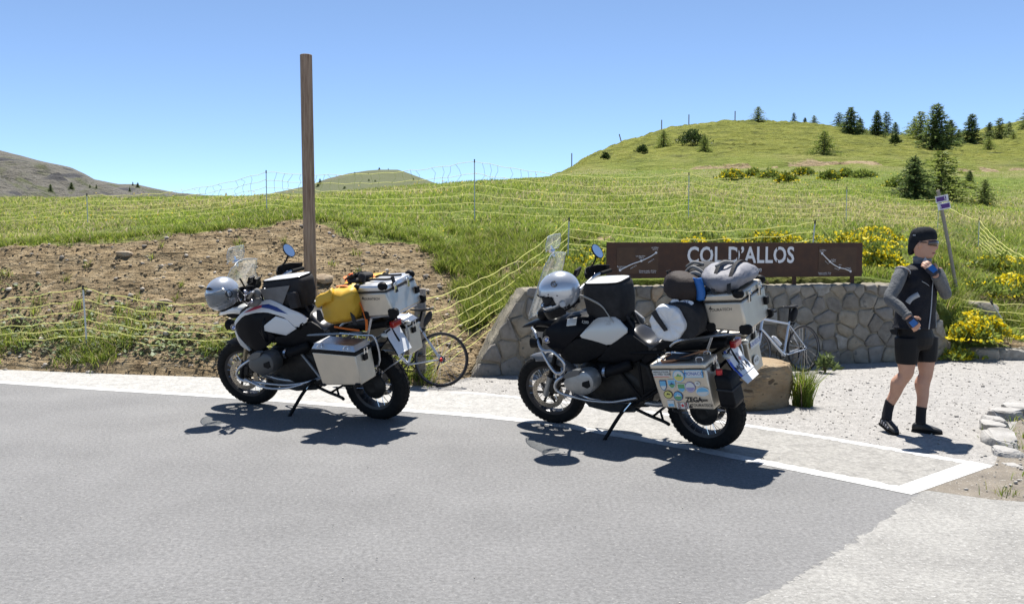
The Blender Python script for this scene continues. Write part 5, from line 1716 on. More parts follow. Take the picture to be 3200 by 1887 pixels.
    if adv:
        lettering('GS', .055, pbr('embossed_silver', (.48, .47, .45), .35, metal=.3), frame((.735, half_width(.735, 1.05) + .0075, 1.052), (-1, 0, 0), (0, -.35, 1)), root, extrude=.001)
        lettering('1200', .035, M_SILVERPAINT, frame((.93, half_width(.93, 1.055) + .0075, 1.055), (-1, 0, 0), (0, -.35, 1)), root, extrude=.001)
    # engine
    MB().loft([sring((1.10, 0, .50), .12, .13, 16, 3), sring((1.0, 0, .50), .165, .19, 16, 3.5), sring((.80, 0, .50), .175, .20, 16, 4), sring((.62, 0, .50), .16, .17, 16, 4), sring((.45, 0, .47), .12, .13, 16, 3)]).build('engine_block', M_CASTDARK, root, smooth=True, angle=40)
    MB().prism([(.44, .33), (.60, .31), (.62, .62), (.56, .74), (.42, .70), (.36, .50)], -.13, .13).build('gearbox', M_CASTDARK, root, bevel=.02)
    cylp = [(1.07, .573), (1.015, .651), (.921, .691), (.833, .699), (.786, .665), (.772, .605), (.791, .547), (.866, .50), (.945, .499), (1.014, .523)]
    for s in (1, -1):
        mb = MB()
        for k in range(9):
            y = .15 + .017 * k
            mb.lathe([(0, y), (.088, y), (.088, y + .008), (0, y + .008)], 18, 'Y', (.92, 0, .585))
        for_s = MB(); for_s.v = [(p[0], p[1] * s, p[2]) for p in mb.v]; for_s.f = mb.f
        cyl = for_s.build('cylinder', M_CASTDARK, root)
        cc = (sum(p[0] for p in cylp) / 10, sum(p[1] for p in cylp) / 10)
        rings = []
        for y, f in ((.29, 1.05), (.34, 1.09), (.385, 1.09), (.415, 1.02), (.430, .80)):
            rings.append([(cc[0] + (p[0] - cc[0]) * f, s * y, cc[1] + (p[1] - cc[1]) * f) for p in chaikin(cylp, .25)])
        hd = MB().loft(rings).build('head_cover', M_CASTGREY if adv else pbr('dull_cast_grey', (.085, .088, .09), .45, metal=.5), cyl, smooth=True, angle=35)
        MB().prism([(.87, .615), (.80, .64), (.795, .585), (.825, .565), (.875, .58)], s * .415, s * .434).build('spark_plug_cover', M_MATTK, hd, bevel=.005)
        MB().loft([[(cc[0] + (p[0] - cc[0]) * f + .02, s * y, cc[1] + .035 + (p[1] - cc[1]) * f) for p in chaikin([(1.05, .60), (1.0, .65), (.92, .685), (.85, .69), (.88, .64), (1.0, .60)], .2)] for y, f in ((.40, 1.0), (.432, .92))]).build('head_cover_top', pbr('head_dark_grey', (.12, .125, .13), .4, metal=.5), hd, smooth=True, angle=35)
        MB().tube(catmull([(.80, s * .27, .655), (.74, s * .25, .655), (.66, s * .22, .675), (.55, s * .16, .71)], 4), [.034] * 5 + [.042] * 4 + [.045] * 4, 14).build('intake_tube', M_MATTK, root, smooth=True)
        MB().lathe([(.044, -.012), (.047, -.012), (.047, .012), (.044, .012)], 16, 'X', (.745, s * .25, .655)).build('hose_clamp', M_CHROME, root)
        MB().tube(catmull([(1.02, s * .33, .53), (1.07, s * .27, .45), (1.0, s * .17, .37), (.80, s * .13, .345), (.5, .10 * s, .36)], 5), .021, 10).build('exhaust_pipe', M_CHROME if adv else M_STEELBAR, root, smooth=True)
    MB().tube(catmull([(.5, .10, .36), (.33, .14, .38), (.20, .19, .44), (.05, .22, .52)], 5), .026, 10).build('exhaust_pipe', M_STEELBAR, root, smooth=True)
    MB().loft([sring((.12, .225, .50), .05, .06, 18, 2.4), sring((.06, .23, .52), .062, .085, 18, 2.4), sring((-.10, .235, .59), .062, .080, 18, 2.4), sring((-.14, .235, .61), .045, .06, 18, 2.4)]).build('muffler', M_STEELBAR, root, smooth=True, angle=40)
    MB().loft([[(x, -w, z), (x, w, z), (x, w * .75, z + .07), (x, -w * .75, z + .07)] for x, w, z in ((.58, .13, .27), (.80, .15, .25), (1.02, .14, .27), (1.15, .11, .36))]).build('skid_plate', M_CASTDARK, root, bevel=.008)
    # crash bars
    for s in (1, -1):
        lo = [(1.201, .631), (1.14, .604), (1.182, .567), (1.205, .524), (1.197, .476), (1.143, .44), (1.027, .415), (.931, .391), (.757, .378), (.634, .40), (.52, .425)] if adv else [(.905, .68), (1.0, .645), (1.102, .60), (1.21, .53), (1.245, .46), (1.19, .41), (1.0, .385), (.80, .36), (.62, .375), (.485, .41)]
        yy = ([.22, .30, .335, .345, .34, .32, .30, .27, .22, .20, .17] if adv else [.28, .33, .37, .39, .395, .38, .34, .28, .23, .18])
        MB().tube(catmull([(p[0], s * y_, p[1]) for p, y_ in zip(lo, yy)], 4), .0125, 10).build('crash_bar', M_STEELBAR, root, smooth=True)
        if not adv:
            MB().tube(catmull([(1.17, s * .385, .425), (.95, s * .36, .35), (.75, s * .30, .345), (.58, s * .2, .38)], 4), .0125, 10).build('crash_bar', M_STEELBAR, root, smooth=True)
        if adv:
            up = [(1.476, .937), (1.381, .821), (1.306, .799), (1.21, .814), (1.111, .748), (1.092, .688), (1.125, .639), (1.206, .618), (1.283, .678), (1.37, .80)]
            yu = [.17, .25, .275, .31, .325, .325, .32, .30, .28, .255]
            MB().tube(catmull([(p[0], s * y_, p[1]) for p, y_ in zip(up, yu)], 4), .0135, 10).build('crash_bar', M_STEELBAR, root, smooth=True)
            MB().tube([(1.206, s * .30, .618), (1.14, s * .28, .585)], .0125, 8).build('crash_bar', M_STEELBAR, root, smooth=True)
            lp = MB().loft([sring((1.42, s * .20, .845), .045, .045, 14, 2.2), sring((1.49, s * .20, .845), .052, .052, 14, 2.2)]).build('auxiliary_lamp', M_MATTK, root, smooth=True, angle=40)
            MB().lathe([(0, 1.497), (.044, 1.492)], 14, 'X', (0, s * .20, .845)).build('lens', M_CHROME, lp)
    if adv:
        MB().tube(catmull([(1.476, .17, .937), (1.53, .13, .948), (1.545, .05, .94), (1.545, -.05, .94), (1.53, -.13, .948), (1.476, -.17, .937)], 4), .0125, 10).build('crash_bar', M_STEELBAR, root, smooth=True)
    else:
        lp = MB().loft([sring((1.40, .15, .86), .04, .04, 14, 2.2), sring((1.48, .15, .865), .055, .052, 14, 2.2)]).build('auxiliary_lamp', M_MATTK, root, smooth=True, angle=40)
    # frame, foot pegs, stands, swing arm
    fm = pbr('frame_grey', (.22, .235, .255), .4, metal=.5) if not adv else M_MATTK
    for s in (1, -1):
        mb = MB()
        for a, b in (((.66, .17, .64), (.46, .19, .42)), ((.47, .18, .75), (.45, .19, .42)), ((.45, .19, .45), (.22, .20, .62)), ((.60, .15, .80), (-.05, .17, .86)), ((.45, .19, .42), (-.10, .19, .80))):
            mb.tube([(a[0], s * a[1], a[2]), (b[0], s * b[1], b[2])], .013, 8)
        mb.build('frame_tube', fm, root, smooth=True, angle=40)
        pg = MB().box((.50, s * .27, .405), (.035, .10, .022)).build('foot_peg', M_RUBBER, root, bevel=.004)
        MB().tube([(.45, s * .19, .42), (.50, s * .22, .405)], .012, 7).build('bracket', fm, pg)
        MB().tube(catmull([(.13, s * .20, .36), (.10, s * .25, .38), (.16, s * .27, .40)], 3), .010, 7).build('pillion_peg', M_CASTDARK, root, smooth=True)
    MB().loft([sring((.42, -.10, .42), .05, .06, 12), sring((.20, -.12, .37), .045, .05, 12), sring((0, -.12, .322), .06, .06, 12)]).build('swing_arm', M_CASTDARK, root, smooth=True, angle=40)
    MB().tube([(.32, 0, .74), (.25, .02, .42)], .035, 12).build('rear_shock', M_MATTK, root, smooth=True)
    ss = MB().tube(catmull([(.63, .13, .34), (.70, .20, .24), (.81, .30, .045)], 4), [.016] * 9, 9).build('side_stand', M_MATTK, root, smooth=True)
    MB().box((.82, .31, .052), (.085, .055, .010), Matrix.Rotation(R(lean), 3, 'X')).build('stand_foot', M_CASTDARK, ss, bevel=.003)
    MB().tube([(.60, .14, .36), (.705, .20, .235)], .006, 6).build('spring', M_CHROME, ss)
    cs_ = MB()
    for s in (1, -1):
        cs_.tube(catmull([(.56, s * .14, .31), (.42, s * .16, .275), (.29, s * .17, .245), (.24, s * .19, .235)], 3), .014, 8)
        cs_.tube([(.30, s * .17, .25), (.33, s * .15, .33)], .010, 7)
    cs_.tube([(.40, -.16, .27), (.40, .16, .27)], .011, 8)
    cs_.build('centre_stand', M_MATTK, root, smooth=True, angle=40)
    # seat and tail
    rings = []
    for x, zt_, hw, hh in ((.60, .975, .075, .05), (.55, 1.005, .105, .055), (.47, .945, .135, .06), (.40, .900, .15, .055), (.33, .905, .158, .06), (.27, .945, .155, .07)):
        rings.append(sring((x, 0, zt_ - hh), hw, hh, 20, 3.2))
    MB().loft(rings).build('rider_seat', M_SEAT, root, subsurf=2)
    rings = [sring((x, 0, z - hh), hw, hh, 20, 3.5) for x, z, hw, hh in ((.265, .96, .14, .06), (.20, .975, .145, .06), (.0, .985, .14, .055), (-.14, .985, .11, .05))]
    MB().loft(rings).build('pillion_seat', M_SEAT, root, subsurf=1)
    drape('tail_cover', [(.473, .733), (.382, .83), (.30, .90), (.22, .935), (.10, .945), (.12, .905), (.25, .86), (.42, .712)], M_MATTK, root, .004, sides=(1, -1))
    MB().loft([sring((.25, 0, .86), .13, .05, 14, 3.5), sring((0, 0, .89), .13, .045, 14, 3.5), sring((-.25, 0, .92), .10, .035, 14, 3.5)]).build('tail_unit', M_MATTK, root, bevel=.01)
    rings = []
    for x, z in ((.20, .70), (.02, .71), (-.15, .72), (-.23, .80)):
        rings.append([(x, q * .095, z - .03 * abs(q) ** 2) for q in (-1, -.6, 0, .6, 1)])
    MB().loft(rings, cap=False, closed=False).build('rear_mudguard', M_MATTK, root, smooth=True, solid=.008)
    tl = MB().box((-.285, 0, .905), (.05, .13, .06)).build('tail_light', M_REDLENS, root, bevel=.012)
    for s in (1, -1):
        i_ = MB().tube([(-.26, s * .06, .865), (-.275, s * .17, .855)], .008, 7).build('indicator', M_MATTK, root, smooth=True)
        MB().ball((-.285, s * .185, .853), (.035, .022, .022), 10, 7).build('lens', M_AMBER, i_, smooth=True)
    # number plate on its holder, bent backwards
    pc = [(-.235, .865), (-.262, .80), (-.305, .735), (-.365, .675)] if adv else [(-.235, .865), (-.27, .79), (-.31, .72), (-.345, .65)]
    pw = .138 if adv else .115
    def plate_strip(o, w0, w1, n0=0.0):
        P = catmull([(p[0], 0, p[1]) for p in pc], 5)
        rings = []
        for i, p in enumerate(P):
            d = (P[min(i + 1, len(P) - 1)] - P[max(i - 1, 0)]).normalized(); nrm = Vector((d.z, 0, -d.x)) * 1.0
            if nrm.x > 0: nrm = -nrm
            rings.append([tuple(p + nrm * o + Vector((0, y_, 0))) for y_ in (w0, w1)])
        return rings
    npl = MB().loft(plate_strip(-.004, pw, -pw), cap=False, closed=False).build('number_plate', M_MATTK, root, smooth=True, solid=.004)
    MB().loft(plate_strip(.003, pw - .006, -pw + .006), cap=False, closed=False).build('plate_face', pbr('plate_white', (.72, .73, .74), .35), npl, smooth=True)
    if adv:
        MB().loft(plate_strip(.0042, pw - .008, pw - .046), cap=False, closed=False).build('plate_band', pbr('plate_blue', (.015, .06, .42), .4), npl, smooth=True)
        def on_plate(t, yy):
            P = catmull([(p[0], 0, p[1]) for p in pc], 20); i = int(t * (len(P) - 2)); p = P[i]; d = (P[i] - P[i + 1]).normalized()
            return frame(p + Vector((d.z * -.007, yy, d.x * .007)), (0, -1, 0), d)
        for txt, t_, yy, sz in (('RT', .22, .025, .066), ('MO', .78, .045, .066), ('14', .78, -.065, .066), ('D', .40, pw - .027, .028)):
            lettering(txt, sz * 1.25, M_INK if txt != 'D' else M_STICKW, on_plate(t_, yy), npl, extrude=.0006)
        MB().lathe([(0, .0005), (.017, .0005)], 16).xf(on_plate(.40, -.045)).build('plate_seal', pbr('seal_grey', (.35, .36, .38), .4), npl)
        MB().lathe([(0, .0005), (.017, .0005)], 16).xf(on_plate(.55, -.050)).build('plate_seal', pbr('seal_red', (.45, .20, .18), .4), npl)
        MB().loft([[(-.366, .125, .672), (-.366, -.125, .672)], [(-.415, .125, .630), (-.415, -.10, .630)]], cap=False, closed=False).build('mud_flap', pbr('white_flap', (.75, .75, .74), .4), npl, solid=.004)
    else:
        MB().tube([(-.345, .0, .66), (-.33, .05, .60), (-.18, .12, .50)], .007, 6).build('bracket', M_STEELBAR, npl, smooth=True)
    MB().tube([(-.23, 0, .86), (-.30, 0, .74)], .012, 7).build('holder', M_MATTK, npl)
    # luggage rack
    mb = MB()
    for s in (1, -1):
        mb.tube(catmull([(.17, s * .19, .90), (.10, s * .20, .95), (-.05, s * .20, .985), (-.20, s * .19, 1.01), (-.42, s * .15, 1.035)], 4), .010, 8)
        mb.tube([(-.10, s * .19, .80), (-.18, s * .19, 1.0)], .010, 8)
        mb.tube(catmull([(.15, s * .215, .86), (-.10, s * .235, .86), (-.22, s * .235, .84), (-.22, s * .235, .60), (.05, s * .235, .56)], 4), .009, 8)
    mb.tube([(-.20, -.19, 1.01), (-.20, .19, 1.01)], .009, 8).tube([(-.42, -.15, 1.035), (-.42, .15, 1.035)], .009, 8)
    mb.build('luggage_rack', M_STEELBAR, root, smooth=True, angle=40)
    return root


def pannier(root, q, y0, y1, kind, s):
    """Aluminium side case; q = outer face TL, TR, BR, BL in side view."""
    TL, TR, BR, BL = q
    if kind == 'adv':
        bt = .13
        A, B = lerp2(TL, BL, bt), lerp2(TR, BR, bt)
        box = quad_box([A, B, BR, BL], s * y0, s * y1, 'pannier', M_ALU, root, .012)
        g = .004
        lid = quad_box([TL, TR, lerp2(TR, BR, bt - .012), lerp2(TL, BL, bt - .012)], s * (y0 - .002), s * (y1 + .003), 'lid', M_ALU, box, .012)
        d = Vector((TR[0] - TL[0], 0, TR[1] - TL[1])).normalized()
        for u in (.12, .82):
            for yy in (y0 + .05, y1 - .04):
                p = lerp2(TL, TR, u)
                P0 = Vector((p[0], s * yy, p[1]))
                MB().tube(catmull([P0, P0 + Vector((0, 0, .03)), P0 + d * .045 + Vector((0, 0, .032)), P0 + d * .05], 3), .004, 6).build('lid_handle', M_CHROME, lid, smooth=True)
    else:
        bt = .02
        box = quad_box([TL, TR, BR, BL], s * y0, s * y1, 'pannier', M_ALU, root, .010)
        up = Vector((0, 0, 1))
        fr_ = quad_box([(TL[0] + .004, TL[1] + .028), (TR[0] - .006, TR[1] + .028), (TR[0] - .006, TR[1] - .004), (TL[0] + .004, TL[1] - .004)], s * (y0 - .004), s * (y1 + .006), 'lid_frame', M_MATTK, box, .006)
        z = .028
        lo = [(TL[0], s * y0, TL[1] + z), (TL[0], s * y1, TL[1] + z), (TR[0], s * y1, TR[1] + z), (TR[0], s * y0, TR[1] + z)]
        hi = [(TL[0] - .02, s * (y0 + .0), TL[1] + z + .045), (TL[0] - .02, s * (y1 - .035), TL[1] + z + .045), (TR[0] + .035, s * (y1 - .035), TR[1] + z + .045), (TR[0] + .035, s * y0, TR[1] + z + .045)]
        lid = MB().loft([lo, hi]).build('lid', M_ALUTOP, box, bevel=.006)
        for u in (.15, .75):
            p = lerp2(TL, TR, u)
            MB().tube([(p[0], s * (y1 + .004), p[1] + .045), (p[0], s * (y1 - .02), p[1] + .068), (p[0] - .045, s * (y1 - .02), p[1] + .070), (p[0] - .045, s * (y1 + .004), p[1] + .047)], .005, 6).build('lid_handle', M_CHROME, lid, smooth=True)
        for (u, v) in ((.02, .985), (.93, .97)):
            p = face_point(q, u, v)
            MB().box((p[0], s * (y1 - .012), p[1]), (.05, .05, .022)).build('corner_guard', M_MATTK, box, bevel=.006)
    # rear latch
    p = lerp2(TR, BR, .18)
    la = MB().box((p[0] - .012, s * (y0 + y1) / 2, p[1]), (.016, .055, .055)).build('latch', M_MATTK, box, bevel=.005)
    MB().tube([(p[0] - .018, s * (y0 + y1) / 2 - .02, p[1] + .03), (p[0] - .024, s * (y0 + y1) / 2 - .02, p[1] + .08), (p[0] - .024, s * (y0 + y1) / 2 + .02, p[1] + .08), (p[0] - .018, s * (y0 + y1) / 2 + .02, p[1] + .03)], .004, 6).build('clasp', M_CHROME, la)
    return box


def top_case(root, q, hw, kind):
    TL, TR, BR, BL = q
    A, B = lerp2(TL, BL, .22), lerp2(TR, BR, .22)
    box = quad_box([A, B, BR, BL], -hw, hw, 'top_case', M_ALU, root, .016)
    lid = quad_box([TL, TR, lerp2(TR, BR, .205), lerp2(TL, BL, .205)], -hw - .003, hw + .003, 'lid', M_ALU if kind == 'adv' else M_ALUTOP, box, .016)
    quad_box([lerp2(TL, BL, .20), lerp2(TR, BR, .20), lerp2(TR, BR, .225), lerp2(TL, BL, .225)], -hw + .001, hw - .001, 'seam', M_INK, box, .0)
    for s in (1, -1):
        for (p, dx, dz) in ((lerp2(TL, TR, .05), .055, .05), (lerp2(TL, TR, .93), .075, .06)):
            MB().ball((p[0], s * (hw - .018), p[1] - .012), (dx * .62, .034, dz * .62), 14, 9).build('lid_corner', M_MATTK, lid, smooth=True)
        for (p, dx, dz) in ((lerp2(BL, BR, .05), .06, .055), (lerp2(BL, BR, .95), .075, .06)):
            MB().prism(chaikin([(p[0] - dx * .6, p[1] + dz), (p[0] + dx * .6, p[1] + dz), (p[0] + dx * .6, p[1] - .012), (p[0] - dx * .6, p[1] - .012)], .2), s * (hw - .03), s * (hw + .006)).build('corner_guard', M_MATTK, box, bevel=.004)
    for y_ in (-.10, .10):
        p = lerp2(TR, BR, .20)
        la = MB().box((p[0] - .010, y_, p[1]), (.012, .032, .085)).build('latch', M_CHROME, box, bevel=.003)
        MB().tube([(p[0] - .022, y_ + .018 * math.cos(a), p[1] + .035 + .018 * math.sin(a)) for a in [2 * math.pi * k / 12 for k in range(12)]], .0035, 6, closed=True).build('ring', M_CHROME, la, smooth=True)
    lk = lerp2(TR, BR, .55)
    MB().box((lk[0] - .014, -hw + .05, lk[1]), (.028, .05, .06)).build('lock', M_MATTK, box, bevel=.006)
    # logo on the left side
    u0 = face_point(q, .22, .42)
    Mf = frame((0, hw + .0012, 0), (-1, 0, 0), (0, 0, 1))
    dx = Vector((TR[0] - TL[0], 0, TR[1] - TL[1])).normalized()
    pl = face_point(q, .42, .42)
    lettering('TOURATECH', .030, M_INK, frame((pl[0], hw + .0015, pl[1]), dx, (0, 0, 1)), box, extrude=.0004)
    pm = face_point(q, .17, .37)
    MB().prism([(-.016, -.010), (.018, -.010), (.004, -.002), (.002, .014)], 0, .0012, 'XY').xf(frame((pm[0], hw + .0012, pm[1]), dx, (0, 0, 1))).build('logo', M_INK, box)
    return box


# ---- white motorcycle at left
B1 = motorcycle('std', 'white and black touring motorcycle at left with yellow bag and plain metal cases', (-1.2297, 7.7483, 0), R(154.5), 12, 1.042)
QA = [(.250, .778), (-.196, .772), (-.212, .516), (.188, .486)]
for s in (1, -1):
    pa = pannier(B1, QA, .27, .50, 'std', s)
    if s > 0:
        MB().box((-.19, .50, .46), (.05, .03, .03)).build('support', M_MATTK, pa)
TA = [(-.085, 1.285), (-.372, 1.300), (-.446, 1.045), (-.139, 1.015)]
ta = top_case(B1, TA, .232, 'std')
for y_ in (-.09, .06):
    MB().tube(catmull([(-.06, y_, 1.27), (-.12, y_, 1.302), (-.30, y_ + .02, 1.312), (-.36, y_ + .02, 1.318)], 4), .010, 6).build('strap', M_CLOTHK, ta, smooth=True)
MB().box((-.388, .09, 1.275), (.012, .04, .14), Matrix.Rotation(.2, 3, 'Y')).build('strap_end', M_CLOTHK, ta, bevel=.003)
# ---- black motorcycle at right
B2 = motorcycle('adv', 'black adventure motorcycle at right with silver crash bars and stickers on its cases', (1.5854, 6.6119, 0), R(143.14), 12, .9925)
QB = [(.196, .856), (-.254, .904), (-.302, .549), (.115, .515)]
PB = pannier(B2, QB, .28, .51, 'adv', 1)
PBR = pannier(B2, QB, .28, .51, 'adv', -1)
TB = [(-.140, 1.335), (-.440, 1.365), (-.478, 1.062), (-.187, 1.072)]
tb = top_case(B2, TB, .235, 'adv')
PF = .5145


def sticker(u, v, shape, w, h, cols, rot=0.0, txt=None, tcol=None, tsz=.02):
    """A flat sticker on the left case, its own outline and print."""
    p = face_point(QB, u, v)
    dx = Vector((QB[1][0] - QB[0][0], 0, QB[1][1] - QB[0][1])).normalized()
    M = frame((p[0], PF, p[1]), dx, (0, 0, 1)) @ Matrix.Rotation(rot, 4, 'Z')
    def outline(k):
        if shape == 'rect': return [(-w * k, -h * k), (w * k, -h * k), (w * k, h * k), (-w * k, h * k)]
        if shape == 'round': return [(w * k * math.cos(a), h * k * math.sin(a)) for a in [2 * math.pi * i / 22 for i in range(22)]]
        return [(-w * k, h * k), (w * k, h * k), (w * k, -h * .1 * k), (w * .6 * k, -h * .7 * k), (0, -h * k), (-w * .6 * k, -h * .7 * k), (-w * k, -h * .1 * k)]
    o = MB().prism(outline(1.0), 0, .0008, 'XY').xf(M).build('sticker', cols[0], PB)
    if len(cols) > 1:
        MB().prism(outline(.86), .0008, .0012, 'XY').xf(M).build('print', cols[1], o)
    if len(cols) > 2:
        MB().prism(clip_poly(outline(.80), 0, 1, -.05 * h), .0012, .0016, 'XY').xf(M).build('print', cols[2], o)
    if len(cols) > 3:
        MB().prism([(-w * .45, -h * .05), (0, h * .45), (w * .2, h * .1), (w * .35, h * .3), (w * .55, -h * .05)], .0012, .0017, 'XY').xf(M).build('print', cols[3], o)
    if txt:
        for i, t_ in enumerate(txt.split('\n')):
            n_ = len(txt.split('\n'))
            lettering(t_, tsz, tcol or M_INK, M @ Matrix.Translation((0, (n_ - 1) * tsz * .5 - i * tsz, .0020)), o, extrude=.0003)
    return o


M_SKYP = pbr('print_sky', (.16, .42, .62), .5); M_GRNP = pbr('print_green', (.14, .33, .14), .5); M_YELP = pbr('print_yellow', (.60, .55, .16), .5); M_LAV = pbr('print_lavender', (.30, .27, .45), .5); M_NAVY = pbr('print_navy', (.03, .05, .16), .5); M_DKRED = pbr('print_maroon', (.30, .05, .07), .5)
sticker(.185, .20, 'rect', .070, .024, [M_STICKW], .0, 'MERKELSTEUER:\nDAS WIRD TEUER', M_INK, .0185)
sticker(.17, .275, 'rect', .062, .0025, [M_RED])
sticker(.49, .265, 'round', .047, .047, [M_SKYP, M_STICKW, M_YELP, M_GRNP])
sticker(.775, .215, 'rect', .072, .030, [M_SKYP, pbr('print_pale', (.55, .60, .62), .5)], 0, 'MONACO', M_BLUE, .034)
sticker(.155, .48, 'shield', .028, .042, [M_NAVY, M_SKYP, M_STICKW])
sticker(.325, .445, 'shield', .032, .036, [M_STICKW, M_SKYP, M_GRNP, M_NAVY])
sticker(.49, .53, 'shield', .032, .036, [M_STICKW, M_GRNP, M_SKYP])
sticker(.655, .505, 'round', .041, .041, [M_LAV, M_STICKW, M_LAV]); sticker(.655, .505, 'round', .022, .022, [M_DKRED])
sticker(.80, .43, 'round', .023, .018, [M_STICKW, M_STICKW, M_STICKW, M_INK])
sticker(.865, .60, 'round', .054, .036, [M_STICKW, M_SKYP, M_STICKW], .05)
sticker(.20, .68, 'round', .037, .032, [M_INK, M_YELP, M_YELP, M_INK])
sticker(.385, .71, 'round', .038, .038, [M_NAVY, M_SKYP, M_GRNP, M_STICKW])
sticker(.205, .885, 'rect', .028, .026, [M_STICKW, M_STICKW, M_SKYP])
fl = sticker(.425, .925, 'rect', .047, .024, [M_STICKW])
for u_ in (.36, .49):
    sticker(u_, .925, 'rect', .0125, .024, [M_RED])
p = face_point(QB, .425, .925)
MB().prism([(0, .017), (.005, .008), (.014, .010), (.009, 0), (.012, -.006), (.002, -.006), (0, -.016), (-.002, -.006), (-.012, -.006), (-.009, 0), (-.014, .010), (-.005, .008)], 0, .0006, 'XY').xf(frame((p[0], PF + .0009, p[1]), (-1, 0, 0), (0, 0, 1))).build('print', M_RED, fl)
dxs = Vector((QB[1][0] - QB[0][0], 0, QB[1][1] - QB[0][1])).normalized()
for txt, u, v, sz, bold in (('ZEGA', .665, .79, .052, .0016), ('-case', .85, .785, .030, .0006), ('TOURATECH', .80, .905, .030, 0)):
    p = face_point(QB, u, v)
    lettering(txt, sz, M_INK, frame((p[0], PF, p[1]), dxs, (0, 0, 1)), PB, extrude=.0004, bold=bold)
p = face_point(QB, .575, .92)
MB().prism([(-.016, -.014), (.018, -.014), (.004, -.004), (.002, .016)], 0, .0008, 'XY').xf(frame((p[0], PF, p[1]), dxs, (0, 0, 1))).build('logo', M_INK, PB)
# print on the rear faces of the right-hand and left-hand case
xr = lambda v: lerp2(QB[1], QB[2], v)
for txt, v, y_, sz, mt in (('KAHEDO', .34, -.40, .060, M_BLUE), ('AND', .72, -.36, .050, M_INK)):
    p = xr(v)
    Mr = frame((p[0] - .0125, y_, p[1]), (0, -1, 0), (-(QB[2][0] - QB[1][0]), 0, -(QB[2][1] - QB[1][1])))
    st = MB().prism([(.10 * c_ * (1 if txt == 'KAHEDO' else .62), .033 * s_ * (1 if txt == 'KAHEDO' else 1.1)) for c_, s_ in ((-1, -1), (1, -1), (1, 1), (-1, 1))] if txt == 'KAHEDO' else [(.062 * math.cos(a), .040 * math.sin(a)) for a in [2 * math.pi * i / 20 for i in range(20)]], 0, .0008, 'XY').xf(Mr).build('sticker', M_STICKW, PBR)
    lettering(txt, sz * .82, mt, Mr @ Matrix.Translation((0, 0, .0012)), st, extrude=.0003)
p = xr(.20)
lettering('MC', .05, M_INK, frame((p[0] - .0125, .335, p[1]), (0, -1, 0), (.13, 0, .99)), PB, extrude=.0003)
# black jerrican on the back of the left case
c_ = [(-.300, .805), (-.385, .80), (-.425, .60), (-.33, .535), (-.318, .60)]
cn = MB().loft([[(-.315 + .02, .30, .80), (-.315 + .02, .47, .80), (-.395, .46, .80), (-.395, .31, .80)], [(-.305, .285, .775), (-.305, .485, .775), (-.42, .475, .775), (-.42, .295, .775)], [(-.335, .285, .58), (-.335, .485, .58), (-.455, .475, .58), (-.455, .295, .58)], [(-.345, .31, .555), (-.345, .46, .555), (-.44, .45, .555), (-.44, .32, .555)]]).build('fuel_canister', M_MATTK, B2, bevel=.016)
MB().tube([(-.325, .43, .80), (-.325, .43, .835)], .024, 14).build('cap', M_RED, cn, smooth=True, angle=40)
MB().tube([(-.318, .283, .70), (-.435, .283, .70), (-.437, .487, .70), (-.318, .487, .70)], .008, 6).build('strap', M_CLOTHK, cn)
# tools and rails lying on the left lid
M_COPPER = pbr('copper_clamp', (.50, .22, .10), .35, metal=.7)
zl = lambda x: np.interp(x, [-.254, .196], [.904, .856]) + .012
mb = MB().tube([(.10, .49, zl(.10)), (.02, .47, zl(.02)), (-.06, .42, zl(-.06) + .01), (-.14, .33, zl(-.14) + .02)], .010, 7).tube([(.10, .49, zl(.10) + .01), (.10, .33, zl(.10) + .01)], .008, 7).tube([(-.14, .33, zl(-.14) + .02), (-.19, .31, zl(-.19) + .02)], .014, 7)
mb.build('lid_clamp', M_COPPER, B2, smooth=True, angle=40)
MB().box((-.02, .40, .90), (.20, .13, .012), Matrix.Rotation(.11, 3, 'Y')).build('folded_mat', M_CLOTHK, B2, bevel=.004)

# ------------------------------------------------------------------ helmets and luggage on the motorcycles
def on_bike(bike, name, label, cat, base):
    """A thing of its own, standing on a motorcycle at a point given in the machine's side-view axes."""
    bpy.context.view_layer.update()
    M = Matrix.LocRotScale(bike.location, bike.rotation_euler, bike.scale) @ Matrix.Translation(Vector(base))
    o = bpy.data.objects.new(name, None); COL.objects.link(o); o.empty_display_size = .1
    loc, rot, scl = M.decompose()
    o.location = loc; o.rotation_euler = rot.to_euler(); o.scale = scl
    return tag(o, label, cat), Matrix.Translation(-Vector(base))


def crumple(rings, amp, seed, freq=9.0):
    """Fold a soft bag: push the ring points in and out by smooth noise and creases."""
    out = []
    for i, r_ in enumerate(rings):
        c = sum((Vector(p) for p in r_), Vector()) / len(r_)
        nr_ = []
        for p in r_:
            p = Vector(p); d = p - c
            n = float(fbm(np.array([p.x * freq + seed]), np.array([p.y * freq * .7 + p.z * freq]), 3)[0]) - .5
            cr = abs(float(fbm(np.array([p.x * freq * 1.8 + seed * 2]), np.array([(p.z - p.y) * freq * 1.3]), 2)[0]) - .5)
            nr_.append(tuple(p + d.normalized() * (n * 2 * amp - max(0, .09 - cr) * amp * 7)))
        out.append(nr_)
    return out


def soft_roll(c, r0, half, axis_y=True, n=26, m=17, rx=1.0, rz=1.0, end=.82, e=2.3):
    """Rings of a stuffed roll lying across the machine."""
    rings = []
    for k in range(m):
        u = -1 + 2 * k / (m - 1)
        f = (1 - abs(u) ** 7 * (1 - end))
        rings.append(sring((c[0], c[1] + half * u, c[2]), r0 * f * rx, r0 * f * rz, n, e, 'Y'))
    return rings


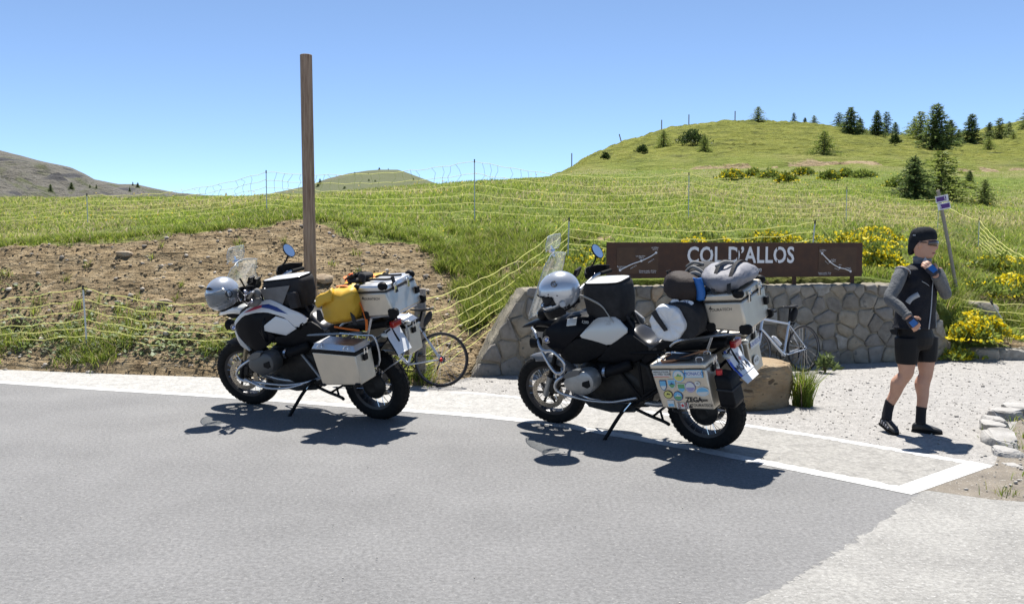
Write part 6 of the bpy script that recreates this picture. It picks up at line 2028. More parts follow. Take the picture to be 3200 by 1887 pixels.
def helmet(root, X, mat, visor=True, tilt=None):
    """Full-face helmet, face towards +X, crown up +Z, about the origin."""
    nA, nE = 48, 30
    def P(a, e, k=1.0):
        x = math.cos(e) * math.cos(a); y = math.cos(e) * math.sin(a); z = math.sin(e)
        chin = max(0, -z) * max(0, x) ** 1.5
        return ((.148 * x + .045 * chin) * k, .122 * y * (1 - .08 * chin) * k, (.135 * z) * k)
    keep = []
    vs = []; fs = []
    for j in range(nE + 1):
        e = -1.05 + (math.pi / 2 + 1.05) * j / nE
        for i in range(nA):
            vs.append(P(2 * math.pi * i / nA, e))
    win = []
    for j in range(nE):
        for i in range(nA):
            a = 2 * math.pi * (i + .5) / nA; a = (a + math.pi) % (2 * math.pi) - math.pi
            e = -1.05 + (math.pi / 2 + 1.05) * (j + .5) / nE
            q = (j * nA + i, j * nA + (i + 1) % nA, (j + 1) * nA + (i + 1) % nA, (j + 1) * nA + i)
            if abs(a) < 1.12 and -.20 - .14 * (abs(a) / 1.12) ** 2 < e < .40 - .22 * (abs(a) / 1.12) ** 2:
                win.append((a, e)); continue
            fs.append(q)
    mb = MB().add(vs, fs)
    sh = mb.xf(X).build('shell', mat, root, smooth=True, solid=.014)
    mi = MB()
    mi.add([P(2 * math.pi * i / 24, -1.0 + (math.pi / 2 + 1.0) * j / 12, .86) for j in range(13) for i in range(24)], [(j * 24 + i, j * 24 + (i + 1) % 24, (j + 1) * 24 + (i + 1) % 24, (j + 1) * 24 + i) for j in range(12) for i in range(24)])
    mi.xf(X).build('lining', M_CLOTHK, sh, smooth=True)
    # edge trim round the eye port
    loop = []
    for k in range(40):
        t = 2 * math.pi * k / 40
        a = 1.14 * math.cos(t); m_ = .10 - .04 * abs(math.cos(t)); hgt = .30 - .10 * abs(math.cos(t)) ** 3
        loop.append(P(a, m_ + hgt * math.sin(t), 1.005))
    MB().tube(loop, .004, 6, closed=True).xf(X).build('port_trim', M_MATTK, sh, smooth=True)
    ring = [P(2 * math.pi * k / 36, -1.05, 1.0) for k in range(36)]
    MB().tube(ring, .012, 8, closed=True).xf(X).build('neck_roll', M_MATTK, sh, smooth=True)
    if visor:
        vv = []; nf = []
        ca, ce = 22, 10
        for j in range(ce + 1):
            for i in range(ca + 1):
                a = -1.22 + 2.44 * i / ca; e = -.40 + .86 * j / ce
                vv.append(P(a, e, 1.035))
        for j in range(ce):
            for i in range(ca):
                nf.append((j * (ca + 1) + i, j * (ca + 1) + i + 1, (j + 1) * (ca + 1) + i + 1, (j + 1) * (ca + 1) + i))
        MB().add(vv, nf).xf(X).build('visor', M_VISOR, sh, smooth=True, solid=.003)
        for s in (1, -1):
            MB().lathe([(0, .006), (.026, .006), (.032, -.006)], 18).xf(frame(P(s * 1.30, .03, 1.03), (0, 0, 1), (-1, 0, 0)) if s > 0 else frame(P(s * 1.30, .03, 1.03), (1, 0, 0), (0, 0, 1))).xf(X).build('visor_hinge', M_MATTK, sh, smooth=True, angle=40)
    return sh


M_VISOR = None
def visor_mat():
    m = M_CLEAR.copy(); m.name = 'smoky_visor'
    for n in m.node_tree.nodes:
        if n.type == 'BSDF_TRANSPARENT': n.inputs[0].default_value = (.62, .64, .65, 1)
        if n.type == 'MIX_SHADER' and not n.inputs[0].is_linked and abs(n.inputs[0].default_value - .09) < 1e-4: n.inputs[0].default_value = .30
    return m


M_VISOR = visor_mat()


def orient(face, up, loc):
    x = Vector(face).normalized(); z = Vector(up); z = (z - x * z.dot(x)).normalized(); y = z.cross(x)
    M = Matrix(((x.x, y.x, z.x, 0), (x.y, y.y, z.y, 0), (x.z, y.z, z.z, 0), (0, 0, 0, 1))); M.translation = Vector(loc)
    return M


# helmet on the white machine: closed visor turned to us
h1, T = on_bike(B1, 'helmet', 'silver full-face helmet with closed clear visor on the white motorcycle handlebar', 'helmet', (1.245, .385, 1.10))
X1 = T @ orient((.05, .98, -.22), (.15, .22, .95), (1.245, .385, 1.235)) @ Matrix.Scale(1.08, 4)
sh1 = helmet(h1, X1, M_HELMET, True)
MB().prism(chaikin([(-.035, 0), (.035, 0), (.022, .022), (-.022, .022)], .25), 0, .012, 'XY').xf(frame((.118, .02, .088), (0, 1, 0), (-.5, 0, .8))).xf(X1).build('air_vent', M_MATTK, sh1, bevel=.003)
# helmet on the black machine: eye port turned forwards and down
h2, T = on_bike(B2, 'helmet', 'silver full-face helmet with open face hanging on the black motorcycle handlebar', 'helmet', (1.01, .40, 1.22))
X2 = T @ orient((.74, .60, -.42), (.30, .28, .90), (1.015, .40, 1.37)) @ Matrix.Scale(1.2, 4)
sh2 = helmet(h2, X2, M_HELMET, False)
# flipped chin guard with its hinge, below the shell
mb = MB()
rings = []
for k in range(13):
    a = -1.45 + 2.9 * k / 12
    rings.append([(.150 * math.cos(a) + .012, .126 * math.sin(a), z_ - .02) for z_ in (-.045, -.075, -.105)] + [(.136 * math.cos(a) + .012, .112 * math.sin(a), z_ - .02) for z_ in (-.105, -.075, -.045)])
mb.loft(rings).xf(X2).build('chin_guard', M_MATTK, sh2, bevel=.004)
MB().lathe([(0, .008), (.017, .008), (.021, .0)], 20).xf(frame((.02, .128, -.055), (1, 0, 0), (0, -.3, 1)) @ Matrix.Rotation(math.pi, 4, 'X')).xf(X2).build('hinge', pbr('grey_hinge', (.4, .4, .4), .4), sh2, smooth=True, angle=40)
Ml = frame((-.01, .096, .083), (.9, -.1, .05), (-.05, -.75, .62))
Ml = frame((.0, .0975, .086), (-1, 0, 0), (0, -.66, .75))
MB().tube([(.020 * math.cos(a), .020 * math.sin(a), .004) for a in [.5 + 5.3 * k / 20 for k in range(21)]], .0028, 5).tube([(-.006, .011, .004), (.008, .011, .004), (.011, 0, .004), (.008, -.011, .004), (-.006, -.011, .004), (-.006, .011, .004)], .0022, 5).xf(Ml).xf(X2).build('logo', M_INK, sh2)
for a, e in ((1.05, .34), (1.42, .10)):
    p = (.148 * math.cos(e) * math.cos(a) * 1.004, .122 * math.cos(e) * math.sin(a) * 1.004, .135 * math.sin(e) * 1.004)
    MB().ball(p, .005, 8, 5).xf(X2).build('rivet', M_INK, sh2)

# tank bags with map pockets
def tank_bag(bike, label, poly_side, hw, style):
    (xf_, zf), (xr_, zr), (xrb, zrb), (xfb, zfb) = poly_side
    root, T = on_bike(bike, 'tank_bag', label, 'bag', ((xfb + xrb) / 2, 0, min(zfb, zrb)))
    rings = []
    for u, g_ in ((0, .84), (.15, .95), (.5, 1.0), (.82, 1.0), (.95, .97), (1.0, .90)):
        F = (xfb + (xf_ - xfb) * u, zfb + (zf - zfb) * u); Rr = (xrb + (xr_ - xrb) * u, zrb + (zr - zrb) * u)
        cx = (F[0] + Rr[0]) / 2; hx = (F[0] - Rr[0]) / 2 * g_
        ring = []
        for k in range(28):
            a = 2 * math.pi * k / 28
            cu = math.copysign(abs(math.cos(a)) ** .48, math.cos(a)); su = math.copysign(abs(math.sin(a)) ** .48, math.sin(a))
            x = cx + hx * cu; t_ = (x - Rr[0]) / max(1e-6, F[0] - Rr[0])
            ring.append((x, hw * g_ * su, Rr[1] + (F[1] - Rr[1]) * t_))
        rings.append(ring)
    rings = crumple(rings, .011, 3 if style == 'adv' else 5, 12)
    b = MB().loft(rings).xf(T).build('bag', M_CLOTHK, root, smooth=True, angle=60)
    top = [(p[0], p[1], p[2] + .006) for p in rings[-1]]
    c = Vector((sum(p[0] for p in top) / 28, 0, sum(p[2] for p in top) / 28 + .022))
    rr = [top, [tuple(Vector(p).lerp(c, .04) + Vector((0, 0, .008))) for p in top], [tuple(Vector(p).lerp(c, .4) + Vector((0, 0, .008))) for p in top], [tuple(Vector(p).lerp(c, .9)) for p in top]]
    MB().loft(rr).xf(T).build('map_pocket', M_MAPTOP, b, smooth=True, angle=60)
    MB().tube(top, .007, 6, closed=True).xf(T).build('zip_edge', M_MATTK, b, smooth=True)
    if style == 'adv':
        P = catmull([(xfb - .0, hw + .004, zfb + .20), (xfb - .06, hw + .006, zfb + .185), (xfb - .20, hw + .006, zfb + .12), (xrb + .11, hw + .005, zrb + .06), (xrb + .07, hw + .0, zrb + .0)], 5)
        MB().loft([[tuple(p + Vector((0, 0, .010))), tuple(p + Vector((0, .003, 0))), tuple(p - Vector((0, 0, .010)))] for p in P], cap=False, closed=False).xf(T).build('reflective_piping', pbr('grey_piping', (.36, .36, .34), .4), b, smooth=True, solid=.004)
        MB().tube([(xrb + .01, .06, zrb + .05), (xrb - .05, .05, zrb - .08)], .012, 6).tube([(xrb + .01, -.06, zrb + .05), (xrb - .05, -.05, zrb - .08)], .012, 6).xf(T).build('strap', M_CLOTHK, b)
    else:
        drp = [(xfb + .06, hw + .004, zfb + .02), (xf_ - .03, hw + .004, zf - .05), (xr_ + .10, hw + .004, zr - .06), (xrb + .20, hw + .004, zrb + .05)]
        MB().add([drp[0], drp[1], drp[2], drp[3], (drp[3][0] + .05, drp[3][1], drp[3][2] - .06)], [(0, 1, 2, 3, 4)]).xf(T).build('side_panel', M_CLOTHG, b, solid=.006)
        sp = MB().loft([sring((xrb + .055, hw + .01, zrb + .075), .045, .07, 16, 4), sring((xrb + .055, hw + .01, zrb + .07), .05, .075, 16, 4)]).xf(T)
        MB().box((xrb + .045, hw + .028, zrb + .10), (.10, .055, .15), Matrix.Rotation(.12, 3, 'Y')).xf(T).build('side_pocket', M_CLOTHK, b, bevel=.016)
        MB().tube([(xrb + .01, .07, zrb + .03), (xrb - .04, .06, zrb - .08)], .012, 6).xf(T).build('strap', M_CLOTHK, b)
    return root


tank_bag(B1, 'grey and black tank bag with bright map pocket on the white motorcycle', [(1.065, 1.265), (.585, 1.315), (.60, 1.03), (.93, 1.06)], .135, 'std')
tank_bag(B2, 'black tank bag with grey piping and white map pocket on the black motorcycle', [(.985, 1.355), (.60, 1.375), (.60, 1.04), (.98, 1.075)], .155, 'adv')

# yellow roll bag strapped across the white machine
yb, T = on_bike(B1, 'roll_bag', 'yellow waterproof roll bag strapped across the white motorcycle seat', 'bag', (.06, 0, .96))
rings = []
for k in range(21):
    u = -1 + 2 * k / 20
    f = 1 - .05 * abs(u) ** 3 - .22 * max(0, abs(u) - .88) / .12
    rr_ = .165 * f
    ring = []
    for j in range(30):
        a = 2 * math.pi * j / 30
        cx = math.copysign(abs(math.cos(a)) ** .62, math.cos(a)); sz_ = math.copysign(abs(math.sin(a)) ** .66, math.sin(a))
        ring.append((.055 + rr_ * 1.08 * cx - .035 * sz_, .36 * u, 1.105 + rr_ * .95 * sz_ + .02 * (1 - cx)))
    rings.append(ring)
rings = crumple(rings, .032, 4, 10)
bg = MB().loft(rings).xf(T).build('bag', M_YELLOW, yb, smooth=True, angle=70)
fold = crumple([sring((.21 - .15 * k / 5, .375 + .02 * math.sin(k), 1.185 + .012 * k), .030 + .006 * (k % 2), .045 + .006 * (k % 3), 16, 2.2, 'X') for k in range(6)], .012, 9, 16)
MB().loft(fold).xf(T).build('rolled_end', M_YELLOW, bg, smooth=True)
MB().prism([(.150, 1.13), (.185, 1.13), (.195, 1.045), (.165, 1.02), (.125, 1.05)], .425, .437).xf(T).build('buckle_flap', M_CLOTHK, bg, bevel=.003)
MB().prism([(-.135, 1.07), (-.10, 1.10), (-.115, .99), (-.15, .99)], .352, .366).xf(T).build('end_patch', M_CLOTHK, bg, bevel=.003)
for y_, m_ in ((.23, M_ORANGE), (-.15, M_ORANGE)):
    P = catmull([(-.145, y_, .90), (-.155, y_, 1.02), (-.10, y_, 1.20), (-.02, y_, 1.285), (.10, y_, 1.285)], 4)
    MB().loft([[tuple(p + Vector((0, .016, 0))), tuple(p - Vector((0, .016, 0)))] for p in P], cap=False, closed=False).xf(T).build('strap', m_, bg, solid=.004)
P = catmull([(.18, .24, .925), (.05, .25, .915), (-.08, .25, .905)], 3)
MB().tube(P, .009, 6).xf(T).build('strap', M_ORANGE, bg)

gl, T = on_bike(B1, 'gloves', 'black riding gloves tucked on top of the yellow bag', 'gloves', (.02, .05, 1.28))
mb = MB()
for (c, r_) in (((.00, .10, 1.305), (.075, .06, .03)), ((-.05, .02, 1.325), (.06, .07, .032)), ((-.09, .12, 1.335), (.035, .03, .045)), ((.04, .18, 1.265), (.06, .05, .028)), ((-.02, -.06, 1.31), (.05, .05, .03))):
    mb.ball(c, r_, 14, 9)
g0 = mb.xf(T).build('glove', M_CLOTHK, gl, smooth=True)
for k in range(8):
    a = .6 + .35 * k
    MB().tube(catmull([(-.05 + .02 * k * .5, .0 + .02 * k, 1.335), (-.055 + .02 * k * .5 + .03 * math.cos(a), .01 + .02 * k, 1.355 + .01 * (k % 2)), (-.02 + .02 * k * .5, .035 + .02 * k, 1.325)], 3), .009, 6).xf(T).build('finger', M_CLOTHK, g0, smooth=True)
rb, T = on_bike(B1, 'orange_rag', 'crumpled orange rag and strap ends on the yellow bag', 'cloth', (.09, .0, 1.27))
mb = MB()
rr2 = random.Random(8)
for k in range(9):
    p0 = Vector((.10 + rr2.uniform(-.05, .06), rr2.uniform(-.06, .10), 1.275))
    P = catmull([p0, p0 + Vector((rr2.uniform(-.05, .05), rr2.uniform(-.05, .05), rr2.uniform(.02, .06))), p0 + Vector((rr2.uniform(-.08, .08), rr2.uniform(-.08, .08), rr2.uniform(0, .05)))], 4)
    mb.loft([[tuple(p + Vector((.008, .012, 0))), tuple(p - Vector((.008, .012, 0)))] for p in P], cap=False, closed=False)
mb.xf(T).build('rag', M_ORANGE, rb, solid=.003)
rb.children[0]['label'] = 'orange rag'
# silver-backed gloves stuffed between helmet and tank bag on the white machine
sg, T = on_bike(B1, 'gloves', 'pair of gloves with shiny silver knuckles beside the helmet on the white motorcycle', 'gloves', (1.09, .20, 1.10))
mb = MB()
for k in range(16):
    rr2 = random.Random(50 + k)
    mb.ball((1.10 + .035 * (k % 4) - .05 + rr2.uniform(-.01, .01), .20 + .03 * (k // 4) + rr2.uniform(-.01, .01), 1.125 + .030 * ((k * 7) % 4) + rr2.uniform(-.01, .01)), (.022, .020, .022), 10, 7)
k0 = mb.xf(T).build('silver_knuckles', pbr('silver_leather', (.62, .60, .66), .22, metal=.8), sg, smooth=True)
mb = MB().ball((1.09, .19, 1.12), (.085, .07, .06), 14, 9).ball((1.00, .22, 1.20), (.035, .035, .045), 10, 7)
mb.xf(T).build('glove_palm', M_CLOTHG, sg, smooth=True)

# black and white roll bag across the black machine
wb_, T = on_bike(B2, 'roll_bag', 'black roll bag with white rolled end across the black motorcycle', 'bag', (.03, 0, 1.0))
rings = crumple([[(p[0], p[1], p[2]) for p in r_] for r_ in soft_roll((.0, -.015, 1.155), .152, .36, rx=1.18, rz=.98, end=.9)], .008, 12, 8)
bb = MB().loft(rings).xf(T).build('bag', M_CLOTHK, wb_, smooth=True, angle=70)
rings = []
for k in range(8):
    u = k / 7
    rr_ = .142 * (1 - .06 * u) * (1 if k < 5 else (1 - .35 * (k - 4) / 3))
    ring = []
    for j in range(44):
        a = 2 * math.pi * j / 44
        f = 1 + .045 * math.sin(a * 6 + 1) * (1 - u) + .03 * math.sin(a * 13) * u
        ring.append((.085 + rr_ * f * math.cos(a), .335 + .055 * math.sin(u * math.pi * .62) + .006 * math.sin(a * 11) * u, 1.145 + rr_ * f * math.sin(a)))
    rings.append(ring)
rings.append([(.085 + .02 * math.cos(2 * math.pi * j / 44), .368, 1.145 + .02 * math.sin(2 * math.pi * j / 44)) for j in range(44)])
MB().loft(rings).xf(T).build('rolled_end', M_WHITEBAG, bb, smooth=True)
MB().prism([(.165, 1.255), (.205, 1.225), (.165, 1.165), (.105, 1.085), (.075, 1.10), (.13, 1.185)], .385, .398).xf(T).build('end_strap', M_CLOTHK, bb, bevel=.004)
# white letter patches on the bag
for (x_, z_, w_) in ((-.045, 1.29, .062), (.045, 1.295, .035)):
    MB().lathe([(0, 0), (1, 0)], 20).xf(Matrix.Diagonal((w_, .022, 1, 1))).xf(frame((x_, .30, z_), (-1, 0, 0), (0, -.55, .75))).xf(T).build('patch', M_WHITEBAG, bb)
lettering('RS', .042, M_NAVY, T @ frame((-.045, .3025, 1.2915), (-1, 0, 0), (0, -.55, .75)), bb, extrude=.0005)
# brown stuff sack on top of it
ss_, T = on_bike(B2, 'stuff_sack', 'brown cloth stuff sack on top of the black roll bag', 'bag', (.02, .2, 1.29))
rings = []
for k in range(15):
    u = k / 14; th = math.pi * (.06 + .88 * u)
    ring = []
    for j in range(28):
        a = 2 * math.pi * j / 28
        ring.append((.022 + .155 * math.sin(th) ** .6 * math.cos(a), .18 + .14 * math.sin(th) ** .6 * math.sin(a), 1.385 - .105 * math.cos(th) + .015 * math.cos(a)))
    rings.append(ring)
sb = MB().loft(crumple(rings, .016, 6, 11)).xf(T).build('sack', M_BROWNBAG, ss_, smooth=True)
P = catmull([(-.105, .24, 1.47), (-.125, .25, 1.42), (-.135, .255, 1.36), (-.125, .25, 1.30)], 4)
MB().loft([[tuple(p + Vector((.02, .0, .0))), tuple(p + Vector((-.012, .016, 0))), tuple(p + Vector((-.045, -.01, 0)))] for p in P], cap=False, closed=False).xf(T).build('blue_edge', M_BLUECLOTH, sb, smooth=True, solid=.006)
MB().tube([(.135, .18, 1.46), (.15, .18, 1.50), (.12, .18, 1.505)], .008, 6).xf(T).build('cord', M_CLOTHK, sb)
# black jacket bundle
jk, T = on_bike(B2, 'jacket', 'crumpled black jacket bundle with grey straps between the bags', 'jacket', (-.06, -.02, 1.36))
mb = MB()
rings = []
for k in range(13):
    th = math.pi * (.06 + .88 * k / 12)
    rings.append([(-.045 + .135 * math.sin(th) ** .7 * math.cos(2 * math.pi * j / 24), -.05 + .17 * math.sin(th) ** .7 * math.sin(2 * math.pi * j / 24), 1.435 - .085 * math.cos(th)) for j in range(24)])
jb = MB().loft(crumple(rings, .026, 15, 12)).xf(T).build('bundle', M_CLOTHK, jk, smooth=True)
for k, (a, b, c) in enumerate((((.05, .06, 1.47), (-.03, .10, 1.52), (-.12, .10, 1.47)), ((.03, .11, 1.44), (-.06, .13, 1.48), (-.14, .10, 1.42)), ((.07, .00, 1.495), (.0, .02, 1.535), (-.08, .02, 1.52)))):
    MB().tube(catmull([a, b, c], 5), .012 + .004 * (k == 1), 7).xf(T).build('strap', M_CLOTHG, jb, smooth=True)
# grey kit bag on the top case
gb, T = on_bike(B2, 'kit_bag', 'grey soft bag strapped on top of the black motorcycle top case', 'bag', (-.28, 0, 1.355))
rings = []
for k in range(17):
    th = math.pi * (.05 + .90 * k / 16)
    s_ = math.sin(th) ** .6
    rings.append([(-.275 + .195 * s_ * math.copysign(abs(math.cos(a)) ** .8, math.cos(a)), .02 + .235 * s_ * math.copysign(abs(math.sin(a)) ** .8, math.sin(a)), 1.435 - .085 * math.cos(th) + .02 * math.cos(a * 2)) for a in [2 * math.pi * j / 34 for j in range(34)]])
gbm = MB().loft(crumple(rings, .026, 22, 9)).xf(T).build('bag', M_GREYBAG, gb, smooth=True)
for x_ in (-.24, -.36):
    P = catmull([(x_, .245, 1.35), (x_, .22, 1.44), (x_, .10, 1.535), (x_, -.06, 1.535), (x_, -.19, 1.45), (x_, -.21, 1.35)], 4)
    MB().loft([[tuple(p + Vector((.014, 0, .006))), tuple(p + Vector((-.014, 0, .006)))] for p in P], cap=False, closed=False).xf(T).build('strap', M_CLOTHK, gbm, solid=.004)
MB().tube(catmull([(-.22, .12, 1.525), (-.27, .07, 1.55), (-.33, .05, 1.54)], 4), .014, 7).xf(T).build('carry_loop', M_CLOTHG, gbm, smooth=True)

# ------------------------------------------------------------------ bicycles
M_FRAMESIL = pbr('silver_frame_paint', (.50, .53, .58), .3, metal=.6, coat=.4)
M_BTYRE = pbr('bicycle_tyre', (.012, .012, .014), .7)
M_REDHUB = pbr('red_anodised', (.42, .025, .02), .3, metal=.6)


def bicycle(label, base, yaw, lean, scale, frame_mat, sloping, bag=True, bottle=False, redhub=False, drop=True):
    root = thing('bicycle', label, 'bicycle', base)
    root.rotation_euler = (-R(lean), 0, yaw)
    root.scale = (scale,) * 3
    r = .336; rh = (0, 0, r); fh = (.985, 0, r); bbk = (.405, 0, .275)
    sc_ = Vector((.285, 0, .70 if sloping else .76)); ht = Vector((.80, 0, .79)); hbm = Vector((.835, 0, .66))
    st = Vector((.245, 0, .93))
    for c in (rh, fh):
        w = MB().lathe([(r - .013 + .013 * math.cos(a), .013 * math.sin(a)) for a in [2 * math.pi * k / 10 for k in range(10)]], 60, 'Y', c, closed_prof=True).build('wheel', M_BTYRE, root, smooth=True)
        MB().lathe([(r - .024, -.010), (r - .040, -.007), (r - .040, .007), (r - .024, .010)], 56, 'Y', c, closed_prof=True).build('rim', pbr('bicycle_rim', (.10, .10, .11) if redhub else (.42, .43, .45), .35, metal=.8), w, smooth=True, angle=40)
        mb = MB()
        for k in range(28):
            a = 2 * math.pi * k / 28; b = a + (.9 if k % 2 else -.9); s = 1 if k % 4 < 2 else -1
            mb.tube([(c[0] + (r - .038) * math.cos(a), 0, c[2] + (r - .038) * math.sin(a)), (c[0] + .022 * math.cos(b), s * .03, c[2] + .022 * math.sin(b))], .0016, 4, cap=False)
        mb.build('spokes', M_CHROME, w)
        MB().lathe([(0, -.05), (.012, -.05), (.024, -.03), (.016, 0), (.024, .03), (.012, .05), (0, .05)], 14, 'Y', c).build('hub', M_REDHUB if redhub else M_CASTDARK, w, smooth=True, angle=40)
    fr = MB()
    fr.tube([sc_, ht], [.017, .019], 10).tube([bbk, hbm], [.021, .021], 10).tube([bbk, sc_ + (sc_ - Vector(bbk)).normalized() * .04], .0165, 10).tube([hbm + (hbm - ht) * .15, ht + (ht - hbm) * .15], .020, 10)
    for s in (1, -1):
        fr.tube([(bbk[0] - .03, s * .03, bbk[2]), (.03, s * .062, r - .004)], [.012, .010], 8)
        fr.tube([(sc_.x - .005, s * .014, sc_.z - .02), (.015, s * .062, r + .01)], [.009, .008], 8)
    fr.tube([(bbk[0], -.035, bbk[2]), (bbk[0], .035, bbk[2])], .022, 12)
    fo = fr.build('frame', frame_mat, root, smooth=True, angle=50)
    mb = MB()
    for s in (1, -1):
        mb.tube(catmull([hbm + Vector((.01, s * .02, -.04)), Vector((.90, s * .05, .52)), Vector((fh[0], s * .055, r))], 4), .011, 8)
    mb.build('fork', frame_mat, root, smooth=True)
    MB().tube([sc_, st], .0135, 10).build('seat_post', M_MATTK, root, smooth=True)
    rings = []
    for x, hw, zt, hh in ((.13, .055, .965, .014), (.16, .072, .972, .02), (.22, .066, .962, .02), (.28, .035, .955, .018), (.36, .020, .955, .014), (.40, .010, .952, .008)):
        rings.append(sring((x, 0, zt - hh), hw, hh, 14, 2.6))
    MB().loft(rings).build('saddle', M_SEAT, root, subsurf=1)
    if bag:
        MB().loft([sring((.115, 0, .885), .035, .045, 14, 3), sring((.16, 0, .86), .05, .075, 14, 3), sring((.205, 0, .80), .048, .07, 14, 3), sring((.225, 0, .75), .03, .03, 14, 3)]).build('saddle_bag', M_CLOTHK, root, subsurf=1)
    sg_ = MB().tube([ht + (ht - hbm) * .12, (.79, 0, .86), (.88, 0, .885)], .015, 10).build('stem', M_MATTK, root, smooth=True)
    if drop:
        mb = MB()
        for s in (1, -1):
            mb.tube(catmull([(.88, 0, .885), (.885, s * .20, .885), (.95, s * .21, .87), (.985, s * .21, .81), (.93, s * .21, .755), (.86, s * .21, .755)], 4), .0125, 8)
        mb.build('handlebar', M_CLOTHK, sg_, smooth=True)
    else:
        MB().tube(catmull([(.85, -.30, .90), (.88, -.1, .89), (.88, .1, .89), (.85, .30, .90)], 4), .0125, 8).build('handlebar', M_MATTK, sg_, smooth=True)
    cr = MB().lathe([(.085, -.052), (.098, -.052), (.098, -.047), (.085, -.047)], 32, 'Y', bbk, closed_prof=True)
    for k in range(5):
        a = 2 * math.pi * k / 5; cr.tube([(bbk[0], -.05, bbk[2]), (bbk[0] + .09 * math.cos(a), -.05, bbk[2] + .09 * math.sin(a))], .008, 6)
    cro = cr.build('chainring', M_CASTDARK, root)
    for s, d in ((1, (.12, -.12)), (-1, (-.12, .12))):
        MB().tube([(bbk[0], s * .055, bbk[2]), (bbk[0] + d[0], s * .06, bbk[2] + d[1])], .010, 7).box((bbk[0] + d[0], s * .105, bbk[2] + d[1]), (.07, .075, .018)).build('crank', M_CASTDARK, root)
    MB().lathe([(.02, -.045), (.045, -.045), (.040, -.025), (.02, -.025)], 24, 'Y', rh, closed_prof=True).build('cassette', M_CASTDARK, root)
    MB().tube([(bbk[0], -.05, bbk[2] + .095), (0, -.04, r + .045)], .004, 5).tube([(bbk[0], -.05, bbk[2] - .095), (.06, -.045, r - .12), (.03, -.04, r - .02)], .004, 5).build('chain', M_CASTDARK, root)
    MB().box((.045, -.05, r - .08), (.02, .012, .10), Matrix.Rotation(-.3, 3, 'Y')).build('derailleur', M_CASTDARK, root)
    MB().box((.225, 0, .705), (.04, .05, .03)).tube([(.19, .03, .72), (.25, .03, .65)], .006, 6).build('brake', M_CASTDARK, root, bevel=.004)
    if bottle:
        d = (hbm - Vector(bbk)).normalized(); n_ = Vector((-d.z, 0, d.x)); p0 = Vector(bbk) + d * .15 + n_ * .06
        bt = MB().tube([p0, p0 + d * .14, p0 + d * .16, p0 + d * .185], [.034, .034, .026, .016], 14).build('bottle', pbr('bottle_plastic', (.55, .57, .60), .35), root, smooth=True, angle=40)
        MB().tube([p0 + d * .05 + n_ * .036, p0 + d * .05 - n_ * .036], .006, 6).build('cage', M_MATTK, bt)
    return root


bicycle('racing bicycle with red hub leaning on the short post behind the white motorcycle', (-.815, 9.47, 0), R(176), -6, .94, M_FRAMESIL, False, True, redhub=True)
bicycle('silver bicycle with saddle bag in front of the stone wall', (3.76, 10.62, 0), R(210), -4, .90, M_FRAMESIL, True, True, bottle=True, drop=False)

# ------------------------------------------------------------------ man walking across the forecourt
M_SKIN = pbr('skin', (.52, .30, .20), .55, col2=(.46, .24, .16), scale=9, ramp=(.3, .7), bump=.15, bscale=60, bdist=.003)
M_SWEAT = pbr('grey_marl_knit', (.095, .10, .105), .9, col2=(.135, .14, .145), scale=110, detail=4, ramp=(.35, .65), bump=.9, bscale=13, bdist=.03)
M_VEST = pbr('dark_vest_fabric', (.010, .011, .016), .7, spec=.2, col2=(.016, .017, .022), scale=18, bump=.9, bscale=11, bdist=.03)
M_VESTG = pbr('pale_grey_trim', (.33, .35, .38), .55)
M_SHORTS = pbr('black_lycra', (.007, .007, .008), .6, spec=.25, bump=.3, bscale=22, bdist=.008)
M_SOCK = pbr('black_sock', (.012, .012, .015), .9)
M_SHOE = pbr('black_shoe', (.016, .016, .017), .5)
M_SHOEG = pbr('grey_shoe_panel', (.22, .22, .24), .45)
M_BEANIE = pbr('charcoal_beanie', (.014, .0155, .019), .9, spec=.15, bump=.8, bscale=14, bdist=.02, col2=(.022, .024, .028), scale=16)
M_GLOVE = pbr('dark_glove', (.015, .017, .03), .6)
M_GLOVEB = pbr('blue_glove_panel', (.015, .11, .36), .6)
M_LENS = pbr('brown_lens', (.045, .018, .010), .08, coat=.6)
man = thing('person', 'man in dark vest, grey sleeves, black shorts and beanie walking across the gravel', 'person', (3.36, 7.16, 0))
MO = Vector((3.36, 7.16, 0))


def J(cx, cy, Y):
    """A body joint given by its bearing and its distance."""
    u = 2500 + cx / 1.427; v = 560 + cy / 1.427
    q = (v - 943.5) / fP
    d = Vector(((u - 1600) / fP, cP - q * sP, -sP - q * cP))
    return Vector((0, 0, CAM_H)) + d * (Y / d.y) - MO


def limb(mb, pts, rad, n=14, flat=1.0):
    return mb.tube(catmull(pts, 4), [float(np.interp(i / (4 * (len(pts) - 1)), np.linspace(0, 1, len(rad)), rad)) for i in range(4 * (len(pts) - 1) + 1)], n)


YM = 7.15
tf = Vector((.50, -.87, 0)).normalized(); tr_ = Vector((-.87, -.50, 0)).normalized()     # torso: forwards, to his right
pel = J(516, 700, YM); waist = J(512, 620, YM); chest = J(522, 480, YM); neck0 = J(545, 375, YM); 
shR = J(458, 402, YM - .08); shL = J(606, 404, YM + .08)
elR = J(405, 530, YM - .20); wrR = J(486, 618, YM - .34)
elL = J(648, 508, YM - .02); wrL = J(603, 425, YM - .22)
hipR = J(478, 715, YM - .05); hipL = J(560, 712, YM + .05)
knR = J(474, 862, YM - .06); knL = J(562, 855, YM + .02)
anR = J(394, 1010, YM + .02); anL = J(539, 1040, YM + .0)
hf = Vector((.68, -.73, .0)).normalized(); hu = Vector((.05, 0, 1)).normalized(); hl = hu.cross(hf).normalized()
head_c = J(556, 288, YM - .02)


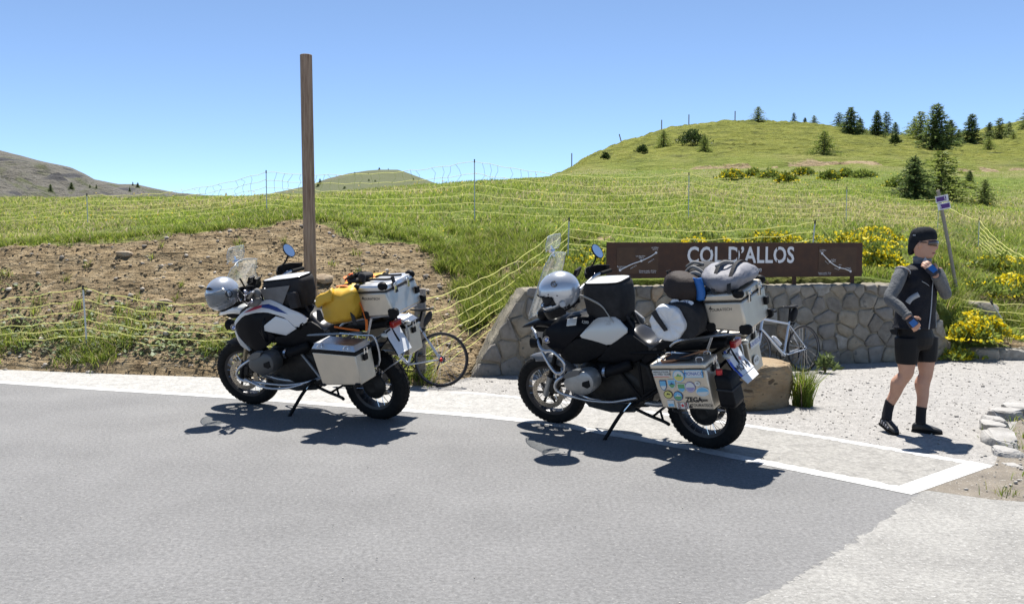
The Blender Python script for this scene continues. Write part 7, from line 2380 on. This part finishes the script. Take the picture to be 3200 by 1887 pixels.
def ring_at(c, hw, hd, n=24, e=2.3, f=tf, r=tr_, up=0.0):
    out = []
    for k in range(n):
        a = 2 * math.pi * k / n
        x = math.copysign(abs(math.cos(a)) ** (2 / e), math.cos(a)) * hw; y = math.copysign(abs(math.sin(a)) ** (2 / e), math.sin(a)) * hd
        out.append(tuple(c + r * x + f * y + Vector((0, 0, up * y))))
    return out


def head_ring(z, fwd, back, wid, nose=0.0, n=28):
    """One horizontal section of the head; fwd, back, wid in metres from its axis."""
    out = []
    for k in range(n):
        a = 2 * math.pi * k / n
        c, s = math.cos(a), math.sin(a)
        x = (fwd if c > 0 else back) * math.copysign(abs(c) ** .9, c); y = wid * math.copysign(abs(s) ** .85, s)
        if nose and abs(math.atan2(s, c)) < .34: x += nose * (1 - (abs(math.atan2(s, c)) / .34)) ** .8
        out.append(tuple(head_c + hf * x + hl * y + hu * z))
    return out


HEAD = [(-.130, .030, .045, .045, 0), (-.122, .062, .055, .052, 0), (-.108, .078, .062, .058, 0), (-.092, .080, .068, .062, .006), (-.078, .082, .074, .065, .004), (-.068, .084, .078, .067, .007), (-.055, .083, .082, .069, .014), (-.038, .082, .088, .071, .036), (-.020, .083, .092, .073, .028), (.0, .082, .096, .075, .014), (.018, .086, .098, .076, .006), (.045, .090, .098, .076, 0), (.075, .082, .092, .072, 0), (.096, .056, .066, .052, 0), (.106, .024, .03, .024, 0)]
body = MB()
body.loft([head_ring(*h) for h in HEAD])
for s in (1, -1):
    body.ball(tuple(head_c + hl * s * .076 + hf * -.012 + hu * -.012), (.012, .018, .030), 10, 7)
limb(body, [J(548, 345, YM - .01), neck0, J(540, 410, YM)], [.050, .055, .07])
body.loft([ring_at(neck0 + Vector((0, 0, -.03)), .11, .07), ring_at(chest + Vector((0, 0, .06)), .165, .10), ring_at(chest, .16, .105), ring_at(waist, .14, .10), ring_at(pel, .155, .11), ring_at(pel + Vector((0, 0, -.08)), .14, .10)])
for a, b, c in ((shR, elR, wrR), (shL, elL, wrL)):
    limb(body, [a, a.lerp(b, .5), b, b.lerp(c, .4), c], [.052, .050, .040, .040, .027])
for h, k, a, sgn in ((hipR, knR, anR, 1), (hipL, knL, anL, -1)):
    calf = k.lerp(a, .32) + Vector((-.014, .01, 0))
    limb(body, [h, h.lerp(k, .5), k.lerp(h, .10), k, k.lerp(a, .12), calf, k.lerp(a, .62), a], [.088, .082, .064, .059, .055, .063, .047, .038], 16)


def hand(mb, wrist, d, palm_n, L=.085, curl=.5, thumb=1):
    """Palm and five bent fingers; d from the wrist to the fingers, palm_n out of the palm."""
    d = d.normalized(); palm_n = (palm_n - d * palm_n.dot(d)).normalized(); side = d.cross(palm_n)
    rings = []
    for u, w, t in ((0, .027, .020), (.35, .038, .019), (.8, .042, .016), (1.0, .040, .013)):
        c = wrist + d * L * u
        rings.append([tuple(c + side * (w * math.cos(a)) + palm_n * (t * math.sin(a))) for a in [2 * math.pi * k / 14 for k in range(14)]])
    mb.loft(rings)
    for i, (off, ln) in enumerate(((-.030, .066), (-.010, .076), (.011, .071), (.031, .055))):
        p0 = wrist + d * (L * .93) + side * off
        p1 = p0 + d * ln * .42 + palm_n * ln * .10 * curl
        p2 = p1 + (d * (1 - .75 * curl) + palm_n * .8 * curl).normalized() * ln * .34
        p3 = p2 + (d * (1 - 1.5 * curl) + palm_n * 1.3 * curl).normalized() * ln * .28
        mb.tube(catmull([p0, p1, p2, p3], 3), [.0095] * 4 + [.009] * 3 + [.0082] * 2 + [.0065], 8)
    p0 = wrist + d * L * .30 + side * (-.034 * thumb)
    p1 = p0 + (d * .7 - side * thumb * .7).normalized() * .034
    p2 = p1 + (d * .9 - side * thumb * .2 + palm_n * .3).normalized() * .030
    mb.tube(catmull([p0, p1, p2], 3), [.013, .0125, .0115, .011, .0105, .010, .008], 8)


dR = (J(530, 672, YM - .33) - wrR); dL = (J(572, 388, YM - .20) - wrL)
hand(body, wrR, dR, Vector((.3, .9, -.2)), curl=.55, thumb=-1)
hand(body, wrL, dL, Vector((-.35, .85, .25)), curl=.6, thumb=1)
bo = body.build('body', M_SKIN, man, smooth=True)
md = bo.modifiers.new('skin_surface', 'REMESH'); md.mode = 'VOXEL'; md.voxel_size = .0055; md.use_smooth_shade = True
md = bo.modifiers.new('soften', 'SMOOTH'); md.factor = .5; md.iterations = 3
# face details: lips, brow are in the shape; lips as a child of the body
MB().tube(catmull([head_c + hf * .080 + hl * .026 + hu * -.083, head_c + hf * .0915 + hl * .010 + hu * -.079, head_c + hf * .0915 + hl * -.010 + hu * -.079, head_c + hf * .080 + hl * -.026 + hu * -.083], 4), .0045, 7).build('lips', pbr('lips', (.33, .12, .10), .5), bo, smooth=True)


def garment(name, mb, mat, voxel=.009, it=4, parent=None):
    o = mb.build(name, mat, parent or man, smooth=True)
    md = o.modifiers.new('cloth_surface', 'REMESH'); md.mode = 'VOXEL'; md.voxel_size = voxel; md.use_smooth_shade = True
    md = o.modifiers.new('soften', 'SMOOTH'); md.factor = .5; md.iterations = it
    return o


# sleeves and shoulders of the grey knit
mb = MB()
for a, b, c in ((shR, elR, wrR), (shL, elL, wrL)):
    e = b + (b - (a + c) / 2).normalized() * .012
    limb(mb, [a + Vector((0, 0, .0)), a.lerp(b, .3), a.lerp(b, .65), e, b.lerp(c, .45), c.lerp(b, .10)], [.050, .058, .054, .048, .046, .034], 16)
mb.loft([ring_at(neck0 + Vector((0, 0, -.005)), .085, .072), ring_at(neck0 + Vector((0, 0, -.035)), .14, .082), ring_at(neck0 + Vector((0, 0, -.065)), .150, .085), ring_at(chest + Vector((0, 0, .075)), .150, .095), ring_at(chest, .15, .105), ring_at(waist, .15, .10)])
limb(mb, [J(549, 352, YM - .01), J(546, 392, YM)], [.064, .075])
garment('knit_shirt', mb, M_SWEAT, .008, 3)
for w, e in ((wrR, elR), (wrL, elL)):
    MB().tube([w.lerp(e, .04), w.lerp(e, .14)], [.040, .044], 14).build('cuff', M_SWEAT, man, smooth=True)
# vest
up = Vector((0, 0, 1))
hem = J(506, 664, YM)
mb = MB()
rv = [(neck0 + up * -.002, .080, .082), (neck0 + up * -.022, .138, .098), (neck0 + up * -.048, .176, .114), (neck0 + up * -.085, .186, .124), (chest + up * .06, .178, .132), (chest + up * .0, .170, .138), (chest + up * -.07, .176, .142), (waist, .180, .142), (waist + up * -.05, .188, .146), (hem, .196, .150)]
mb.loft([ring_at(c, w, d, 28, 2.2) for c, w, d in rv])
vest = garment('vest', mb, M_VEST, .009, 3)
# collar, zip, armhole piping, pale side panels
ring1 = ring_at(neck0 + up * .0, .068, .072, 24, 2.1); ring2 = ring_at(neck0 + up * .062, .066, .074, 24, 2.1)
MB().loft([ring1[:9] + ring1[16:] if False else ring1, ring2], cap=False).build('collar', pbr('grey_collar', (.12, .135, .15), .6), man, smooth=True, solid=.006)
cR = [neck0 + tr_ * .055 + tf * .062 + up * .055, neck0 + tr_ * .085 + tf * .055 + up * .01, neck0 + tr_ * .075 + tf * .088 + up * -.055, neck0 + tr_ * .035 + tf * .092 + up * -.01]
MB().add([tuple(p) for p in cR], [(0, 1, 2, 3)]).build('collar_flap', M_VESTG, vest, solid=.006)


def on_vest(ang, z):
    """Point on the vest's surface; ang from its front to his right."""
    zs = [c.z for c, w, d in rv][::-1]; i = np.array(zs)
    w = float(np.interp(z, zs, [w for c, w, d in rv][::-1])); d = float(np.interp(z, zs, [d for c, w, d in rv][::-1]))
    cx = float(np.interp(z, zs, [c.x for c, w, dd in rv][::-1])); cy = float(np.interp(z, zs, [c.y for c, w, dd in rv][::-1]))
    ca, sa = math.cos(ang), math.sin(ang)
    rr = 1 / ((abs(sa) / w) ** 2.2 + (abs(ca) / d) ** 2.2) ** (1 / 2.2)
    return Vector((cx, cy, z)) + (tf * ca + tr_ * sa) * (rr + .003)


def strip(name, path, w, mat, thick=.004):
    P = catmull([on_vest(a, z) for a, z in path], 5)
    rings = []
    for i, p in enumerate(P):
        d = (P[min(i + 1, len(P) - 1)] - P[max(i - 1, 0)]).normalized(); nrm = (p - Vector((chest.x, chest.y, p.z))).normalized(); s = d.cross(nrm) * w
        rings.append([tuple(p + s), tuple(p + nrm * .002), tuple(p - s)])
    return MB().loft(rings, cap=False, closed=False).build(name, mat, vest, smooth=True, solid=thick)


zt, zh = neck0.z - .05, hem.z + .004
strip('zip', [(.0, zt), (-.03, zt - .15), (.02, zt - .32), (.10, zh)], .006, M_VESTG)
strip('chest_piping', [(.75, chest.z + .055), (.5, chest.z + .035), (.28, chest.z + .015)], .003, M_VESTG)
armp = []
for k in range(18):
    a = 2 * math.pi * k / 18
    dirv = (elR - shR).normalized(); s1 = dirv.orthogonal().normalized(); s2 = dirv.cross(s1)
    armp.append(shR - tr_ * .010 + dirv * .020 + s1 * .060 * math.cos(a) + s2 * .062 * math.sin(a))
MB().tube(armp, .005, 6, closed=True).build('armhole_piping', M_VESTG, vest, smooth=True)
for path in ([(1.35, chest.z - .13), (1.2, chest.z - .09), (.88, chest.z - .055)],):
    strip('pale_side_panel', path, .022, M_VESTG)
strip('pale_side_panel', [(1.05, zh + .10), (.92, zh + .05), (.80, zh)], .024, M_VESTG)
strip('pale_side_panel', [(-1.15, zh + .13), (-1.1, zh + .06), (-1.05, zh)], .020, M_VESTG)
# shorts
mb = MB()
mb.loft([ring_at(hem + up * .02, .158, .118), ring_at(pel, .170, .125), ring_at(pel + up * -.07, .168, .118), ring_at(pel + up * -.11, .14, .10)])
for h, k, f in ((hipR, knR, .74), (hipL, knL, .72)):
    limb(mb, [h + up * .02, h.lerp(k, .35), h.lerp(k, f)], [.102, .097, .084], 18)
garment('cycling_shorts', mb, M_SHORTS, .008, 3)
tail = [J(403, 672, YM + .02), J(440, 662, YM - .06), J(436, 696, YM - .06), J(412, 690, YM)]
MB().add([tuple(p) for p in tail], [(0, 1, 2, 3)]).build('shirt_tail', M_SHORTS, man, solid=.01)
# socks and shoes


def shoe(an, toe, heel, name, panel):
    d = (toe - heel); L = d.length; d.normalize(); side = d.cross(up).normalized(); upd = side.cross(d).normalized()
    secs = [(0, .030, .050), (.10, .036, .075), (.25, .036, .085), (.40, .038, .075), (.55, .043, .058), (.72, .046, .046), (.88, .038, .036), (1.0, .018, .022)]
    rings = []; sole = []
    for u, w, h in secs:
        c = heel + d * L * u
        rings.append([tuple(c + side * w * math.copysign(abs(math.cos(a)) ** .8, math.cos(a)) + upd * (h * .5 + h * .5 * math.copysign(abs(math.sin(a)) ** .8, math.sin(a)) + .012)) for a in [2 * math.pi * k / 16 for k in range(16)]])
        sole.append([tuple(c + side * w * 1.06 + upd * .0), tuple(c - side * w * 1.06 + upd * .0), tuple(c - side * w * 1.06 + upd * .022), tuple(c + side * w * 1.06 + upd * .022)])
    o = MB().loft(rings).build('shoe', M_SHOE, man, subsurf=1)
    MB().loft(sole).build('sole', M_RUBBER, o, bevel=.004)
    for k in range(4):
        c = heel + d * L * (.36 + .09 * k)
        MB().tube([c + side * .034 + upd * (.070 - .008 * k), c + upd * (.088 - .010 * k), c - side * .034 + upd * (.070 - .008 * k)], .004, 5).build('lace', M_SHOEG if panel else M_MATTK, o)
    if panel:
        for k in range(4):
            c = heel + d * L * (.22 + .15 * k)
            MB().tube([c - side * (.038 + .003 * k) + upd * .03, c - side * (.034 + .003 * k) + upd * (.066 - .006 * k)], .008, 6).tube([c + side * (.038 + .003 * k) + upd * .03, c + side * (.034 + .003 * k) + upd * (.066 - .006 * k)], .008, 6).build('side_panel', M_SHOEG, o, smooth=True)
    return o


hR, tR = J(362, 1090, YM + .06), J(432, 1124, YM - .14)
hL_, tL = J(497, 1112, YM + .02), J(636, 1132, YM - .10)
hR.z = .055; tR.z = .0; hL_.z = .0; tL.z = .0
shoe(anR, tR, hR, 'shoe', True); shoe(anL, tL, hL_, 'shoe', False)
for a, k, hl_ in ((anR, knR, hR), (anL, knL, hL_)):
    foot = hl_ + (tR - hR if a is anR else tL - hL_).normalized() * .07 + up * .07
    limb(MB(), [a, a], [.03, .03])
    MB().tube(catmull([foot, foot.lerp(a, .55), a.lerp(k, .07), a.lerp(k, .14)], 3), [.043] * 3 + [.042] * 4 + [.0445] * 3, 14).build('sock', M_SOCK, man, smooth=True)
# beanie: close over the forehead, slack at the back
rings = []
for z, f, b, w, dz in ((.010, .0900, .104, .0785, .018), (.028, .0935, .114, .081, .012), (.058, .0955, .119, .083, .0), (.090, .090, .114, .080, .0), (.118, .075, .096, .068, .0), (.137, .048, .064, .046, .0), (.146, .015, .02, .015, .0)):
    ring = []
    for k in range(30):
        a = 2 * math.pi * k / 30; c, s = math.cos(a), math.sin(a)
        slack = max(0, -c) ** 1.4
        x = (f if c > 0 else b) * c; y = w * math.copysign(abs(s) ** .9, s)
        zz = z + dz * max(0, c) - slack * (.135 if z < .02 else .115 if z < .05 else .055 if z < .08 else .02 if z < .1 else .0)
        ring.append(tuple(head_c + hf * (x - slack * .018) + hl * y + hu * zz))
    rings.append(ring)
bn = MB().loft(rings, cap=True).build('beanie', M_BEANIE, man, subsurf=1)
MB().box(tuple(head_c + hf * -.06 + hl * -.082 + hu * .07), (.022, .004, .010)).build('tag', M_VESTG, bn)
# wrap-round sunglasses
rings = []
for k in range(15):
    a = -1.15 + 2.3 * k / 14
    x = .100 * math.cos(a * .92) + .006; y = .079 * math.sin(a) * 1.02
    hh = .026 * (1 - .30 * (abs(a) / 1.15) ** 2)
    if abs(a) < .12: hh *= .55
    rings.append([tuple(head_c + hf * (x + .004 * (1 - abs(q))) + hl * y + hu * (.003 + q * hh)) for q in (-1, -.5, 0, .5, 1)])
sgl = MB().loft(rings, cap=False, closed=False).build('sunglasses', M_LENS, man, smooth=True, solid=.003)
for s in (1, -1):
    MB().tube([head_c + hf * .045 + hl * s * .0775 + hu * .008, head_c + hf * -.03 + hl * s * .082 + hu * .010], .004, 6).build('temple', M_MATTK, sgl)
# fingerless gloves
for w, d, n_, cu, bl in ((wrR, dR, Vector((.3, .9, -.2)), .55, 1), (wrL, dL, Vector((-.35, .85, .25)), .6, 1)):
    d = d.normalized(); pn = (n_ - d * n_.dot(d)).normalized(); sd = d.cross(pn)
    rings = []
    for u, ww, t in ((-.012, .034, .027), (.03, .041, .025), (.068, .046, .022), (.09, .045, .019)):
        c = w + d * u
        rings.append([tuple(c + sd * ww * math.cos(a) + pn * t * math.sin(a)) for a in [2 * math.pi * k / 16 for k in range(16)]])
    gvo = MB().loft(rings).build('glove', M_GLOVE, man, subsurf=1)
    bk = [w + d * u + sd * s * .030 - pn * (.026 if u < .05 else .022) for u, s in ((.02, -1), (.02, .6), (.075, .9), (.08, -.9))]
    MB().add([tuple(p) for p in bk], [(0, 1, 2, 3)]).build('glove_back', M_GLOVEB, gvo, solid=.006)
